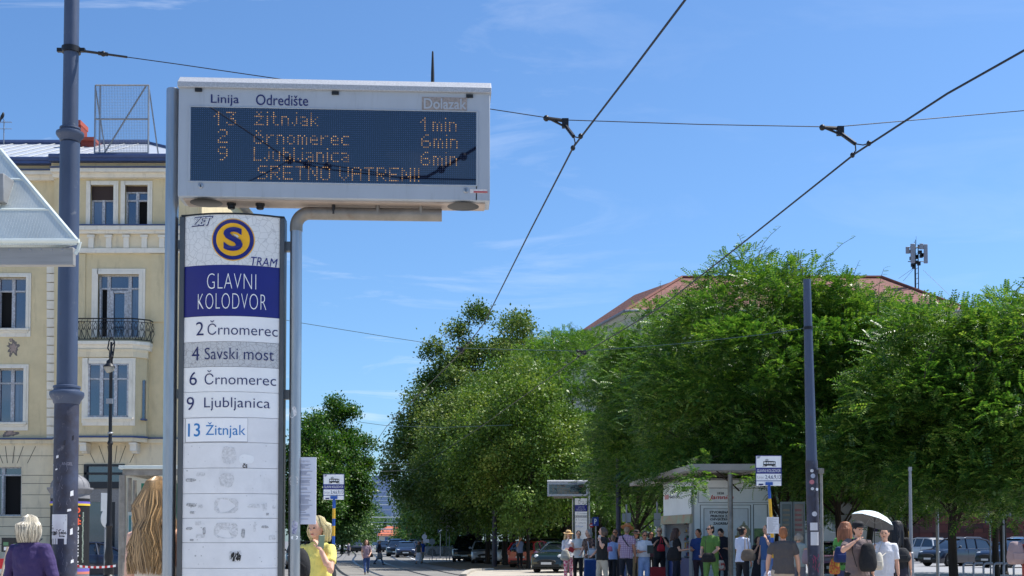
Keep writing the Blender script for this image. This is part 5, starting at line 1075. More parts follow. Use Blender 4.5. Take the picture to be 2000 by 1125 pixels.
# ================================================================== signs and poles elsewhere
def post_sign(name, label, px, p, top, plates, cat="road sign", r=.03, rz=0):
    q = W(px, 1058, p); o_ = Vector((q.x, q.y, 0)); t = thing(name, label, cat, o_); m_ = MB(); m_.cyl((0, 0, 0), (0, 0, W(px, top, p).z), r, n=10); m_.build("post", m_galv, t)
    for (x0, y0, x1, y1, mt_, shape) in plates:
        a, b = W(x0, y1, p) - o_, W(x1, y0, p) - o_; m_ = MB()
        if shape in 'oE': m_.lathe([((b.x - a.x) / 2, -.01), ((b.x - a.x) / 2, .01)], ((a.x + b.x) / 2, -r - .012, (a.z + b.z) / 2), 26, ax=(0, 1, 0))
        else: m_.box(a.x, b.x, -r - .02, -r - .002, a.z, b.z)
        pl = m_.build("sign_plate", mt_, t)
        if shape == 'P': m_ = MB(); put_text(m_, "P", (a.x + (b.x - a.x) * .28, a.z + (b.z - a.z) * .2, a.x + (b.x - a.x) * .7, a.z + (b.z - a.z) * .82), lambda x, z: (x, -r - .024, z), bold=.03); m_.build("lettering", m_white_sign, pl, smooth=0)
        if shape == 'E': m_ = MB(); m_.box(a.x + .15 * (b.x - a.x), b.x - .15 * (b.x - a.x), -r - .03, -r - .02, a.z + (b.z - a.z) * .42, a.z + (b.z - a.z) * .58); m_.build("white_bar", m_white_sign, pl)
        if shape == 'N':
            c = ((a.x + b.x) / 2, (a.z + b.z) / 2 + .05); R2 = (b.x - a.x) * .36; m_ = MB(); m_.tube([(c[0] + R2 * cos(k * pi / 8), -r - .028, c[1] + R2 * sin(k * pi / 8)) for k in range(17)], .025, 5); m_.tube([(c[0] - R2, -r - .028, c[1] - R2), (c[0] + R2, -r - .028, c[1] + R2)], .025, 5); m_.box(a.x + .1, b.x - .1, -r - .03, -r - .02, a.z + .04, a.z + .12); m_.build("symbol", M("symbol dark", S((70, 40, 70)), .5), pl)
        if shape in 'TC':
            w, h = b.x - a.x, b.z - a.z; y_ = -r - .0235; m_ = MB(); m_.box(a.x + .08 * w, b.x - .08 * w, y_, y_ + .003, a.z + .08 * h, b.z - .08 * h); wh = m_.build("white_field", m_white_sign, pl); m_ = MB()
            if shape == 'T':
                put_text(m_, "Taxi", (a.x + .25 * w, a.z + .62 * h, a.x + .75 * w, a.z + .84 * h), lambda x, z: (x, y_ - .003, z), bold=.02)
                m_.prism([(a.x + (.2 + .6 * u) * w, a.z + (.2 + .3 * v) * h) for u, v in ((0, 0), (1, 0), (1, .5), (.85, .6), (.7, 1), (.3, 1), (.15, .6), (0, .5))], y_ - .004, y_ - .001)
            else:
                for u, hh in ((.2, .55), (.42, .7), (.68, .6)): m_.tube([(a.x + u * w, y_ - .004, a.z + .15 * h), (a.x + (u + .06) * w, y_ - .004, a.z + (.15 + hh * .7) * h)], [.1 * w, .07 * w], 6, flat=.1); m_.ell((a.x + (u + .07) * w, y_ - .004, a.z + (.18 + hh * .82) * h), (.055 * w, .004, .055 * w), 8, 6)
            m_.build("symbol", m_black, wh, smooth=0)
        if shape == 'Z':
            w, h = b.x - a.x, b.z - a.z; y_ = -r - .0235; m_ = MB(); m_.prism([(a.x + u * w, a.z + v * h) for u, v in ((.1, .08), (.9, .08), (.5, .92))], y_, y_ + .003); tr = m_.build("white_triangle", m_white_sign, pl, smooth=0); m_ = MB(); m_.tube([(a.x + .42 * w, y_ - .003, a.z + .15 * h), (a.x + .5 * w, y_ - .003, a.z + .5 * h)], [.06 * w, .08 * w], 6, flat=.1); m_.ell((a.x + .5 * w, y_ - .003, a.z + .63 * h), (.05 * w, .003, .06 * w), 8, 6); m_.build("symbol", m_black, tr, smooth=0)
        if shape == 'D': m_ = MB(); m_.box(a.x + .05, b.x - .05, -r - .026, -r - .02, a.z + .06, b.z - .06); m_.build("symbol", M("faint map", S((150, 158, 168)), .5, var=.2, vscale=8), pl)
        if shape == 'A':
            m_ = MB(); m_.tube([(a.x + .1, -r - .028, a.z + .1), (b.x - .1, -r - .028, b.z - .1)], .03, 5); m_.build("symbol", m_white_sign, pl)
    return t
m_bluesign = M("road sign blue", S((24, 62, 150)), .45)
post_sign("parking_sign", "blue square parking sign before a tree trunk above the grey haired woman", 1164, 50, 1010, [(1157, 1010, 1169, 1027, m_bluesign, 'P')])
post_sign("no_entry_sign", "red no entry sign half behind the blue parking sign", 1155, 49, 1012, [(1151, 1019, 1160, 1033, m_red, 'E')])
post_sign("road_sign", "pale backs of a round and a square sign behind the man in black cap", 1650, 66, 980, [(1641, 981, 1664, 1004, m_signback, 'o'), (1641, 1006, 1664, 1032, m_signback, 'x')])
post_sign("taxi_sign", "blue pedestrian crossing sign above a white taxi sign right of the umbrella", 1766, 44, 995, [(1758, 997, 1772, 1013, m_bluesign, 'Z'), (1758, 1013.5, 1773, 1030, m_bluesign, 'T'), (1761, 1030.5, 1773, 1042, m_signback, 'x')])
post_sign("pedestrian_sign", "square blue sign with black figures on white in front of the brown panel wall", 1934, 46, 1000, [(1924, 999, 1944, 1021, m_bluesign, 'C')])
post_sign("grey_post", "tall thin grey post behind the white hatchback", 1831, 50, 900, [], "post", .06)
post_sign("grey_post", "thin grey post with a pale plate between the dark blue cars at the right edge", 1960, 62, 1000, [(1950, 975, 1976, 1008, m_signback, 'x')], "post", .035)
q = W(1779, 1058, 95); t = thing("light_pole", "tall tapered grey metal pole between the umbrella couple and the tree trunk", "pole", (q.x, q.y, 0)); m_ = MB(); m_.lathe([(.062, 0), (.058, W(0, 1080, 95).z), (.04, W(0, 1078, 95).z), (.03, W(0, 930, 95).z), (.025, W(0, 918, 95).z)], n=12); m_.build("shaft", m_galv, t); m_ = MB(); m_.box(-.03, .03, -.03, .03, W(0, 920, 95).z, W(0, 912, 95).z); m_.build("cap", m_galv, t)
post_sign("road_sign", "white square sign with crossed out symbol beside a boxy white sign box", 878, 27, 1020, [(873, 1022.5, 887, 1038, m_white_sign, 'N')])
post_sign("road_sign", "white rounded sign box on a thin post near the avenue trees", 872, 27.5, 1006, [(859, 1005.5, 882, 1022, M("sign box", S((226, 222, 200)), .5), 'D')])
post_sign("road_sign", "grey round sign back on a short post before the metal fence", 844, 26, 1052, [(838, 1052, 850, 1064, m_signback, 'o')])
post_sign("road_sign", "blue round sign hidden between the dark trunks", 948, 24, 1030, [(943, 1030, 952, 1040, M("violet blue sign", S((40, 44, 140)), .5), 'o')])
post_sign("road_sign", "dark blue sign seen beyond the white rounded sign box", 860, 22, 1032, [(855, 1032, 866, 1041, M("dark blue sign", S((34, 50, 90)), .5), 'A')])
post_sign("road_sign", "cluster of small grey sign backs behind the crossing couple", 830, 21, 1040, [(824, 1045, 834, 1052, m_signback, 'o'), (826, 1053, 838, 1060, m_signback, 'x')])
post_sign("road_sign", "two pale signs side by side above the plaid shirted man", 1224, 60, 985, [(1215, 1003, 1221, 1019, m_signback, 'x'), (1225, 1002, 1232, 1020, m_signback, 'x')])
post_sign("road_sign", "white double sign on a thin post left of the kiosk", 1284, 62, 980, [(1277, 1002, 1290, 1014, m_signback, 'x'), (1277, 1015, 1290, 1028, m_signback, 'x')])
# bicycle racks at bottom right: steel hoops on a common rail
q = W(1930, 1058, 90); rk = thing("bicycle_rack", "steel hoop bicycle rack at the bottom right before the dark cars", "bicycle rack", (q.x, q.y, 0)); o_ = Vector((q.x, q.y, 0)); zt3 = W(1930, 1100, 90).z
for k in range(6):
    x = (1881 + 19.6 * k - 1930) / 90; w = .2; m_ = MB(); m_.tube([(x, 0, 0), (x, 0, zt3 - .08)] + [(x + .08 - .08 * cos(t), 0, zt3 - .08 + .08 * sin(t)) for t in [pi / 2 * j / 4 for j in range(1, 5)]] + [(x + w, 0, zt3)], .024, 8); m_.build("hoop", m_galv, rk)
m_ = MB(); m_.box((1881 - 1930) / 90, (1990 - 1930) / 90, .025, .05, zt3 - .03, zt3 - .01); m_.build("rail", m_galv, rk)
# railing by the avenue crossing
q = W(868, 1058, 26); fe_ = thing("metal_fence", "low grey metal railing along the avenue beyond the crossing couple", "fence", (q.x, q.y, 0)); x0, x1 = (826 - 868) / 26, (884 - 868) / 26; m_ = MB()
for z in (.2, 1.05): m_.tube([(x0, 0, z), (x1, -.8, z)], .03, 6)
m_.build("rail", m_galv, fe_); m_ = MB(); n = 26
for k in range(n + 1): m_.cyl((x0 + (x1 - x0) * k / n, -.8 * k / n, 0 if k % 6 == 0 else .2), (x0 + (x1 - x0) * k / n, -.8 * k / n, 1.05), .02, n=5)
m_.build("bars", m_galv, fe_)
# ================================================================== red roofed building, tower, hoarding, far houses
m_tile = M("clay tiles", S((128, 80, 72)), .9, var=.45, vscale=5, bump=.5, bscale=20, col2=S((158, 108, 96)), dark=S((90, 60, 56)))
m_beige = M("beige render", S((206, 198, 178)), .9, var=.07, vscale=1)
PR = 22.0
c_ = W(1232, 610, PR); c_r = W(1884, 607, PR); rb_ = thing("red_roof_building", "large pale building with worn red clay tile hip roof behind the bushy trees", "building", (c_.x, c_.y, 0)); o_ = Vector((c_.x, c_.y, 0)); ze = c_.z
wd = c_r.x - c_.x; bk = W(1075, 692, PR * .815) - o_; dpx, dpy = bk.x, bk.y; zr_ = 0
P0, P1 = Vector((0, 0, 0)), Vector((wd, 0, 0)); P2, P3 = Vector((wd + dpx * .6, dpy, 0)), Vector((dpx, dpy, 0))
m_ = MB(); m_.rings([[p + Vector((0, 0, z)) for p in (P0, P1, P2, P3)] for z in (0, ze - .35)]); m_.build("wall", m_beige, rb_, smooth=0)
def ex(p, k, z): c = (P0 + P1 + P2 + P3) / 4; d = (p - c).normalized() * k; return p + d + Vector((0, 0, z))
m_ = MB(); m_.rings([[ex(p, k, z) for p in (P0, P1, P2, P3)] for k, z in ((.1, ze - .34), (.5, ze - .1), (.55, ze))]); m_.build("eaves", m_trim, rb_, smooth=0)
rp0, rp1 = Vector((0, 10.5, 0)), Vector((0, 10.5, 0))
kz = (W(1332, 543, F / (o_.y + 10.5)).z); rp0.z = rp1.z = kz; rp0.x = W(1332, 543, F / (o_.y + 10.5)).x - o_.x; rp1.x = W(1722, 543, F / (o_.y + 10.5)).x - o_.x
E = [ex(p, .7, ze + .02) for p in (P0, P1, P2, P3)]; rq = Vector((rp0.x + dpx * .6, dpy - 6, kz))
m_ = MB(); m_.add([E[0], E[1], E[2], E[3], rp0, rp1, rq], [(0, 1, 5, 4), (1, 2, 5), (3, 0, 4, 6), (2, 3, 6), (2, 6, 4, 5)]); rfb = m_.build("roof", m_tile, rb_, smooth=0)
m_ = MB(); m_.tube([E[0] + Vector((0, 0, .05)), rp0 + Vector((0, 0, .1)), rp1 + Vector((0, 0, .1)), E[1] + Vector((0, 0, .05))], .16, 6); m_.build("ridge_tiles", M("ridge clay", S((120, 74, 62)), .85, var=.3, vscale=8), rfb, smooth=0)
m_ = MB(); m_.tube([E[0] + Vector((-.1, -.1, 0)), E[1] + Vector((.1, -.1, 0))], .12, 8); m_.tube([E[0] + Vector((-.1, 0, 0)), E[3]], .12, 8); m_.build("gutter", m_galv, rb_)
for fl in range(4):
    for k in range(9):
        x = wd * (k + .5) / 9; z = 2.2 + fl * 3.7; m_ = MB(); m_.box(x - .55, x + .55, -.05, .1, z, z + 1.9); w_ = m_.build("window", m_trim, rb_, smooth=0); m_ = MB(); m_.box(x - .45, x + .45, -.06, .09, z + .1, z + 1.8); m_.build("pane", m_glass, w_, smooth=0)
# mobile phone mast on that roof
pA = 20.6; q = W(1790, 566, pA); an = thing("antenna_mast", "mobile phone antenna mast with pale panel antennas on the red tiled roof", "antenna mast", q)
def aq(px, py): return W(px, py, pA) - q
m_ = MB(); zt4 = aq(1790, 478).z
for x, y in ((-.17, -.1), (.17, -.1), (0, .2)): m_.cyl((x, y, -1.5), (x, y, zt4), .045, n=6)
for k in range(11): z = -1 + (zt4 + 1) * k / 11; m_.tube([(-.17, -.1, z), (.17, -.1, z + .2), (0, .2, z + .1), (-.17, -.1, z)], .022, 4)
m_.build("lattice", m_iron, an); m_pan = M("antenna panel", S((150, 152, 158)), .5)
for x0, x1, y0, y1, y in ((1768, 1775, 483, 496, -.1), (1775, 1783, 479, 516, -.5), (1793, 1800, 478, 489, -.4), (1802, 1809, 479, 516, -.3)):
    a, b = aq(x0, y1), aq(x1, y0); m_ = MB(); m_.box(a.x, b.x, y - .12, y, a.z, b.z); m_.build("panel_antenna", m_pan, an, bevel=.02)
m_ = MB(); 
for py in (484, 512): a, b = aq(1772, py), aq(1806, py); m_.tube([(a.x, -.2, a.z), (b.x, -.2, a.z)], .04, 5)
g = random.Random(1)
for k in range(16): v = aq(g.uniform(1779, 1803), g.uniform(482, 524)); m_.box(v.x - .14, v.x + .14, -.12, .1, v.z - .16, v.z + .16)
m_.build("equipment_box", m_black, an); m_ = MB(); v = aq(1788, 468); m_.tube([(v.x, 0, zt4 - .1), (v.x, 0, v.z)], .03, 5); a = aq(1785.5, 472); m_.tube([(v.x - .1, 0, v.z - .3), (a.x, 0, a.z)], .03, 5); v = aq(1790, 461); m_.tube([(v.x, .1, zt4), (v.x, .1, v.z)], .012, 4); m_.build("whip_aerial", m_iron, an)
m_ = MB()
for (x0, y0, x1, y1) in ((1784, 524, 1755, 544), (1784, 526, 1764, 549), (1803, 527, 1858, 580)): a, b = aq(x0, y0), aq(x1, y1); m_.tube([a, b], .016, 4)
m_.build("guy_wire", m_galv, an)
# brown panelled hoarding
PH = 23.4; a, b = W(1745, 1058, PH), W(2080, 1058, PH); hd = thing("panel_wall", "long dark red brown wall of square panels beyond the parked cars", "wall", (a.x, a.y, 0)); g = random.Random(12)
courses(m_tile, .34, .7)
m_hb = [M("panel brown %d" % k, S(c), .8, var=.2, vscale=3) for k, c in enumerate(((98, 52, 44), (84, 44, 38), (112, 62, 50), (74, 46, 42), (92, 56, 50)))]
m_ = MB(); L_ = b.x - a.x; z = 0; H_ = W(1800, 885, PH).z; m_.box(0, L_, .06, .2, 0, H_, 3)
while z < H_ - .3:
    x = 0; h = 0.72
    while x < L_:
        w = g.choice((.55, .8, 1.1, 1.5)); d = g.uniform(0, .05); hh = g.choice((h, h, h * .5))
        m_.box(x + .02, x + w - .02, .0 + d, .058, z + .02, z + hh - .02, g.randrange(5))
        if hh < h: m_.box(x + .02, x + w - .02, .0 + g.uniform(0, .05), .058, z + hh + .02, z + h - .02, g.randrange(5))
        x += w
    z += h
m_.build("panels", m_hb, hd, smooth=0)
q = W(1752, 1058, 26); t = thing("yellow_hoarding", "yellow board behind the blue crossing sign beyond the umbrella", "hoarding", (q.x, q.y, 0)); m_ = MB(); a, b = W(1746, 1046, 26) - q, W(1778, 1000, 26) - q; m_.box(a.x, b.x, 0, .1, 0.4, b.z); m_.build("board", M("hoarding yellow", S((200, 150, 30)), .6), t); m_ = MB(); m_.cyl((a.x + .1, .05, 0), (a.x + .1, .05, .4), .05); m_.cyl((b.x - .1, .05, 0), (b.x - .1, .05, .4), .05); m_.build("post", m_galv, t)
q = W(1716, 1058, 60); t = thing("wooden_bench", "slatted wooden bench behind the umbrella couple", "bench", (q.x, q.y, 0)); m_ = MB(); z0 = W(0, 1066, 60).z
m_wood = M("bench wood", S((150, 116, 84)), .7, var=.25, vscale=5)
for k in range(4): m_.box(-.9, .9, .25, .29, z0 - .42 + .11 * k, z0 - .34 + .11 * k)
m_.build("backrest", m_wood, t); m_ = MB()
for k in range(4): m_.box(-.9, .9, -.2 + .11 * k, -.12 + .11 * k, z0 - .5, z0 - .47)
m_.build("seat", m_wood, t)
for x in (-.8, .8): m_ = MB(); m_.box(x - .03, x + .03, -.2, .3, 0, z0 - .501); m_.build("leg", m_iron, t)
# pale cabin with scribbles beside the bench
q = W(1702, 1058, 56); t = thing("utility_box", "grey utility cabinet with white scrawled panel under the umbrella", "utility cabinet", (q.x, q.y, 0)); m_ = MB(); a, b = W(1687, 1050, 56) - q, W(1712, 1028, 56) - q; m_.box(a.x, b.x, 0, .4, 0, b.z); m_.build("cabinet", M("cabinet grey", S((70, 72, 78)), .6), t); m_ = MB(); m_.box(a.x + .1, b.x - .1, -.02, -.002, a.z, b.z - .05); pl = m_.build("panel", m_white_sign, t); m_ = MB(); g = random.Random(3)
for k in range(9): x, z = g.uniform(a.x + .14, b.x - .2), g.uniform(a.z + .05, b.z - .15); m_.tube([(x, -.024, z), (x + g.uniform(-.1, .1), -.024, z + .1), (x + .08, -.024, z + .02)], .008, 4)
m_.build("scribble", m_ink, pl)
# tower block far down the avenue
m_tower = M("tower panel", S((150, 164, 190)), .7, var=.06, vscale=.3); m_tower2 = M("tower pale panel", S((196, 202, 214)), .7); m_twin = M("tower window", S((84, 110, 156)), .2, spec=.5)
PTW = 6.0; q = W(755, 1058, PTW); tw = thing("tower_block", "tall blue grey apartment tower far down the avenue", "tower block", (q.x, q.y, 0)); X0, X1 = W(726, 1058, PTW).x - q.x, W(762, 1058, PTW).x - q.x; ZT = W(0, 932, PTW).z; X2 = X1 + 4.5
m_ = MB(); m_.box(X0, X1, 0, 14, 0, ZT); m_.build("wall", m_tower, tw, smooth=0); m_ = MB(); m_.box(X1, X2, 1.0, 15, 0, ZT - 4); m_.build("side_wall", m_tower2, tw, smooth=0)
m_ = MB(); m_.box(X0 - .2, X1 + .2, -.2, 14.2, ZT + .01, ZT + .5); m_.build("roof", m_tower, tw, smooth=0); nf = int(ZT / 3)
m_ = MB(); 
for f in range(nf): m_.box(X0 - .05, X1 + .05, -.12, -.01, f * 3 + 2.4, f * 3 + 2.75)
m_.build("floor_band", m_tower2, tw, smooth=0)
for f in range(7, nf):
    for k, (u0, u1) in enumerate(((.02, .26), (.3, .45), (.5, .78), (.84, .97))):
        m_ = MB(); m_.box(X0 + (X1 - X0) * u0, X0 + (X1 - X0) * u1, -.06, .1, f * 3 + .9, f * 3 + 2.3); m_.build("window", m_twin, tw, smooth=0)
    m_ = MB(); m_.box(X1 + .2, X2, .2, .99, f * 3 + .2, f * 3 + 1.2); m_.build("balcony", m_tower2, tw, smooth=0)
# low house with orange roof, sheds
PO = 10.0; q = W(782, 1058, PO); hs = thing("low_house", "small low house with orange tiled roof far down the avenue", "house", (q.x, q.y, 0)); m_ = MB(); w = 4.2; zt5 = W(0, 1046, PO).z; m_.box(-w, w, 0, 7, 0, zt5); m_.build("wall", m_beige, hs, smooth=0)
m_ = MB(); m_.add([(-w - .4, -.5, zt5 + .01), (w + .4, -.5, zt5 + .01), (w + .4, 7.5, zt5 + .01), (-w - .4, 7.5, zt5 + .01), (-w + 1, 3.5, zt5 + 2), (w - 1, 3.5, zt5 + 2)], [(0, 1, 5, 4), (1, 2, 5), (2, 3, 4, 5), (3, 0, 4), (3, 2, 1, 0)]); m_.build("roof", M("orange tiles", S((196, 110, 82)), .85, var=.15, vscale=2), hs, smooth=0)
for x in (-2.5, 0, 2.5): m_ = MB(); m_.box(x - .5, x + .5, -.04, .1, 1, zt5 - .3); m_.build("window", m_twin, hs, smooth=0)
# gantries across the avenue with signal heads
def gantry(label, p, x0, x1, py, heads, post=None):
    q = W(x1, 1058, p); o2 = Vector((q.x, q.y, 0)); t = thing("overhead_gantry", label, "gantry", o2, group="gantries across the avenue"); a, b = W(x0, py, p) - o2, W(x1, py, p) - o2; m_ = MB(); m_.tube([a, b], .09, 6); m_.tube([a - Vector((0, 0, .65)), b - Vector((0, 0, .65))], .06, 6); m_.build("arm", M("gantry grey", S((176, 186, 190)), .5), t)
    m_ = MB(); m_.cyl((b.x, 0, 0), (b.x, 0, b.z + .3), .12, n=8); m_.build("post", m_galv, t)
    for px, y in heads: c = W(px, y, p) - o2; m_ = MB(); m_.box(c.x - .25, c.x + .25, -.3, -.1, c.z - .6, c.z + .6); m_.build("signal_head", m_black, t)
gantry("nearest pale gantry arm with a black signal head over the avenue", 15.0, 722, 845, 1010.5, [(722, 1008)])
gantry("second pale gantry arm lower over the avenue tracks", 12.0, 712, 788, 1027, [(752, 1023)])
gantry("lowest far gantry arm over the avenue", 10.0, 690, 770, 1033, [])
gantry("upper far gantry arm crossing before the tower block", 14.0, 700, 800, 970, []); gantry("middle far gantry arm crossing before the tower block", 13.0, 690, 790, 986, [])
for k, (px, p, top) in enumerate(((769, 14, 1000), (737, 12, 1022), (726, 11, 1024), (715, 10, 1030), (792, 12, 1020), (703, 13, 1010))):
    q = W(px, 1058, p); t = tag(MB().cyl((0, 0, 0), (0, 0, W(px, top, p).z), .07, n=6).build("avenue_pole", m_galv, None, loc=(q.x, q.y, 0)), "thin grey pole far down the avenue", "pole", "poles far down the avenue")
for lab, pts, p in (("dark wires crossing before the big olive tree", ((718, 905), (800, 906), (890, 902)), 30), ("faint wire under the others before the big olive tree", ((715, 922), (790, 919), (850, 913), (880, 907)), 30), ("drooping wire hanging from the big olive tree's branches", ((802, 950), (825, 926), (850, 922), (890, 898)), 30), ("slack wire loop at the gap left of the big olive tree", ((731, 934), (739, 922), (744, 903)), 30)):
    wire("tram_wire", lab, [W(x, y, p) for x, y in pts], .012, m_galv, "wire", group="loose wires over the avenue")

# ================================================================== trees
m_bark = M("bark", S((64, 54, 46)), .95, var=.45, vscale=5, bump=.8, bscale=14, stretch=(1, 1, .25))
m_bark_d = M("dark bark", S((48, 42, 38)), .95, var=.45, vscale=4, bump=.8, bscale=10, stretch=(1, 1, .25))
lf_loc = leaf_mat("locust leaves", S((34, 70, 30)), S((80, 120, 48)), S((168, 184, 88)), .34, .45)
lf_lin = leaf_mat("linden leaves", S((48, 76, 36)), S((94, 118, 56)), S((184, 186, 116)), .22, .22, .35, .24)
lf_lin2 = leaf_mat("linden leaves fresh", S((48, 82, 34)), S((98, 126, 54)), S((184, 188, 104)), .24, .22, .35, .24)
lf_dark = leaf_mat("plane leaves", S((40, 78, 30)), S((66, 106, 40)), S((122, 138, 60)), .3, .35)
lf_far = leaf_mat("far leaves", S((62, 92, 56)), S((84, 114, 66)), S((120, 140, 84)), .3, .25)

def np_mesh(name, V, Fq, mat, parent=None, loc=None):
    me = bpy.data.meshes.new(name); nf, k = Fq.shape
    me.vertices.add(len(V)); me.vertices.foreach_set("co", V.astype(np.float32).ravel())
    me.loops.add(nf * k); me.loops.foreach_set("vertex_index", Fq.astype(np.int32).ravel())
    me.polygons.add(nf); me.polygons.foreach_set("loop_start", np.arange(0, nf * k, k, dtype=np.int32)); me.polygons.foreach_set("loop_total", np.full(nf, k, np.int32))
    me.update(calc_edges=True); me.materials.append(mat)
    o = bpy.data.objects.new(name, me); COL.objects.link(o)
    if parent: o.parent = parent
    if loc is not None: o.location = loc
    return o
def nrm(a): return a / np.maximum(np.linalg.norm(a, axis=1, keepdims=True), 1e-9)
def place(tv, tf, pos, xd, zd, sc):            # copies of a little template at pos, x axis xd, z axis about zd
    x = nrm(xd); y = nrm(np.cross(zd, x)); z = np.cross(x, y); n, m = len(pos), len(tv)
    V = (tv[None, :, 0, None] * x[:, None, :] + tv[None, :, 1, None] * y[:, None, :] + tv[None, :, 2, None] * z[:, None, :]) * sc[:, None, None] + pos[:, None, :]
    return V.reshape(-1, 3), (tf[None] + (np.arange(n) * m)[:, None, None]).reshape(-1, 4)
def frond():
    v, f = [], []
    n = 6
    for i in range(1, n + 1):
        x = i / (n + .6); zc = -.24 * x * x; l = .24 * (1 - .45 * abs(x - .45)); w = .10
        for s in (1, -1):
            o = len(v); v += [(x, s * .01, zc), (x + w * .9, s * l * .5, zc + .015), (x + w * .7, s * l, zc - .05), (x - w * .3, s * l * .5, zc + .01)]; f.append((o, o + 1, o + 2, o + 3))
    o = len(v); v += [(.02, .008, 0), (.02, -.008, 0), (.98, -.006, -.23), (.98, .006, -.23)]; f.append((o, o + 1, o + 2, o + 3))
    return np.array(v, float), np.array(f)
FR = frond()
LEAF = (np.array([(0, 0, 0), (.5, .36, .06), (1, 0, -.1), (.5, -.36, .06)], float), np.array([(0, 1, 2, 3)]))

def limbs(mb, base, h0, clumps, r0, rng, lean=(0, 0), flare=1.35, thin=1):
    """a tapered trunk to h0 and one bent limb out to each clump centre"""
    top = Vector((lean[0], lean[1], h0)); b = Vector(base); pts = [b + (top - b) * t + Vector((rng.gauss(0, .03) * r0 * 8, rng.gauss(0, .03) * r0 * 8, 0)) * (1 if 0 < t < 1 else 0) for t in (0, .06, .2, .5, .8, 1)]
    mb.tube(pts, [r0 * flare, r0 * 1.05, r0 * .95, r0 * .88, r0 * .8, r0 * .72], 10)
    for c in clumps:
        c = Vector(c); s = pts[3].lerp(pts[5], rng.uniform(.3, 1)); m = s.lerp(c, .5) + Vector((rng.gauss(0, .2), rng.gauss(0, .2), .12 * (c - s).length)); r = r0 * rng.uniform(.32, .5) * thin
        path = [s.lerp(m, t).lerp(m.lerp(c, t), t) for t in (0, .2, .4, .6, .8, 1)]; mb.tube(path, [r, r * .85, r * .7, r * .55, r * .38, r * .18], 6)
        for k in range(4):
            p = path[rng.randrange(2, 6)]; d = Vector((rng.gauss(0, 1), rng.gauss(0, 1), rng.gauss(.25, .6))).normalized() * rng.uniform(.5, 1.2) * min(1.2, .3 * (c - s).length + .4); mb.tube([p, p + d * .5 + Vector((0, 0, .05)), p + d], [r * .3, r * .2, r * .08], 5)

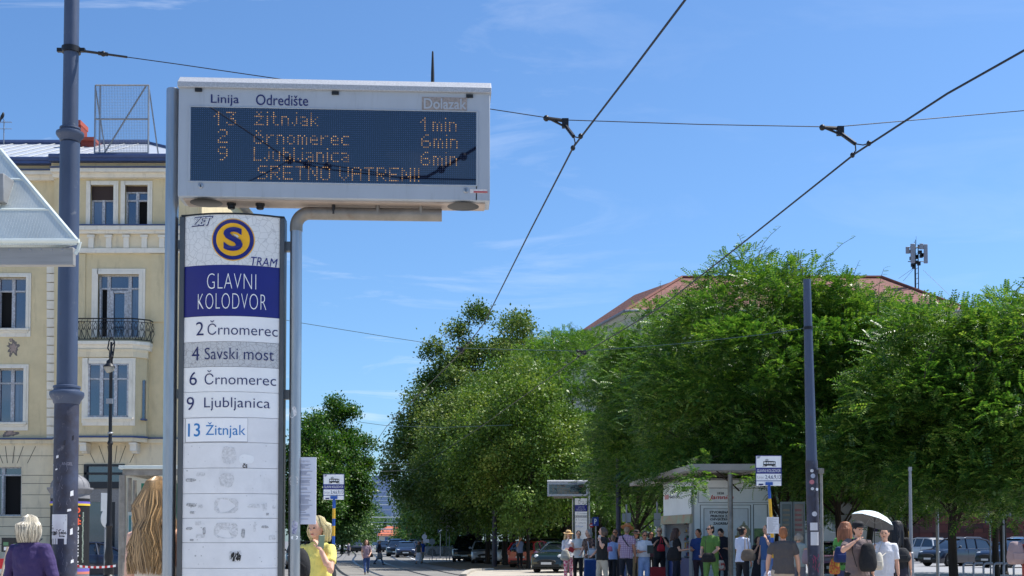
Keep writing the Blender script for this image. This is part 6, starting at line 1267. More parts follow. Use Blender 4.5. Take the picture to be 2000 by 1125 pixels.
def locust(label, px, p, top, spread, trunk_r, seed, n=3600, lean=0, low=2.3, dcx=0, group="bushy trees by the tram stop", shoots=16, trunk_h=2.4, extra=()):
    n = int(n * 2.6)
    rng = random.Random(seed); nr = np.random.default_rng(seed); q = W(px, 1058, p); q.z = 0; H = W(px, top, p).z
    t = thing("locust_tree", label, "tree", q, group=group)
    cl = []
    k = int(20 + 5 * spread)
    for i in range(k):                          # clump centres: umbrella crown on top, drooping skirt below
        a = i * 2.399 + rng.uniform(-.3, .3); u = sqrt((i + .5) / k); rr = spread * u * .9; zt_ = low + (H - low) * (.985 - .50 * u ** 2.4)
        cl.append((dcx + rr * cos(a), rr * sin(a), zt_ - rng.uniform(.0, 1.3)))
        if i > k * .25:
            for f_ in (rng.uniform(.0, .35), rng.uniform(.35, .75)): cl.append((dcx + rr * 1.04 * cos(a + .5 * f_), rr * 1.04 * sin(a + .5 * f_), low + (zt_ - low) * f_ + .2))
    cl += [tuple(W(*e) - q) for e in extra]
    mb = MB(); limbs(mb, (0, 0, 0), trunk_h, [c for i, c in enumerate(cl) if i % 6 == 0 and c[2] > low + 1.2] + [tuple(W(*e) - q) for e in extra[:1]], trunk_r, rng, (lean, 0), thin=.62)
    cl = np.array(cl); m = len(cl); sz = nr.uniform(.5, 1.1, m)
    if extra: sz[-len(extra):] = .33
    idx = nr.choice(m, n, p=sz ** 2 / (sz ** 2).sum()); rad = np.array([[1, 1, .72]]) * sz[idx][:, None] * (.72 + .1 * spread)
    d = nrm(nr.normal(size=(n, 3)) + np.array([[0, 0, .3]])); r = nr.random(n)[:, None] ** .4
    pos = cl[idx] + d * rad * r; outd = d * .6 + nrm(pos - np.array([[dcx, 0, low + (H - low) * .35]]))
    xd = nrm(outd * np.array([[1, 1, .25]])) + nr.normal(size=(n, 3)) * .45 + np.array([[0, 0, .12]])
    zd = np.tile(np.array([[0, 0, 1.0]]), (n, 1)) + nr.normal(size=(n, 3)) * .3
    V, Fq = place(*FR, pos, xd, zd, nr.uniform(.26, .48, n))
    nf_ = n * 2 // 3; ii = nr.choice(m, nf_, p=sz ** 2 / (sz ** 2).sum()); p2 = cl[ii] * np.array([[.93, .93, 1]]) + nr.normal(size=(nf_, 3)) * sz[ii][:, None] * np.array([[.34, .34, .2]])
    V3, F3 = place(*LEAF, p2, nr.normal(size=(nf_, 3)), nr.normal(size=(nf_, 3)) * .7 + np.array([[0, 0, 1.0]]), nr.uniform(.07, .16, nf_)); Fq = np.vstack([Fq, F3 + len(V)]); V = np.vstack([V, V3])
    # feathery upright shoots over the top
    sp_, sx_, sz_, ss_ = [], [], [], []
    tops = cl[np.argsort(-cl[:, 2])][:max(6, m // 2)]
    for k in range(shoots):
        c = tops[rng.randrange(len(tops))]; s = Vector((c[0] + rng.gauss(0, .6), c[1] + rng.gauss(0, .6), c[2] + .35)); L = rng.uniform(.5, 1.25); bend = Vector((rng.gauss(.12, .25), rng.gauss(0, .2), 0)); pp = [s + Vector((0, 0, L * u)) + bend * u * u * 1.6 - Vector((0, 0, .35 * max(0, u - .6))) for u in (0, .25, .5, .75, 1)]
        mb.tube(pp, [.009, .008, .007, .006, .004], 4)
        for j in range(9):
            u = (j + 1) / 9; i0 = min(3, int(u * 4)); v = pp[i0].lerp(pp[i0 + 1], u * 4 - i0); a = rng.uniform(0, 6.28); sp_.append(v); sx_.append((cos(a), sin(a), .5 - .3 * rng.random())); sz_.append((rng.gauss(0, .3), rng.gauss(0, .3), 1)); ss_.append(rng.uniform(.16, .3) * (1.15 - .55 * u))
    if sp_:
        V2, F2 = place(*FR, np.array(sp_), np.array(sx_), np.array(sz_), np.array(ss_)); Fq = np.vstack([Fq, F2 + len(V)]); V = np.vstack([V, V2])
    mb.build("trunk", m_bark, t); np_mesh("crown", V, Fq, lf_loc, t)
    return t
def leafy(name, label, q, H, low, rx, trunk_r, seed, n, size, mat, trunk_h=None, group=None, bark=None, clumps=84, cr=.23, top_pow=.8, cz=.42, cat="tree", squash=.7, dcx=0):
    """broad crown of leaf clumps: big clumps > twig tips > leaves"""
    rng = random.Random(seed); nr = np.random.default_rng(seed); t = thing(name, label, cat, q, group=group); hh = (H - low); C0 = np.array([0, 0, low + hh * cz]); cl = []
    for i in range(clumps):
        zf = (i + .5) / clumps * 2 - 1; a = i * 2.39996 + rng.uniform(-.25, .25); rr = sqrt(max(0, 1 - abs(zf) ** 2.2)) * (1 - .18 * max(0, zf)); s = rng.uniform(.66, 1.04) * (1 if i % 4 else .5)
        z = C0[2] + zf * (H - C0[2] if zf > 0 else C0[2] - low) * s; cl.append((rx * rr * s * cos(a) + dcx * (z - low) / hh, rx * rr * s * sin(a), z))
    mb = MB(); limbs(mb, (0, 0, 0), trunk_h or low + hh * .2, [c for i, c in enumerate(cl) if i % 3 == 0], trunk_r, rng); mb.build("trunk", bark or m_bark_d, t)
    cl = np.array(cl); nt = n // 12 * 5 // 4; idx = nr.integers(0, len(cl), nt); R_c = cr * rx * (.7 + .6 * nr.random(len(cl)))
    d = nrm(nr.normal(size=(nt, 3)) + np.array([[0, 0, .3]])); tip = cl[idx] + d * (R_c[idx][:, None] * nr.random(nt)[:, None] ** .35) * np.array([[1, 1, squash]])
    out = nrm(tip - C0[None] * np.array([[1, 1, .9]]))
    pos = np.repeat(tip, 12, 0) + nr.normal(size=(nt * 12, 3)) * size * 1.5; o2 = np.repeat(out, 12, 0)
    xd = o2 + nr.normal(size=pos.shape) * .8 + np.array([[0, 0, -.35]]); zd = o2 * .5 + np.array([[0, 0, .8]]) + nr.normal(size=pos.shape) * .6
    V, Fq = place(*LEAF, pos, xd, zd, size * nr.uniform(.7, 1.3, len(pos))); np_mesh("crown", V, Fq, mat, t)
    return t
locust("leftmost bushy tree, bright green, beside the olive tree over the far totem", 1172, 31, 640, 6.0, .17, 21, 6200, dcx=-.6, low=2.8)
locust("bushy tree behind the kiosk canopy, trunk left of the kiosk", 1243, 48, 585, 3.7, .13, 22, 4600, dcx=1.5, low=2.8)
locust("tallest bushy tree with a leaning trunk behind the tram stop sign and kiosk", 1512, 66, 502, 3.8, .13, 23, 5200, dcx=-.2, lean=.25, shoots=30, low=3.0, extra=[(1376, 905, 73.5), (1364, 930, 75.5), (1354, 955, 76.5), (1466, 935, 76)])
locust("bushy tree behind the slim blue mast, trunk beside the round sign backs", 1637, 66, 536, 3.6, .12, 24, 5400, dcx=.15, shoots=16, low=2.6)
locust("bushy tree with a bare upright trunk in front of the dark blue cars", 1862, 80, 574, 2.8, .12, 25, 4600, dcx=.15, trunk_h=2.2, low=2.5)
locust("rightmost bushy tree cut off by the right edge of the picture", 2040, 84, 572, 2.8, .12, 26, 3400)
locust("bushy tree deeper in, filling the gap above the kiosk roof", 1385, 52, 602, 3.9, .12, 27, 4400, low=3)
locust("bushy tree deeper in, above the parked cars between two front trees", 1770, 56, 634, 4.0, .12, 28, 4600, shoots=20)
locust("tall bushy tree between the olive lime trees and the kiosk, behind the far totem", 1105, 33, 648, 5.0, .17, 29, 5600, low=2.8)
locust("bushy tree in the back row behind the stickered mast", 1590, 50, 572, 4.0, .12, 30, 4400, low=2.8)
locust("bushy tree in the back row between the bare trunk and the right edge", 1945, 58, 600, 3.6, .12, 31, 4000, low=2.8)
# lime trees of the avenue
def at(px, p): q = W(px, 1058, p); return Vector((q.x, q.y, 0))
leafy("lime_tree", "biggest olive green lime tree, thickest dark trunk in the middle of the photo", at(917, 26.5), 18.3, 2.4, 6.3, .36, 31, 100000, .20, lf_lin, trunk_h=4.5, group="lime trees by the avenue", clumps=120, cr=.2, dcx=1.3)
leafy("lime_tree", "olive lime tree with second dark trunk from the left, just right of the biggest", at(937, 28.5), 12.5, 2.6, 4.3, .22, 32, 30000, .17, lf_lin, trunk_h=4, group="lime trees by the avenue")
for i, (px, p, H, rx, r_, lab) in enumerate(((953, 30.5, 12.5, 4.2, .17, "lime tree whose dark trunk stands just left of the grey blue mast"), (985, 32, 13.0, 4.4, .19, "lime tree whose dark trunk stands just right of the grey blue mast"), (1003, 33.5, 11.5, 4.0, .17, "lime tree with dark trunk left of the man in grey blue shirt"), (1031, 36.5, 11.0, 3.6, .10, "lime tree with the thinnest trunk, right of the man in grey blue shirt"))):
    leafy("lime_tree", lab, at(px, p), H, 2.3, rx, r_, 33 + i, 30000, .16, lf_lin2 if i > 0 else lf_lin, trunk_h=3.4, group="lime trees by the avenue")
leafy("plane_tree", "dark green broadleaf tree left of the avenue, behind the striped stop sign", at(650, 30), 10.6, 2.2, 2.35, .2, 41, 46000, .15, lf_dark, trunk_h=3, clumps=60, cr=.28)
leafy("plane_tree", "lower dark tree half hidden by the totem's right post", at(600, 34), 8.6, 1.4, 2.2, .18, 42, 26000, .14, lf_dark, trunk_h=2)
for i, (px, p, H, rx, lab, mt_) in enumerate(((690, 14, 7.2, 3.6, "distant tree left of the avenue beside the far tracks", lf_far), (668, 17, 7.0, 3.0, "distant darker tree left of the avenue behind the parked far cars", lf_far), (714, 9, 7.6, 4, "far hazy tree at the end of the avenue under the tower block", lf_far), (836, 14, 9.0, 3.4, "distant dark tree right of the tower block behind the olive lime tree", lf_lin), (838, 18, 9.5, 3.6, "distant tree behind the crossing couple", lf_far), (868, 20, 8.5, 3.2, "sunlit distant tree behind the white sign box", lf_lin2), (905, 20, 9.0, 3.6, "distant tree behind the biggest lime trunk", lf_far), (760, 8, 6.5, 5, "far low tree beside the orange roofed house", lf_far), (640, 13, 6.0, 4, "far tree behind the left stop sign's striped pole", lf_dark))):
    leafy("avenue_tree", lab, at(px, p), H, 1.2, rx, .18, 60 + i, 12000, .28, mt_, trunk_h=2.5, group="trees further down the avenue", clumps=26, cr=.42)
leafy("round_bush", "small bright green round bush in front of the far dark trees", at(787, 15), 2.9, .3, 1.6, .06, 71, 6000, .16, lf_loc, trunk_h=1, group=None, clumps=18, cr=.45, cat="bush")
for i, px in enumerate((1060, 1120, 1190)):
    leafy("park_tree", ["green tree behind the red hatchback", "green tree behind the far totem's route panel", "green tree behind the parking sign"][i], at(px, 27), 8.5, .9, 4.2, .2, 80 + i, 16000, .22, lf_lin2 if i else lf_lin, trunk_h=2.2, group="trees behind the parked cars", clumps=30, cr=.4)
for i, px in enumerate((1700, 1960)):
    leafy("park_tree", ["dark tree in front of the brown panel wall behind the umbrella", "dark tree in front of the brown panel wall at the right edge"][i], at(px, 44), 7.6, 3.0, 3.6, .16, 90 + i, 14000, .17, lf_loc, trunk_h=3, group="trees before the panel wall", clumps=30, cr=.4)
# ================================================================== cars
m_tyre = M("tyre rubber", S((24, 24, 26)), .85)
m_rim = M("rim alloy", S((150, 152, 156)), .35, metal=.8)
m_rimd = M("dark rim", S((40, 42, 46)), .35, metal=.6)
m_carglass = M("car glass", S((22, 28, 34)), .04, spec=.6, ior=1.9)
m_plastic = M("car plastic", S((26, 27, 29)), .6)
m_lens = M("headlamp", S((220, 226, 232)), .08, spec=.8)
m_tail = M("tail lamp", S((150, 20, 24)), .15, spec=.7)
m_plate = M("number plate", S((210, 212, 214)), .5)
def interp(tab, y):
    for (a, va), (b, vb) in zip(tab, tab[1:]):
        if y <= b: t = 0 if b == a else max(0, (y - a) / (b - a)); return va + (vb - va) * t
    return tab[-1][1]
SHAPES = {  # length, half width, belt profile (y from rear 0 to front 1 -> height), roof points, wheel y, wheel radius
    "hatch": dict(L=4.0, w=.87, belt=[(0, .86), (.04, .95), (.62, .93), (.70, .92), (.92, .80), (.98, .70), (1, .55)], roof=[(.015, .95), (.09, 1.36), (.22, 1.45), (.46, 1.46), (.53, 1.40), (.72, .93)], wh=(.17, .81), R=.31),
    "mini": dict(L=3.85, w=.88, belt=[(0, .80), (.04, .93), (.60, .96), (.68, .97), (.90, .90), (.97, .76), (1, .55)], roof=[(.02, .95), (.10, 1.33), (.2, 1.41), (.5, 1.41), (.56, 1.36), (.70, .97)], wh=(.16, .80), R=.33),
    "suv": dict(L=4.5, w=.92, belt=[(0, .85), (.03, 1.05), (.64, 1.04), (.71, 1.03), (.93, .95), (.98, .80), (1, .6)], roof=[(.01, 1.05), (.07, 1.52), (.2, 1.64), (.46, 1.65), (.54, 1.58), (.72, 1.03)], wh=(.18, .81), R=.36),
    "sedan": dict(L=4.7, w=.91, belt=[(0, .8), (.02, .98), (.16, 1.0), (.62, .95), (.70, .93), (.93, .79), (.98, .68), (1, .52)], roof=[(.10, .99), (.27, 1.36), (.36, 1.42), (.47, 1.42), (.54, 1.36), (.72, .93)], wh=(.19, .80), R=.34),
    "van": dict(L=4.6, w=.92, belt=[(0, .85), (.02, 1.05), (.7, 1.04), (.8, 1.03), (.95, .95), (.99, .78), (1, .6)], roof=[(.005, 1.05), (.03, 1.75), (.1, 1.84), (.58, 1.85), (.66, 1.76), (.83, 1.03)], wh=(.17, .83), R=.34)}
def car(label, kind, paint, px, py, p, rz, parts=True, name="parked_car", group=None, scale=1.0, rim=None, clad=False, rails=False):
    sh = SHAPES[kind]; L, w0 = sh["L"], sh["w"]; q = W(px, 1058, p); o = thing(name, label, "car", (q.x, q.y, 0), RAD(rz), group); o.scale = (scale,) * 3
    Y = lambda t: (t - .5) * L
    belt = sh["belt"]; ys = sorted(set([0, .01, .025, .05, .08, .12] + [1 - k for k in (0, .01, .025, .05, .08, .12)] + [i / 60 for i in range(61)])); secs = []; R = sh["R"]
    for t in ys:
        e = min(t, 1 - t); w = w0 * (1 - .16 * max(0, 1 - e / .10) ** 2.2) ; zb = interp(belt, t); low = .22 + .10 * max(0, 1 - e / .05)
        arch = low
        for wy in sh["wh"]:
            d = (t - wy) * L; Ra = R + .075
            if abs(d) < Ra: arch = max(arch, R + sqrt(Ra * Ra - d * d) - .02)
        arch = min(arch, zb - .16); zm = max(arch + .06, .55 * zb + .1); wt = w * .955; y = Y(t); zc = zb + .015
        half = [(w * .96, arch), (w, min(arch + .05, zm - .02)), (w * 1.005, zm), (w * .985, zb - .10), (wt, zb - .02), (wt - .06, zb + .005), (wt * .5, zc)]
        secs.append([(x, y, z) for x, z in half] + [(-x, y, z) for x, z in half[::-1]])
    mb = MB(); mb.rings(secs); 
    # roof skin and pillars over the glasshouse
    rf = sh["roof"]; wb, wr = w0 * .93, w0 * .70; zbase = interp(belt, .45)
    def side(t, z, s, off=0): k = min(1, max(0, (z - zbase) / (rf[2][1] - zbase))); return (s * (wb + (wr - wb) * k ** 1.25 + off), Y(t), z)
    top = [(t, z) for t, z in rf]
    if clad:
        pass
    mbp = mb; n = len(top)
    for i in range(1, n - 2):                    # roof panel strips (crowned)
        (ta, za), (tb, zb2) = top[i], top[i + 1]
        A_, B_ = side(ta, za, 1), side(tb, zb2, 1); Am, Bm = (A_[0] * .55, A_[1], A_[2] + .03), (B_[0] * .55, B_[1], B_[2] + .03)
        f = lambda v: (-v[0], v[1], v[2]); mbp.add([A_, Am, f(Am), f(A_), B_, Bm, f(Bm), f(B_)], [(0, 4, 5, 1), (1, 5, 6, 2), (2, 6, 7, 3)])
    for s in (1, -1):
        for i in range(n - 1):
            mbp.tube([side(top[i][0], top[i][1], s, -.005), side(top[i + 1][0], top[i + 1][1], s, -.005)], .038 if i else .055, 6)
        for t in (.47, .29 if kind != "sedan" else .34): 
            zt2 = interp(rf, t); mbp.tube([side(t + .01, zbase - .02, s, -.004), side(t - .008, zt2, s, -.01)], .036, 6)
    body = mb.build("body", paint, o, smooth=40)
    g_ = MB(); rs = []
    for t, z in top:
        zl = interp(belt, t) - .03; rs.append([side(t, z, 1, -.025)[:2] + (z - .015,), (wb * .97, Y(t), min(zl, z - .02)), (-wb * .97, Y(t), min(zl, z - .02)), side(t, z, -1, -.025)[:2] + (z - .015,)])
    g_.rings(rs); g_.build("glasshouse", m_carglass, o, smooth=30)
    b_ = MB(); b_.box(-w0 * .8, w0 * .8, Y(.04), Y(.96), .2, .5)
    for t in (0, 1):
        s = 1 if t else -1; y = Y(t); b_.box(-w0 * .70, w0 * .70, y - .02 * (s < 0) - .05 * (s > 0), y + .05 * (s < 0) + .02 * (s > 0), .28, .42)
    b_.build("underbody", m_plastic, o, smooth=0)
    for wy in sh["wh"]:
        for s in (1, -1):
            x = s * (w0 - .11); m_ = MB(); m_.lathe([(R * .62, -.1), (R * .92, -.105), (R, -.08), (R, .08), (R * .92, .105), (R * .62, .1)], n=24, ax=(s, 0, 0)); wl_ = m_.build("wheel", m_tyre, o, loc=(x, Y(wy), R))
            m_ = MB(); m_.lathe([(R * .62, .07), (R * .64, .1), (R * .60, .1), (R * .57, .03), (.02, .02)], n=24, ax=(s, 0, 0))
            for k in range(5 if not clad else 10):
                a = 2 * pi * k / (5 if not clad else 10); m_.tube([(s * .06, .05 * cos(a), .05 * sin(a)), (s * .085, R * .6 * cos(a), R * .6 * sin(a))], [.045 if not clad else .025, .03 if not clad else .02], 5)
            m_.build("rim", rim or m_rim, wl_)
    if not parts: return o
    if clad:
        c_ = MB()
        for wy in sh["wh"]:
            for s in (1, -1): c_.tube([(s * (w0 + .0), Y(wy) + (R + .085) * cos(a), R + (R + .085) * sin(a)) for a in [pi * k / 12 for k in range(-1, 14)]], .035, 5)
        c_.build("arch_trim", m_plastic, o)
    for s in (1, -1):                            # lamps, mirrors, handles
        m_ = MB(); zh = interp(belt, .955) - .06
        if kind == "mini": m_.ell((s * w0 * .66, Y(.945), zh), (.13, .12, .14), 14, 10)
        else: m_.ell((s * w0 * .70, Y(.955), zh), (.20, .10, .075), 12, 8)
        m_.build("headlight", m_lens, o)
        m_ = MB(); m_.box(s * w0 * .80 - .09, s * w0 * .80 + .09, Y(.0) - .012, Y(.035), .72, .98 if kind != "sedan" else .88); m_.build("tail_light", m_tail, o, bevel=.02)
        m_ = MB(); m_.ell((s * (w0 + .07), Y(.645), zbase + .09), (.10, .055, .075), 10, 7); m_.tube([(s * w0 * .9, Y(.65), zbase + .02), (s * (w0 + .05), Y(.645), zbase + .07)], .02, 5); m_.build("wing_mirror", paint, o)
        for t in ((.34, .52) if kind != "mini" else (.44,)): m_ = MB(); m_.tube([(s * (w0 + .008), Y(t) - .08, zbase - .13), (s * (w0 + .02), Y(t), zbase - .125), (s * (w0 + .008), Y(t) + .08, zbase - .13)], .014, 5); m_.build("door_handle", paint, o)
        if rails: m_ = MB(); m_.tube([side(.15, rf[2][1] + .0, s, -.05), side(.18, rf[2][1] + .06, s, -.05), side(.44, rf[3][1] + .06, s, -.05), side(.48, rf[3][1] + .0, s, -.05)], .02, 6); m_.build("roof_rail", m_rim, o)
        m_ = MB(); m_.box(s * (w0 + .001) - .004, s * (w0 + .001) + .004, Y(.475), Y(.478), .35, zbase - .05); m_.box(s * (w0 + .001) - .004, s * (w0 + .001) + .004, Y(.29), Y(.293), .5, zbase - .05); m_.build("door_seam", m_plastic, o, smooth=0)
    m_ = MB(); zg = interp(belt, .98) - .12; m_.lathe([(.0, -.02), (1, -.02), (1.06, .0), (1, .03), (.9, .03)], (0, 0, 0), 20, ax=(0, 1, 0)); m_.v = [(x * w0 * .52, Y(1.0) + y - .005, zg - .06 + z * .12) for x, y, z in m_.v]; gr_ = m_.build("grille", m_plastic, o)
    for yy, zz_, nm in ((Y(1) + .03, .40, "number_plate"), (Y(0) - .03, .78 if kind != "hatch" else .55, "number_plate")):
        m_ = MB(); m_.box(-.26, .26, yy - .006, yy + .006, zz_, zz_ + .11); m_.build(nm, m_plate, o)
    m_ = MB(); m_.box(-.4, .4, Y(0) - .012, Y(0) + .02, .90, .95); m_.build("tailgate_trim", m_plastic, o)
    return o
def paint(name, c, rough=.3): return M(name, S(c), rough, coat=1.0, spec=.5)
p_green = paint("racing green paint", (12, 34, 34)); p_red = paint("red paint", (168, 14, 28)); p_black = paint("black paint", (22, 24, 30)); p_blue = paint("dark blue paint", (16, 24, 46)); p_white = paint("white paint", (214, 216, 218)); p_navy = paint("navy paint", (22, 31, 56)); p_silver = paint("silver paint", (160, 164, 172)); p_pink = paint("mauve paint", (176, 130, 170))
car("dark green hatchback with round headlights parked nose out behind the straw hatted woman", "mini", p_green, 1096, 1058, 41, 157, rim=m_rimd, clad=True)
car("bright red hatchback parked behind the dark green car", "hatch", p_red, 1044, 1058, 34.5, -24)
car("black car with pale window edge behind the red hatchback", "suv", p_black, 1072, 1058, 29.5, 200)
car("dark blue car with pale windscreen pillar right of the black and red parked cars", "sedan", p_blue, 1108, 1058, 31, 240)
car("black van with blue tinted bonnet left of the thickest lime trunk", "van", p_black, 914, 1058, 27.2, 176)
car("silver car hidden between two dark lime trunks", "hatch", p_silver, 946, 1058, 29.2, 182)
car("white car glimpsed between trunks left of the man in grey blue shirt", "hatch", p_white, 992, 1058, 30, 186)
car("dark saloon coming down the avenue, frontmost of the two", "sedan", p_navy, 794, 1058, 21.8, 183, name="car", group="cars driving down the avenue")
car("black sport utility car coming down the avenue beside the dark saloon", "suv", p_black, 776, 1058, 20.4, 181, name="car", group="cars driving down the avenue")
for lab, kd, pt, px, p, rz in (("silver estate car waiting behind the crossing couple", "suv", p_silver, 812, 18.5, 186), ("white small car behind the grey metal railing", "hatch", p_white, 836, 19.5, 240), ("second white car behind the railing near the thin posts", "hatch", p_white, 856, 19, 250), ("pale grey van behind the railing near the bicycles", "van", p_silver, 878, 19.8, 255), ("small dark car far back left of the black one", "hatch", p_black, 748, 15, 184), ("small pale car far back beside the dark one", "hatch", p_white, 760, 14.5, 184), ("dark van parked far left beside the striped sign pole", "van", p_black, 690, 15.5, 200), ("pale van farthest left behind the blonde woman's shoulder", "van", p_white, 668, 16, 190)):
    car(lab, kd, pt, px, 1058, p, rz, parts=False, name="car", group="small cars far down the avenue")
car("white hatchback with roof rails seen from behind by the brown panel wall", "suv", p_white, 1800, 1058, 26.5, 22, rails=True, scale=1.02)
car("dark blue sport utility car parked behind the bare tree trunk", "suv", p_blue, 1865, 1058, 33, 118, rails=True)
car("low black coupe parked between two dark blue cars", "sedan", p_black, 1913, 1058, 32, 122)
car("dark blue sport utility car at the right edge behind the bicycle rack", "suv", p_navy, 1985, 1058, 35, 112, rails=True)
car("mauve car behind the stickered mast", "hatch", p_pink, 1628, 1058, 48, 165)  # mauve is the car's own paint
car("dark blue car behind the advertising column at the tape", "sedan", p_navy, 196, 1058, 50, 290)
car("black car half hidden behind the blonde woman and the totem", "hatch", p_black, 590, 1058, 36, 190)
# ================================================================== people
SKIN = M("skin", S((214, 164, 138)), .55, var=.06, vscale=18); SKIN2 = M("tanned skin", S((186, 130, 102)), .55, var=.06, vscale=18)
m_eye = M("eye", S((30, 24, 22)), .3); m_lip = M("lips", S((166, 84, 80)), .5); m_shades = M("sunglasses", S((14, 14, 16)), .2)
_cl = {}
def cloth(c, pat=None):
    k = (c, pat)
    if k in _cl: return _cl[k]
    n = "cloth %d" % len(_cl)
    m = M(n, S(c), .85, var=.12, vscale=7, bump=.6, bscale=14) if not pat else M(n, S(c), .85, var=.1, vscale=pat[1], col2=S(pat[0]), bump=.3, bscale=14)
    if pat:
        for x in m.node_tree.nodes:
            if x.type == 'VALTORGB': x.color_ramp.elements[0].position = .46; x.color_ramp.elements[1].position = .54
    _cl[k] = m; return m
def plaid():
    m = M("plaid cloth", S((190, 150, 170)), .85); n, l = m.node_tree.nodes, m.node_tree.links; b = n["Principled BSDF"]; t = n.new("ShaderNodeTexCoord"); prev = None
    for ax, sc_, c in (("X", 5.5, (120, 50, 96)), ("Z", 5.5, (120, 60, 110)), ("X", 11, (224, 214, 220)), ("Z", 11, (90, 70, 130))):
        w = n.new("ShaderNodeTexWave"); w.bands_direction = ax; w.inputs["Scale"].default_value = sc_; l.new(t.outputs["Object"], w.inputs[0]); r = n.new("ShaderNodeMath"); r.operation = 'GREATER_THAN'; r.inputs[1].default_value = .62; l.new(w.outputs["Fac"], r.inputs[0])
        h = n.new("ShaderNodeMath"); h.operation = 'MULTIPLY'; h.inputs[1].default_value = .55; l.new(r.outputs[0], h.inputs[0]); x = n.new("ShaderNodeMix"); x.data_type = 'RGBA'; x.inputs[7].default_value = (*S(c), 1); l.new(h.outputs[0], x.inputs[0])
        if prev: l.new(prev.outputs[2], x.inputs[6])
        else: x.inputs[6].default_value = (*S((204, 176, 190)), 1)
        prev = x
    l.new(prev.outputs[2], b.inputs["Base Color"]); return m
def strandmat(c):
    k = "strands %d %d %d" % c
    if k in MATS: return MATS[k]
    m = M(k, S(c), .38, spec=.45); n, l = m.node_tree.nodes, m.node_tree.links; g = n.new("ShaderNodeNewGeometry"); r = n.new("ShaderNodeValToRGB"); e = r.color_ramp.elements; e[0].color = (*S(tuple(int(v * .62) for v in c)), 1); e[1].color = (*S(tuple(min(255, int(v * 1.16)) for v in c)), 1); l.new(g.outputs["Random Per Island"], r.inputs[0]); l.new(r.outputs[0], n["Principled BSDF"].inputs["Base Color"]); return m
def hairmat(c):
    k = "hair %d %d %d" % c
    return MATS.get(k) or M(k, S(c), .5, var=.45, vscale=26, stretch=(1, 1, .18), bump=.7, bscale=40, spec=.4)
_fold = bpy.data.textures.new("cloth folds", 'CLOUDS'); _fold.noise_scale = .11; _fold.noise_depth = 2
def folds(o, k=.02):
    d = o.modifiers.new("folds", 'DISPLACE'); d.texture = _fold; d.strength = k; d.mid_level = .5; d.texture_coords = 'GLOBAL'
def remesh(o, vox, sm=3):
    r = o.modifiers.new("remesh", 'REMESH'); r.mode = 'VOXEL'; r.voxel_size = vox; r.use_smooth_shade = True
    s = o.modifiers.new("smooth", 'SMOOTH'); s.iterations = sm; s.factor = .5
ARMS = {"down": ((.14, .02, -1), (.06, .22, -1)), "phone": ((.34, .48, -.75), (-.52, -.02, .9)), "cross": ((.12, .22, -1), (-1, .42, .12)), "hold": ((.12, .12, -1), (-.45, 1, .12)), "bag": ((.22, -.05, -1), (-.1, .5, -.75)),
        "brow": ((.5, .55, -.35), (-.75, .30, .62)), "umb": ((.2, .28, -1), (.0, .62, .8)), "strap": ((.25, .1, -1), (-.6, .5, .75)), "back": ((.1, -.35, -1), (.05, -.05, -1)), "low": ((.16, .18, -1), (-.3, .7, -.5)), "out": ((.1, .3, -1), (-.1, 1, .15)), "wide": ((.3, .05, -1), (.1, .1, -1))}
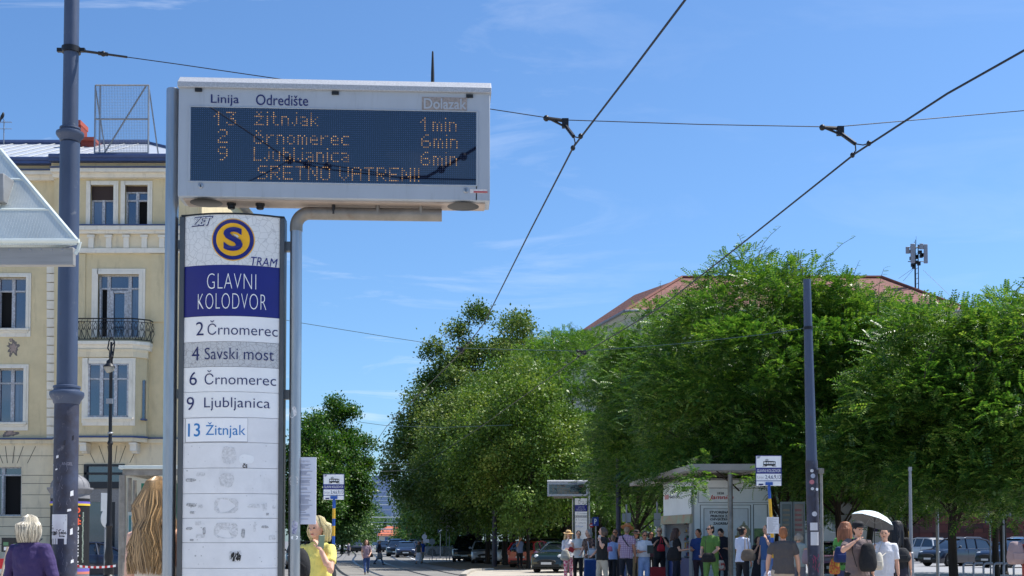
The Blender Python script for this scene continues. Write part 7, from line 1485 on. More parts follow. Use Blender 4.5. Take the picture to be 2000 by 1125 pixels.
def person(label, px, top, p, face, hair=("short", (70, 50, 40)), shirt=(200, 200, 205), sleeve=.55, bottom=(40, 42, 60), legs="trousers", R="down", L="down", skin=SKIN, w=1.0, lean=0, bow=0, turn=0, walk=0, hat=None, glasses=False, shirt_mat=None, bottom_mat=None, vox=.011, hem=.84, H=None, group=None, foot=None, shoes=(50, 46, 46), bare_back=False, child=1.0, wide=1.0):
    q = W(px, top, p); pz = .17 if group and p < 90 else 0; HH = (H or q.z) - pz; s = HH / 1.73; t = thing("person", label, "person", (q.x, q.y, pz), RAD(180 + face), group); cw = w
    g_ = random.Random(int(px * 13)); lean += g_.uniform(-3, 5) if group else 0; bow += g_.uniform(-4, 10) if group else 0; turn += g_.uniform(-22, 22) if group else 0; walk += g_.choice((0, 5, 8, -6)) if group and not walk else 0; hsh = g_.uniform(-.022, .022) if group else 0
    tl, tb = RAD(lean), RAD(bow)
    hip = Vector((0, 0, .92))
    def tor(v): v = Vector(v) - hip; v.rotate(Euler((-tl, 0, 0))); return (v + hip)
    nk = Vector((0, .0, 1.50))
    def hd(v): v = Vector(v) - nk; v.rotate(Euler((-tb, 0, RAD(turn)))); return tor(v + nk)
    Z = lambda v: Vector(v) * s
    J = {}
    for sd, k in ((1, R), (-1, L)):
        a = ARMS[k] if isinstance(k, str) else k; sh_ = tor((sd * .172 * (.5 + .5 * cw), 0, 1.395)); u = Vector((a[0][0] * sd, a[0][1], a[0][2])).normalized(); f = Vector((a[1][0] * sd, a[1][1], a[1][2])).normalized(); el = sh_ + u * .29; wr = el + f * .245; J[sd] = (sh_, el, wr, f)
    LG = {}
    for sd in (1, -1):
        hp = Vector((sd * .088 * cw + hsh, 0, .90)); sw = RAD(walk) * sd; kn = hp + Vector((sd * .012, sin(sw) * .44, -cos(sw) * .43)); bk = sw - abs(RAD(walk)) * (.55 if sd * walk < 0 else .1); an = kn + Vector((sd * .005, sin(bk) * .42, -cos(bk) * .40)); LG[sd] = (hp, kn, an)
    mz_ = min(LG[1][2].z, LG[-1][2].z) - .075
    m_ = MB(); ring = lambda c, rx, ry, n=16, fn=None: [Z((fn or tor)((c[0] + rx * cos(2 * pi * k / n), c[1] + ry * sin(2 * pi * k / n), c[2]))) for k in range(n)]
    TR = [((0, 0, .80), .12, .09), ((0, -.01, .88), .158, .115), ((0, 0, .96), .150, .105), ((0, .01, 1.06), .132, .095), ((0, .012, 1.2), .145, .105), ((0, .005, 1.32), .158, .105), ((0, -.005, 1.39), .138, .085), ((0, -.01, 1.44), .075, .060)]
    m_.rings([ring(c, rx * cw, ry * cw) for c, rx, ry in TR])
    m_.tube([Z(tor((0, -.012, 1.42))), Z(hd((0, .0, 1.53))), Z(hd((0, .01, 1.58)))], [.058 * s, .052 * s, .05 * s], 12)
    m_.ell(Z(hd((0, .012, 1.625))), (.074 * s, .092 * s, .108 * s), 16, 12, rot=Euler((-tl - tb, 0, RAD(turn))).to_matrix()); m_.ell(Z(hd((0, .042, 1.562))), (.052 * s, .055 * s, .052 * s), 12, 8)
    m_.tube([Z(hd((0, .098, 1.635))), Z(hd((0, .118, 1.603))), Z(hd((0, .10, 1.596)))], [.009 * s, .015 * s, .012 * s], 8)
    for sd in (1, -1): m_.ell(Z(hd((sd * .077, .0, 1.62))), (.013 * s, .022 * s, .032 * s), 8, 6)
    for sd in (1, -1):
        sh_, el, wr, f = J[sd]; m_.tube([Z(sh_ + Vector((-sd * .05, 0, .0))), Z(sh_), Z(sh_.lerp(el, .5)), Z(el), Z(el.lerp(wr, .35)), Z(wr)], [.05 * s * cw, .053 * s * cw, .046 * s * cw, .039 * s * cw, .038 * s * cw, .026 * s], 10)
        side_ = f.cross(Vector((0, 0, 1))); side_ = side_.normalized() if side_.length > .1 else Vector((0, 1, 0)); 
        if abs(f.z) > .7: side_ = Vector((0, 1, 0)) - f * f.y; side_.normalize()
        nrm_ = side_.cross(f).normalized(); pc = wr + f * .05; mt_ = Matrix((side_, f, nrm_)).transposed(); m_.ell(Z(pc), (.038 * s, .052 * s, .017 * s), 10, 8, rot=mt_)
        cur = nrm_ * (-1 if nrm_.dot(Vector((-sd, .3, 0))) < 0 else 1)
        for k in range(4):
            r0 = pc + f * .042 + side_ * (.027 - .018 * k); ln = (.062, .075, .07, .055)[k]; m_.tube([Z(r0), Z(r0 + f * ln * .5 + cur * .008), Z(r0 + f * ln * .85 + cur * .03)], [.0095 * s, .0085 * s, .0075 * s], 6)
        th = pc + side_ * .032 - f * .015; m_.tube([Z(th), Z(th + f * .035 + side_ * .022 + cur * .01), Z(th + f * .062 + side_ * .018 + cur * .02)], [.012 * s, .010 * s, .008 * s], 6)
        hp, kn, an = LG[sd]; dn = Vector((0, 0, -mz_ if foot is None else 0)); m_.tube([Z(hp + dn + Vector((0, 0, .02))), Z(hp + dn + (kn - hp) * .3), Z(kn + dn), Z(kn + dn + (an - kn) * .3 - Vector((0, .012, 0))), Z(an + dn)], [.082 * s * cw, .078 * s * cw, .05 * s * cw, .05 * s * cw, .034 * s], 12)
    dn = Vector((0, 0, -mz_)); body = m_.build("body", skin, t); remesh(body, vox)
    for sd in (1, -1):
        an = LG[sd][2] + dn; m_ = MB(); m_.tube([Z(an + Vector((0, -.055, -.035))), Z(an + Vector((0, .02, -.03))), Z(an + Vector((sd * .01, .11, -.045))), Z(an + Vector((sd * .012, .165, -.052)))], [.034 * s, .042 * s, .038 * s, .024 * s], 10); m_.build("shoe", cloth(shoes), t)
    bc = bottom_mat or cloth(bottom)
    m_ = MB()
    if legs == "skirt":
        m_.rings([ring((0, 0, z), rx * cw * wide, ry * cw * wide, 24) for z, rx, ry in ((.22, .30, .27), (.5, .25, .22), (.75, .2, .16), (.90, .178, .13), (1.03, .15, .11))]); nm = "skirt"
    else:
        m_.rings([ring((0, -.005, z), rx * cw, ry * cw) for z, rx, ry in ((.78, .13, .10), (.85, .172, .128), (.92, .172, .126), (1.04, .146, .108))]); nm = "trousers"
        for sd in (1, -1):
            hp, kn, an = [v + dn * 1 for v in LG[sd]]; e = kn.lerp(an, .93) if legs == "trousers" else hp.lerp(kn, .85); pts = [hp, hp.lerp(kn, .35), kn, kn.lerp(an, .5), e] if legs == "trousers" else [hp, hp.lerp(kn, .5), e]; rr = [.094 * cw, .09 * cw, .066 * wide, .062 * wide, .056 * wide] if legs == "trousers" else [.1 * cw, .1 * cw, .095 * cw]; m_.tube([Z(v) for v in pts], [r * s for r in rr], 12)
    b_ = m_.build(nm, bc, t); remesh(b_, vox); folds(b_, .024)
    sc_ = shirt_mat or cloth(shirt); m_ = MB(); hz = hem
    if bare_back: SR = [((0, 0, .84), .18, .135), ((0, 0, 1.0), .17, .125), ((0, .01, 1.14), .16, .12), ((0, .01, 1.22), .168, .125)]
    else: SR = [((0, 0, hz), .182, .140), ((0, 0, 1.0), .172, .130), ((0, .012, 1.15), .165, .128), ((0, .008, 1.3), .180, .126), ((0, 0, 1.365), .172, .108), ((0, -.005, 1.42), .146, .094), ((0, -.008, 1.458), .10, .078), ((0, -.008, 1.475), .072, .064)]
    m_.rings([ring(c, rx * cw * (1 if wide <= 1 else 1.04), ry * cw) for c, rx, ry in SR])
    if not bare_back:
        for sd in (1, -1):
            sh_, el, wr, f = J[sd]
            if sleeve > .05:
                a = [sh_ + Vector((-sd * .08, 0, -.005)), sh_ + Vector((-sd * .006, 0, -.002)), sh_.lerp(el, .3), sh_.lerp(el, min(1, sleeve))]; r_ = [.064 * cw, .068 * cw, .065 * cw, .060 * cw]
                if sleeve > 1: a.append(el.lerp(wr, sleeve - 1)); r_ = [.064 * cw, .068 * cw, .063 * cw, .052 * cw, .042]
                m_.tube([Z(v) for v in a], [r * s for r in r_], 12)
    o_ = m_.build("shirt", sc_, t); remesh(o_, vox); folds(o_, .03 if vox < .009 else .026)
    hs, hc = hair; hm = (hairmat(hc) if vox >= .009 else strandmat(hc)) if hc else None
    if hs != "bald":
        m_ = MB(); rt = Euler((-tl - tb, 0, RAD(turn))).to_matrix(); fine = vox < .009
        m_.ell(Z(hd((0, -.012, 1.645))), (.084 * s, .098 * s, .098 * s), 18, 12, rot=rt); m_.ell(Z(hd((0, -.035, 1.60))), (.08 * s, .075 * s, .095 * s), 14, 10, rot=rt)
        if hs == "bob" and not fine:
            for k in range(11):
                a = RAD(-200 + 220 * k / 10); rr = .088; m_.tube([Z(hd((rr * .8 * cos(a), .085 * sin(a) - .015, 1.67))), Z(hd((rr * 1.08 * cos(a), .105 * sin(a) - .015, 1.60))), Z(hd((rr * 1.05 * cos(a), .1 * sin(a) - .015, 1.515 - .03 * (k % 3) / 2)))], [.026 * s, .028 * s, .012 * s], 8)
        if hs in ("long", "wavy") or (hs == "bob" and fine):
            N = 13 if not fine else (900 if hs == "wavy" else 420); Lh = .34 if hs == "long" else .53
            for k in range(N):
                a = RAD(-208 + 236 * k / (N - 1)); j = rnd.gauss(0, (.0065 if hs == "wavy" else .005) if fine else .006); Lk = (Lh if hs != "bob" else .235) * (1 - (.3 if fine else .12) * rnd.random() ** 2); ph = rnd.uniform(0, .5) + a * 2.3; la = rnd.uniform(.86, 1.04) if fine else 1
                pts = [hd((.018 * cos(a), .02 * sin(a) - .02, 1.748)), hd((.066 * cos(a), .072 * sin(a) - .014, 1.722)), hd((.086 * cos(a), .092 * sin(a) - .014, 1.675))]
                for u in (.3, .5, .7, .88, 1):
                    wv = (.013 if hs == "wavy" else .004) * sin(u * 11 + ph) if fine else 0
                    o_ = (.03 * u) if hs != "bob" else .024 * sin(pi * min(1, u * 1.05)); pts.append(hd(((.096 + o_) * la * cos(a) + wv + j, min(.05, (.1 + o_) * la * sin(a) - .03 - .03 * u * (hs != "bob") + wv), 1.70 - Lk * u)))
                m_.tube([Z(v) for v in pts], [.02 * s, .028 * s, .03 * s, .03 * s, .028 * s, .025 * s, .02 * s, .006 * s] if not fine else [.0045 * s, .0052 * s, .0052 * s, .005 * s, .0045 * s, .004 * s, .003 * s, .001 * s], 8 if not fine else 4)
        if hs == "bun": m_.ell(Z(hd((0, -.125, 1.655))), (.05 * s, .05 * s, .05 * s), 12, 8)
        if hs == "pony": m_.tube([Z(hd((0, -.1, 1.68))), Z(hd((0, -.15, 1.6))), Z(hd((0, -.13, 1.45)))], [.03 * s, .034 * s, .01 * s], 8)
        # keep the face clear
        h_ = m_.build("hair", hm, t)
        if not fine: remesh(h_, .011, 2)
        else: h_.data.polygons.foreach_set("use_smooth", [True] * len(h_.data.polygons))
        h_.location = (0, 0, 0)
        fr_ = MB(); 
    near = abs(((face + turn + 180) % 360) - 180) < 115
    if near:
        m_ = MB(); 
        for sd in (1, -1): m_.ell(Z(hd((sd * .032, .096, 1.632))), (.013 * s, .008 * s, .008 * s), 8, 6)
        m_.build("eyes", m_eye, t); m_ = MB(); m_.ell(Z(hd((0, .096, 1.566))), (.022 * s, .008 * s, .007 * s), 8, 6); m_.build("mouth", m_lip, t)
        if glasses:
            m_ = MB()
            for sd in (1, -1): m_.ell(Z(hd((sd * .034, .106, 1.632))), (.028 * s, .006 * s, .022 * s), 10, 6); m_.tube([Z(hd((sd * .06, .1, 1.638))), Z(hd((sd * .082, .0, 1.632)))], .004 * s, 5)
            m_.tube([Z(hd((-.02, .108, 1.638))), Z(hd((.02, .108, 1.638)))], .004 * s, 5); m_.build("sunglasses", m_shades, t)
    if hat:
        m_ = MB(); kind, c = hat; rt = Euler((-tl - tb, 0, RAD(turn))).to_matrix()
        if kind == "brim": pr_ = [(.165, 1.675), (.175, 1.683), (.105, 1.69), (.098, 1.70), (.088, 1.765), (.06, 1.79), (.0, 1.785)]
        else: pr_ = [(.1, 1.665), (.102, 1.69), (.09, 1.74), (.05, 1.768), (0, 1.775)]
        m_.lathe([(r, z) for r, z in pr_], (0, 0, 0), 20, sy=1.12); m_.v = [tuple(Z(hd(Vector(v) + Vector((0, -.005, 0))))) for v in m_.v]
        if kind == "cap": m_.rings([[Z(hd((x, y, z))) for x, y in ((-.07, .08), (.07, .08), (.055, .17), (-.055, .17))] for z in (1.672, 1.682)])
        ht = m_.build("hat", cloth(c), t)
        if kind == "brim": m_ = MB(); m_.lathe([(.1, 1.692), (.098, 1.715)], (0, 0, 0), 20, caps=False, sy=1.12); m_.v = [tuple(Z(hd(Vector(v) * 1.0 + Vector((0, -.005, 0))))) for v in m_.v]; m_.build("hat_band", cloth((150, 60, 50)), ht)
    mw = Matrix.Translation(t.location) @ Matrix.Rotation(RAD(180 + face), 4, 'Z')
    return dict(root=t, s=s, hand={k: mw @ Z(J[k][2] + J[k][3] * .07) for k in J}, sh={k: mw @ Z(J[k][0]) for k in J}, wrist={k: mw @ Z(J[k][2]) for k in J}, P=lambda v: mw @ Z(v), T=lambda v: mw @ Z(tor(v)))
CR = "people waiting at the tram stop"
def bag(name, label, c, r, color, straps=(), rot=0, cat="bag", squash=.8, pat=None):
    """soft bag body round centre c with radii r, straps through given points"""
    c = Vector(c); t = thing(name, label, cat, c, RAD(rot)); m_ = MB(); rx, ry, rz_ = r
    prof = [(-1, .55), (-.94, .8), (-.7, .97), (-.35, 1.0), (.1, .93), (.5, .8), (.82, .66), (.96, .5), (1, .3)]; g_ = random.Random(int(abs(c.x * 977 + c.z * 331)))
    m_.rings([[(rx * k * (1 + .05 * g_.gauss(0, 1)) * (abs(cos(a)) ** .8) * (1 if cos(a) > 0 else -1), ry * k * (abs(sin(a)) ** .8) * (1 if sin(a) > 0 else -1), rz_ * z) for a in [2 * pi * j / 20 for j in range(20)]] for z, k in prof]); mt_ = cloth(color, pat); b_ = m_.build("bag_body", mt_, t, smooth=60)
    m_ = MB(); m_.box(-rx * .6, rx * .6, -ry * 1.06, -ry * .9, -rz_ * .6, rz_ * .0); m_.build("pocket", mt_, t, bevel=.008)
    if straps:
        for pts in straps:
            m_ = MB(); inv = Matrix.Rotation(-RAD(rot), 3, 'Z'); m_.tube([inv @ (Vector(p) - c) for p in pts], .011, 6, flat=.5); m_.build("strap", mt_, t)
    return t
def suitcase(label, px, py, p, w, h, color, handle=True):
    q = W(px, py, p); t = thing("suitcase", label, "suitcase", (q.x, q.y, .17)); m_ = MB(); m_.box(-w / 2, w / 2, -.13, .13, .05, h); b_ = m_.build("shell", cloth(color), t, bevel=.03); m_ = MB()
    for k in range(5): x = -w * .4 + w * .2 * k; m_.box(x - .012, x + .012, -.136, -.131, .1, h - .05)
    m_.build("rib", cloth(color), b_)
    for x in (-w * .38, w * .38): m_ = MB(); m_.lathe([(.03, -.02), (.03, .02)], (x, 0, .03), 10, ax=(1, 0, 0)); m_.build("wheel", m_black, t)
    if handle: m_ = MB(); m_.tube([(-w * .25, .05, h - .02), (-w * .25, .05, h + .3), (w * .25, .05, h + .3), (w * .25, .05, h - .02)], .014, 6); m_.build("handle", m_galv, t)
    return t
def phone(h, label, up=(0, 0, 1), face=0, c=(30, 32, 36)):
    t = MB(); t.box(-.037, .037, -.005, .005, -.075, .075); o = t.build("smartphone", M("phone %d" % c[0], S(c), .25), None, loc=h, bevel=.006); o.rotation_euler = (RAD(10), 0, RAD(face)); return tag(o, label, "smartphone")

# --- near the totem
a = person("woman in yellow T-shirt with blonde bob talking on a phone", 622, 1011, 182, -30, ("bob", (226, 206, 158)), (232, 218, 118), .62, (30, 32, 40), R="low", L="phone", vox=.0085, bow=8, w=1.0)
phone(a["hand"][-1] + Vector((0.03, -.02, .03)), "grey green smartphone held to the blonde woman's ear", face=40, c=(112, 130, 112))
bag("backpack", "black backpack hanging behind the woman in yellow", a["T"]((.12, -.22, 1.12)), (.16, .12, .24), (28, 29, 34), [[a["T"]((.14, -.12, 1.3)), a["T"]((.15, .02, 1.47)), a["T"]((.15, .14, 1.3)), a["T"]((.16, .05, 1.05))]], -28)
m_ = MB(); c0_ = W(588, 1108, 220); m_.ell((0, 0, 0), (.085, .09, .17), 16, 12); m_.tube([(-.05, -.09, .1), (.06, -.1, 0), (.1, -.05, -.15)], .008, 5); t_ = m_.build("shoulder_bag", cloth((24, 24, 28)), None, loc=c0_); tag(t_, "rounded black bag between the totem's right post and the woman in yellow", "bag")
person("woman with grey blonde bob and dark purple top seen from behind at the left", 60, 1009, 190, 165, ("bob", (206, 196, 176)), (58, 44, 92), 1.8, (30, 30, 40), R="wide", L="wide", vox=.0085, w=1.1)
c0_ = W(82, 1100, 186); bag("shoulder_bag", "black shoulder bag on the purple topped woman's right side", c0_ + Vector((.0, -.05, -.05)), (.09, .06, .2), (26, 26, 30), [[W(78, 1058, 186) + Vector((0, .05, .03)), W(79, 1066, 186) + Vector((0, -.16, 0)), W(80, 1085, 186) + Vector((0, -.13, 0))]])
person("young woman with very long wavy light brown hair and bare shoulders behind the left post", 312, 938, 298, 160, ("wavy", (178, 146, 106)), (214, 206, 196), 0, (60, 60, 80), vox=.0085, bare_back=True, H=None, skin=M("pale skin", S((222, 176, 152)), .55))
# --- crossing and avenue
a = person("woman striding over the tram tracks in jeans and white and mauve T-shirt", 716, 1055, 44, 12, ("long", (70, 46, 38)), (150, 128, 140), .5, (44, 72, 122), R="bag", L="low", walk=24, vox=.012)
bag("handbag", "small black handbag of the woman striding over the tracks", a["T"]((-.2, .08, .98)), (.12, .06, .09), (24, 24, 28), [[a["T"]((-.2, .08, 1.05)), a["T"]((-.1, .1, 1.46)), a["T"]((.1, .05, 1.3))]])
a = person("man in white cap and dark jacket walking right over the crossing", 741, 1055.5, 31.5, 78, ("short", (60, 50, 44)), (34, 36, 52), 1.8, (60, 86, 120), walk=24, hat=("cap", (226, 226, 226)), vox=.012, R="bag")
bag("carrier_bag", "grey and orange carrier bag of the man in white cap", a["P"]((.25, .12, .62)), (.18, .1, .2), (120, 116, 116), [[a["hand"][1], a["P"]((.25, .12, .8))]])
person("woman in long white skirt crossing with a man in blue", 818, 1057.5, 30, -20, ("long", (90, 50, 40)), (70, 74, 70), .5, (216, 212, 220), "skirt", walk=14, vox=.012, group=None)
person("man in blue T-shirt crossing behind the woman in white skirt", 825, 1055, 29, 30, ("short", (140, 100, 70)), (44, 82, 170), .6, (180, 170, 160), walk=14, vox=.012)
a = person("bald man in grey blue shirt and black trousers standing under the lime trees", 1015, 1047.5, 36.5, 35, ("bald", None), (116, 128, 156), .6, (22, 22, 26), R="phone", L="back", bow=20, vox=.012, w=1.1, skin=SKIN2)
person("cyclist like dark figure far down the tracks by the vans", 681, 1061, 20, 20, ("short", (60, 50, 44)), (90, 88, 110), .6, (40, 40, 50), vox=.014, walk=12)
# --- the crowd at the stop
a = person("woman in straw sun hat with long fair hair, white shirt and pink floral trousers", 1110, 1038.5, 60, 20, ("long", (196, 168, 124)), (214, 216, 226), 1.5, (206, 150, 172), L="strap", R="hold", hat=("brim", (206, 172, 120)), bottom_mat=cloth((222, 190, 200), ((176, 66, 104), 16)), group=CR)
bag("canvas_backpack", "pale grey canvas bag at the straw hatted woman's hip", W(1104, 1084, 61.7), (.15, .09, .17), (186, 182, 168), [[W(1100, 1072, 61.7), W(1106, 1058, 61.7), W(1110, 1050, 60.6)]])
m_ = MB(); m_.box(-.09, .09, -.012, .012, -.075, .075); o_ = m_.build("red_folder", M("folder red", S((170, 30, 40)), .5), None, loc=W(1116, 1073.5, 62.3), bevel=.004); o_.rotation_euler = (0, RAD(25), 0); tag(o_, "red folder held against the straw hatted woman's side", "folder")
person("dark haired woman in white sleeveless blouse with crossed arms and black trousers", 1130, 1036.5, 62, -4, ("bun", (34, 28, 28)), (216, 214, 210), .12, (20, 20, 24), R="cross", L="cross", glasses=False, group=CR)
a = person("grey haired woman in dark patterned top beside the blue suitcase", 1152, 1034, 66, -45, ("bob", (158, 154, 150)), (58, 48, 46), .7, (150, 170, 200), R="low", L="low", shirt_mat=cloth((46, 40, 40), ((120, 92, 80), 22)), group=CR)
bag("handbag", "white handbag with pale strap in front of the grey haired woman", W(1156, 1078, 66.6), (.14, .06, .1), (196, 198, 204), [[W(1150, 1072, 66.6), W(1147, 1050, 66.0), W(1150, 1044, 66.0)]])
suitcase("dark blue suitcase with raised handle beside the grey haired woman", 1158, 1058, 68, .5, .78, (22, 60, 116))
a = person("woman in black top and beige trousers phoning, facing left", 1176, 1030, 74, -72, ("bob", (92, 78, 68)), (24, 24, 28), .55, (186, 176, 158), L="phone", R="low", w=1.1, group=CR)
phone(a["hand"][-1], "white smartphone at the ear of the woman in black and beige", face=20, c=(200, 200, 205))
a = person("short elderly person in light blue shirt with pink strap seen from behind", 1197, 1044.5, 62, 160, ("short", (140, 110, 90)), (150, 170, 214), .6, (26, 28, 36), group=CR, w=.95, skin=SKIN2)
bag("shoulder_bag", "pink shoulder bag across the back of the short elderly person", W(1191, 1072, 63.1), (.09, .06, .08), (206, 130, 160), [[W(1190, 1066, 63.7), W(1192, 1056, 63.7), W(1188, 1050, 63.1)]])
person("man in dark top and sunglasses behind the elderly person", 1201, 1034, 60, 10, ("short", (120, 90, 70)), (30, 30, 36), .6, (40, 40, 50), glasses=True, group=CR, skin=SKIN2)
a = person("man in straw hat and purple plaid short sleeved shirt seen from behind", 1223, 1026, 72, 148, ("short", (150, 130, 110)), (180, 120, 150), .62, (36, 38, 48), hat=("brim", (190, 128, 84)), shirt_mat=plaid(), w=1.06, bow=10, group=CR, skin=SKIN2)
m_ = MB(); m_.tube([a["T"]((.16, .13, 1.0)), a["T"]((.10, -.14, 1.2)), a["T"]((-.05, -.125, 1.38)), a["T"]((-.12, -.04, 1.47))], .02, 6, flat=.3); tag(m_.build("bag_strap", cloth((32, 32, 44))), "dark strap across the plaid shirted man's back", "strap")
person("man in blue floral shirt and khaki trousers behind the plaid shirted man", 1242, 1038, 58, 15, ("short", (90, 76, 66)), (150, 160, 180), .6, (130, 120, 96), hat=("brim", (60, 56, 56)), shirt_mat=cloth((70, 90, 130), ((190, 196, 204), 18)), R="hold", group=CR, skin=SKIN2)
a = person("woman in white T-shirt, pale jeans and sunglasses holding a dark book", 1258, 1037.5, 72, 8, ("bun", (96, 70, 54)), (214, 218, 228), .75, (140, 164, 206), R="hold", L="hold", glasses=True, group=CR, wide=1.25, hem=.98, skin=SKIN2)
m_ = MB(); m_.box(-.085, .085, -.015, .015, -.11, .11); tag(m_.build("dark_book", M("book green", S((30, 44, 42)), .6), None, loc=(a["hand"][1] + a["hand"][-1]) / 2 + Vector((.08, -.05, .05)), bevel=.004), "dark green book held by the woman in white T-shirt", "book")
person("dark haired person in red patterned top behind the white T-shirted woman", 1271, 1038.5, 58, 5, ("bob", (40, 32, 32)), (120, 50, 60), .8, (34, 34, 40), shirt_mat=cloth((110, 44, 56), ((60, 40, 60), 18)), glasses=True, group=CR, skin=SKIN2)
a = person("older woman in black with sunglasses phoning beside the kiosk's left end", 1288, 1030, 68, -10, ("short", (170, 150, 128)), (22, 22, 26), .6, (24, 24, 28), L="phone", R="strap", glasses=True, group=CR)
bag("red_handbag", "bright red handbag held by the older woman in black", W(1291, 1070, 70.0), (.11, .06, .1), (176, 34, 50), [[W(1289, 1062, 70.7), W(1291, 1048, 70.0), W(1294, 1060, 70.0)]])
suitcase("dark red suitcase on the ground left of the kiosk doorway", 1284, 1058, 72, .42, .62, (126, 24, 34), False)
person("long haired woman in black with black shoulder bag at the kiosk shelves", 1321, 1033, 72, 82, ("long", (72, 48, 38)), (22, 22, 26), .6, (28, 34, 52), R="out", L="down", group=CR)
bag("black_tote", "big black shoulder bag of the woman at the kiosk shelves", W(1315, 1082, 74.7), (.17, .1, .18), (22, 22, 26), [[W(1314, 1066, 74.7), W(1318, 1048, 74.0), W(1319, 1064, 74.7)]])
person("dark haired man in blue T-shirt looking down before the kiosk", 1365, 1033, 72, -22, ("short", (40, 32, 30)), (36, 62, 120), .6, (52, 40, 52), R="hold", L="low", bow=24, w=1.08, group=CR, skin=SKIN2)
person("woman with glasses in bright green shirt and trousers before the kiosk", 1389, 1026, 76, -38, ("short", (34, 26, 26)), (86, 124, 56), .75, (92, 130, 66), R="low", L="low", w=1.14, glasses=True, group=CR)
bag("shoulder_bag", "large black shoulder bag on the green dressed woman's front", W(1384, 1089, 77.4), (.19, .09, .12), (24, 24, 28), [[W(1378, 1080, 78.7), W(1378, 1056, 78.7), W(1384, 1044, 78.0)]])
bag("floral_bag", "white shopping bag with red and green flowers beside the green dressed woman", W(1407, 1104, 73.2), (.13, .07, .14), (206, 204, 190), [[W(1402, 1092, 73.2), W(1400, 1074, 73.2)], [W(1411, 1092, 73.2), W(1403, 1076, 73.2)]], pat=((170, 60, 50), 13))
person("young man in navy T-shirt bent over a phone behind the canopy post", 1410, 1030, 70, -12, ("short", (26, 22, 24)), (30, 32, 46), .6, (44, 44, 50), R="hold", L="hold", bow=38, w=1.05, group=CR)
a = person("woman in white blouse with dark hair bun carrying a brown tote, back turned", 1449, 1029, 80, 125, ("bun", (30, 26, 28)), (196, 204, 226), .8, (24, 24, 30), R="down", L="low", w=1.05, group=CR, skin=SKIN2)
bag("tote_bag", "taupe leather tote with dark handles on the white bloused woman's shoulder", W(1461, 1084, 82.9), (.17, .07, .14), (112, 98, 84), [[W(1455, 1072, 82.9), W(1455, 1050, 82.2), W(1452, 1046, 80.7)], [W(1462, 1072, 82.9), W(1460, 1050, 82.2), W(1454, 1045, 80.7)]])
person("small dark haired person in black dress between tote and blue T-shirt", 1481, 1048, 72, 25, ("bob", (50, 38, 36)), (36, 34, 40), .6, (36, 34, 40), "skirt", R="phone", group=CR)
person("girl in blue T-shirt and light jeans behind the striped sign pole", 1497, 1026, 76, -60, ("bun", (60, 40, 34)), (70, 100, 150), .6, (130, 156, 200), L="phone", group=CR)
a = person("short ginger haired person in dark grey T-shirt and beige trousers, back turned", 1529, 1030, 100, 172, ("short", (168, 106, 66)), (88, 82, 80), .68, (188, 172, 152), R="wide", L="wide", w=1.22, group=CR)
bag("carrier_bag", "white plastic carrier bag at the ginger haired person's left hand", W(1502, 1124, 89.5), (.12, .07, .1), (206, 204, 216), [[a["hand"][-1], W(1502, 1117, 89.5)]])
person("grey blonde woman in sage tank top beside the stickered mast", 1560, 1041, 85, 140, ("bob", (168, 150, 130)), (158, 164, 156), .12, (120, 116, 120), bow=20, w=1.05, group=CR)
bag("backpack", "small pink and grey backpack beside the tank topped woman", W(1575, 1088, 86.5), (.1, .08, .16), (150, 130, 136))
a = person("girl with long chestnut hair in green and black top, turned away", 1652, 1021.5, 96, 150, ("long", (146, 92, 62)), (40, 48, 44), .65, (60, 70, 110), R="low", L="low", group=CR, shirt_mat=cloth((30, 32, 34), ((90, 160, 80), 4)))
bag("blue_bag", "dark blue bag carried by the chestnut haired girl", W(1642, 1083, 97.7), (.14, .1, .16), (34, 52, 104))
bag("shopping_bag", "red and yellow floral shopping bag below the blue bag", W(1630, 1106, 96.8), (.11, .07, .16), (190, 90, 60), [[W(1626, 1092, 96.8), W(1630, 1084, 96.8), W(1634, 1092, 96.8)]], pat=((190, 150, 60), 18))
a = person("stout young man in black cap and taupe T-shirt shading his mouth with a raised hand", 1674, 1022, 110, 12, ("short", (34, 28, 30)), (116, 100, 98), .68, (24, 24, 28), R="brow", L="down", w=1.22, hat=("cap", (26, 26, 30)), group=CR)
bag("backpack", "black backpack worn on the chest of the young man in black cap", a["T"]((-.06, .25, 1.16)), (.155, .09, .25), (22, 23, 27), [[a["T"]((.12, .20, 1.0)), a["T"]((.17, .14, 1.25)), a["T"]((.12, .05, 1.47))], [a["T"]((-.14, .2, 1.3)), a["T"]((-.12, .06, 1.47))]], 192)
a = person("woman in white blouse holding a pale parasol over two people", 1727, 1030.5, 106, -8, ("bun", (34, 28, 28)), (222, 222, 228), .85, (26, 26, 30), R="umb", L="down", group=CR, wide=1.1)
bag("drawstring_bag", "off white drawstring bag on the parasol woman's front", W(1713, 1096, 109.4), (.11, .08, .16), (198, 192, 178), [[W(1714, 1084, 109.4), W(1722, 1060, 109.4), W(1726, 1050, 107.7)], [W(1718, 1090, 109.4), W(1730, 1080, 108.6)]])
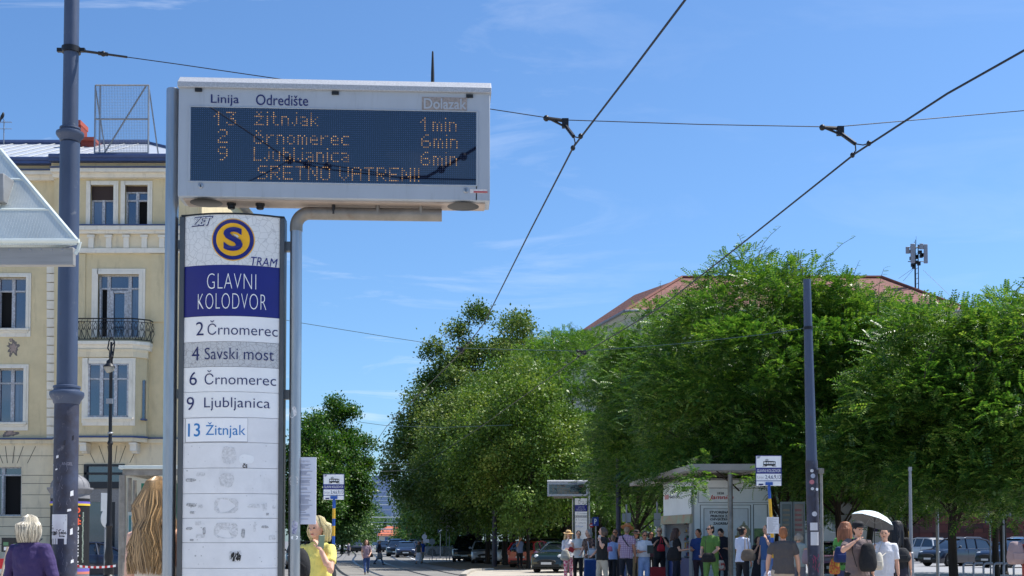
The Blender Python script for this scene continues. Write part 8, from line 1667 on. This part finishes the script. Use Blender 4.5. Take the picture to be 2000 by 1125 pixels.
um = thing("parasol", "pale mint parasol with dark shaft held over the couple at the right", "umbrella", a["hand"][1]); tp = W(1709, 1004, 107.7) - um.location; m_ = MB(); m_.tube([Vector((0, 0, -.08)), tp], .008, 8); m_.build("shaft", m_black, um); m_ = MB(); m_.tube([Vector((0, 0, -.1)), Vector((0, 0, .02))], .016, 8); m_.build("handle", m_black, um)
m_ = MB(); ax2 = Vector((.36, .15, .92)).normalized(); qr = Vector((0, 0, 1)).rotation_difference(ax2); tpp = tp + ax2 * .03; NS = 8; rs = []
for rr, dz in ((.02, 0), (.14, -.02), (.26, -.065), (.36, -.135), (.40, -.185)):
    rs.append([tpp + qr @ Vector((rr * (1 if k % 2 == 0 else .955) * cos(pi * k / NS), rr * (1 if k % 2 == 0 else .955) * sin(pi * k / NS), dz)) for k in range(2 * NS)])
m_.rings(rs, caps=False); rs2 = [[v - ax2 * .003 for v in r] for r in rs]; m_.rings(rs2[::-1], 1, caps=False)
mm_ = M("parasol cloth", S((226, 240, 240)), .6); m_.build("canopy", [mm_, M("parasol lining", S((96, 98, 102)), .6)], um, smooth=25); m_ = MB()
for k in range(NS): m_.tube([r[2 * k] - ax2 * .006 for r in rs], .004, 4); m_.tube([tp * .72, rs[2][2 * k] - ax2 * .01], .003, 4)
m_.build("rib", m_galv, um)
a = person("woman with long black hair and black dress, back turned, behind the parasol", 1752, 1020, 98, 150, ("wavy", (24, 22, 26)), (26, 26, 30), .75, (44, 42, 56), "skirt", group=CR)
bag("shoulder_bag", "large black shoulder bag of the black haired woman behind the parasol", W(1758, 1084, 100.7), (.2, .1, .14), (30, 32, 38), [[W(1752, 1074, 100.7), W(1757, 1050, 99.8), W(1752, 1044, 99.8)]])
a = person("person in rust red top mostly outside the right edge wearing a backpack", 2012, 1030, 112, 95, ("short", (80, 60, 50)), (150, 70, 60), .6, (30, 30, 36), group=CR)
bag("backpack", "pinkish grey backpack with bottle at the right edge", W(1984, 1080, 112.0), (.15, .13, .2), (158, 136, 136), [[W(1992, 1062, 112.0), W(2004, 1054, 112.0)]])
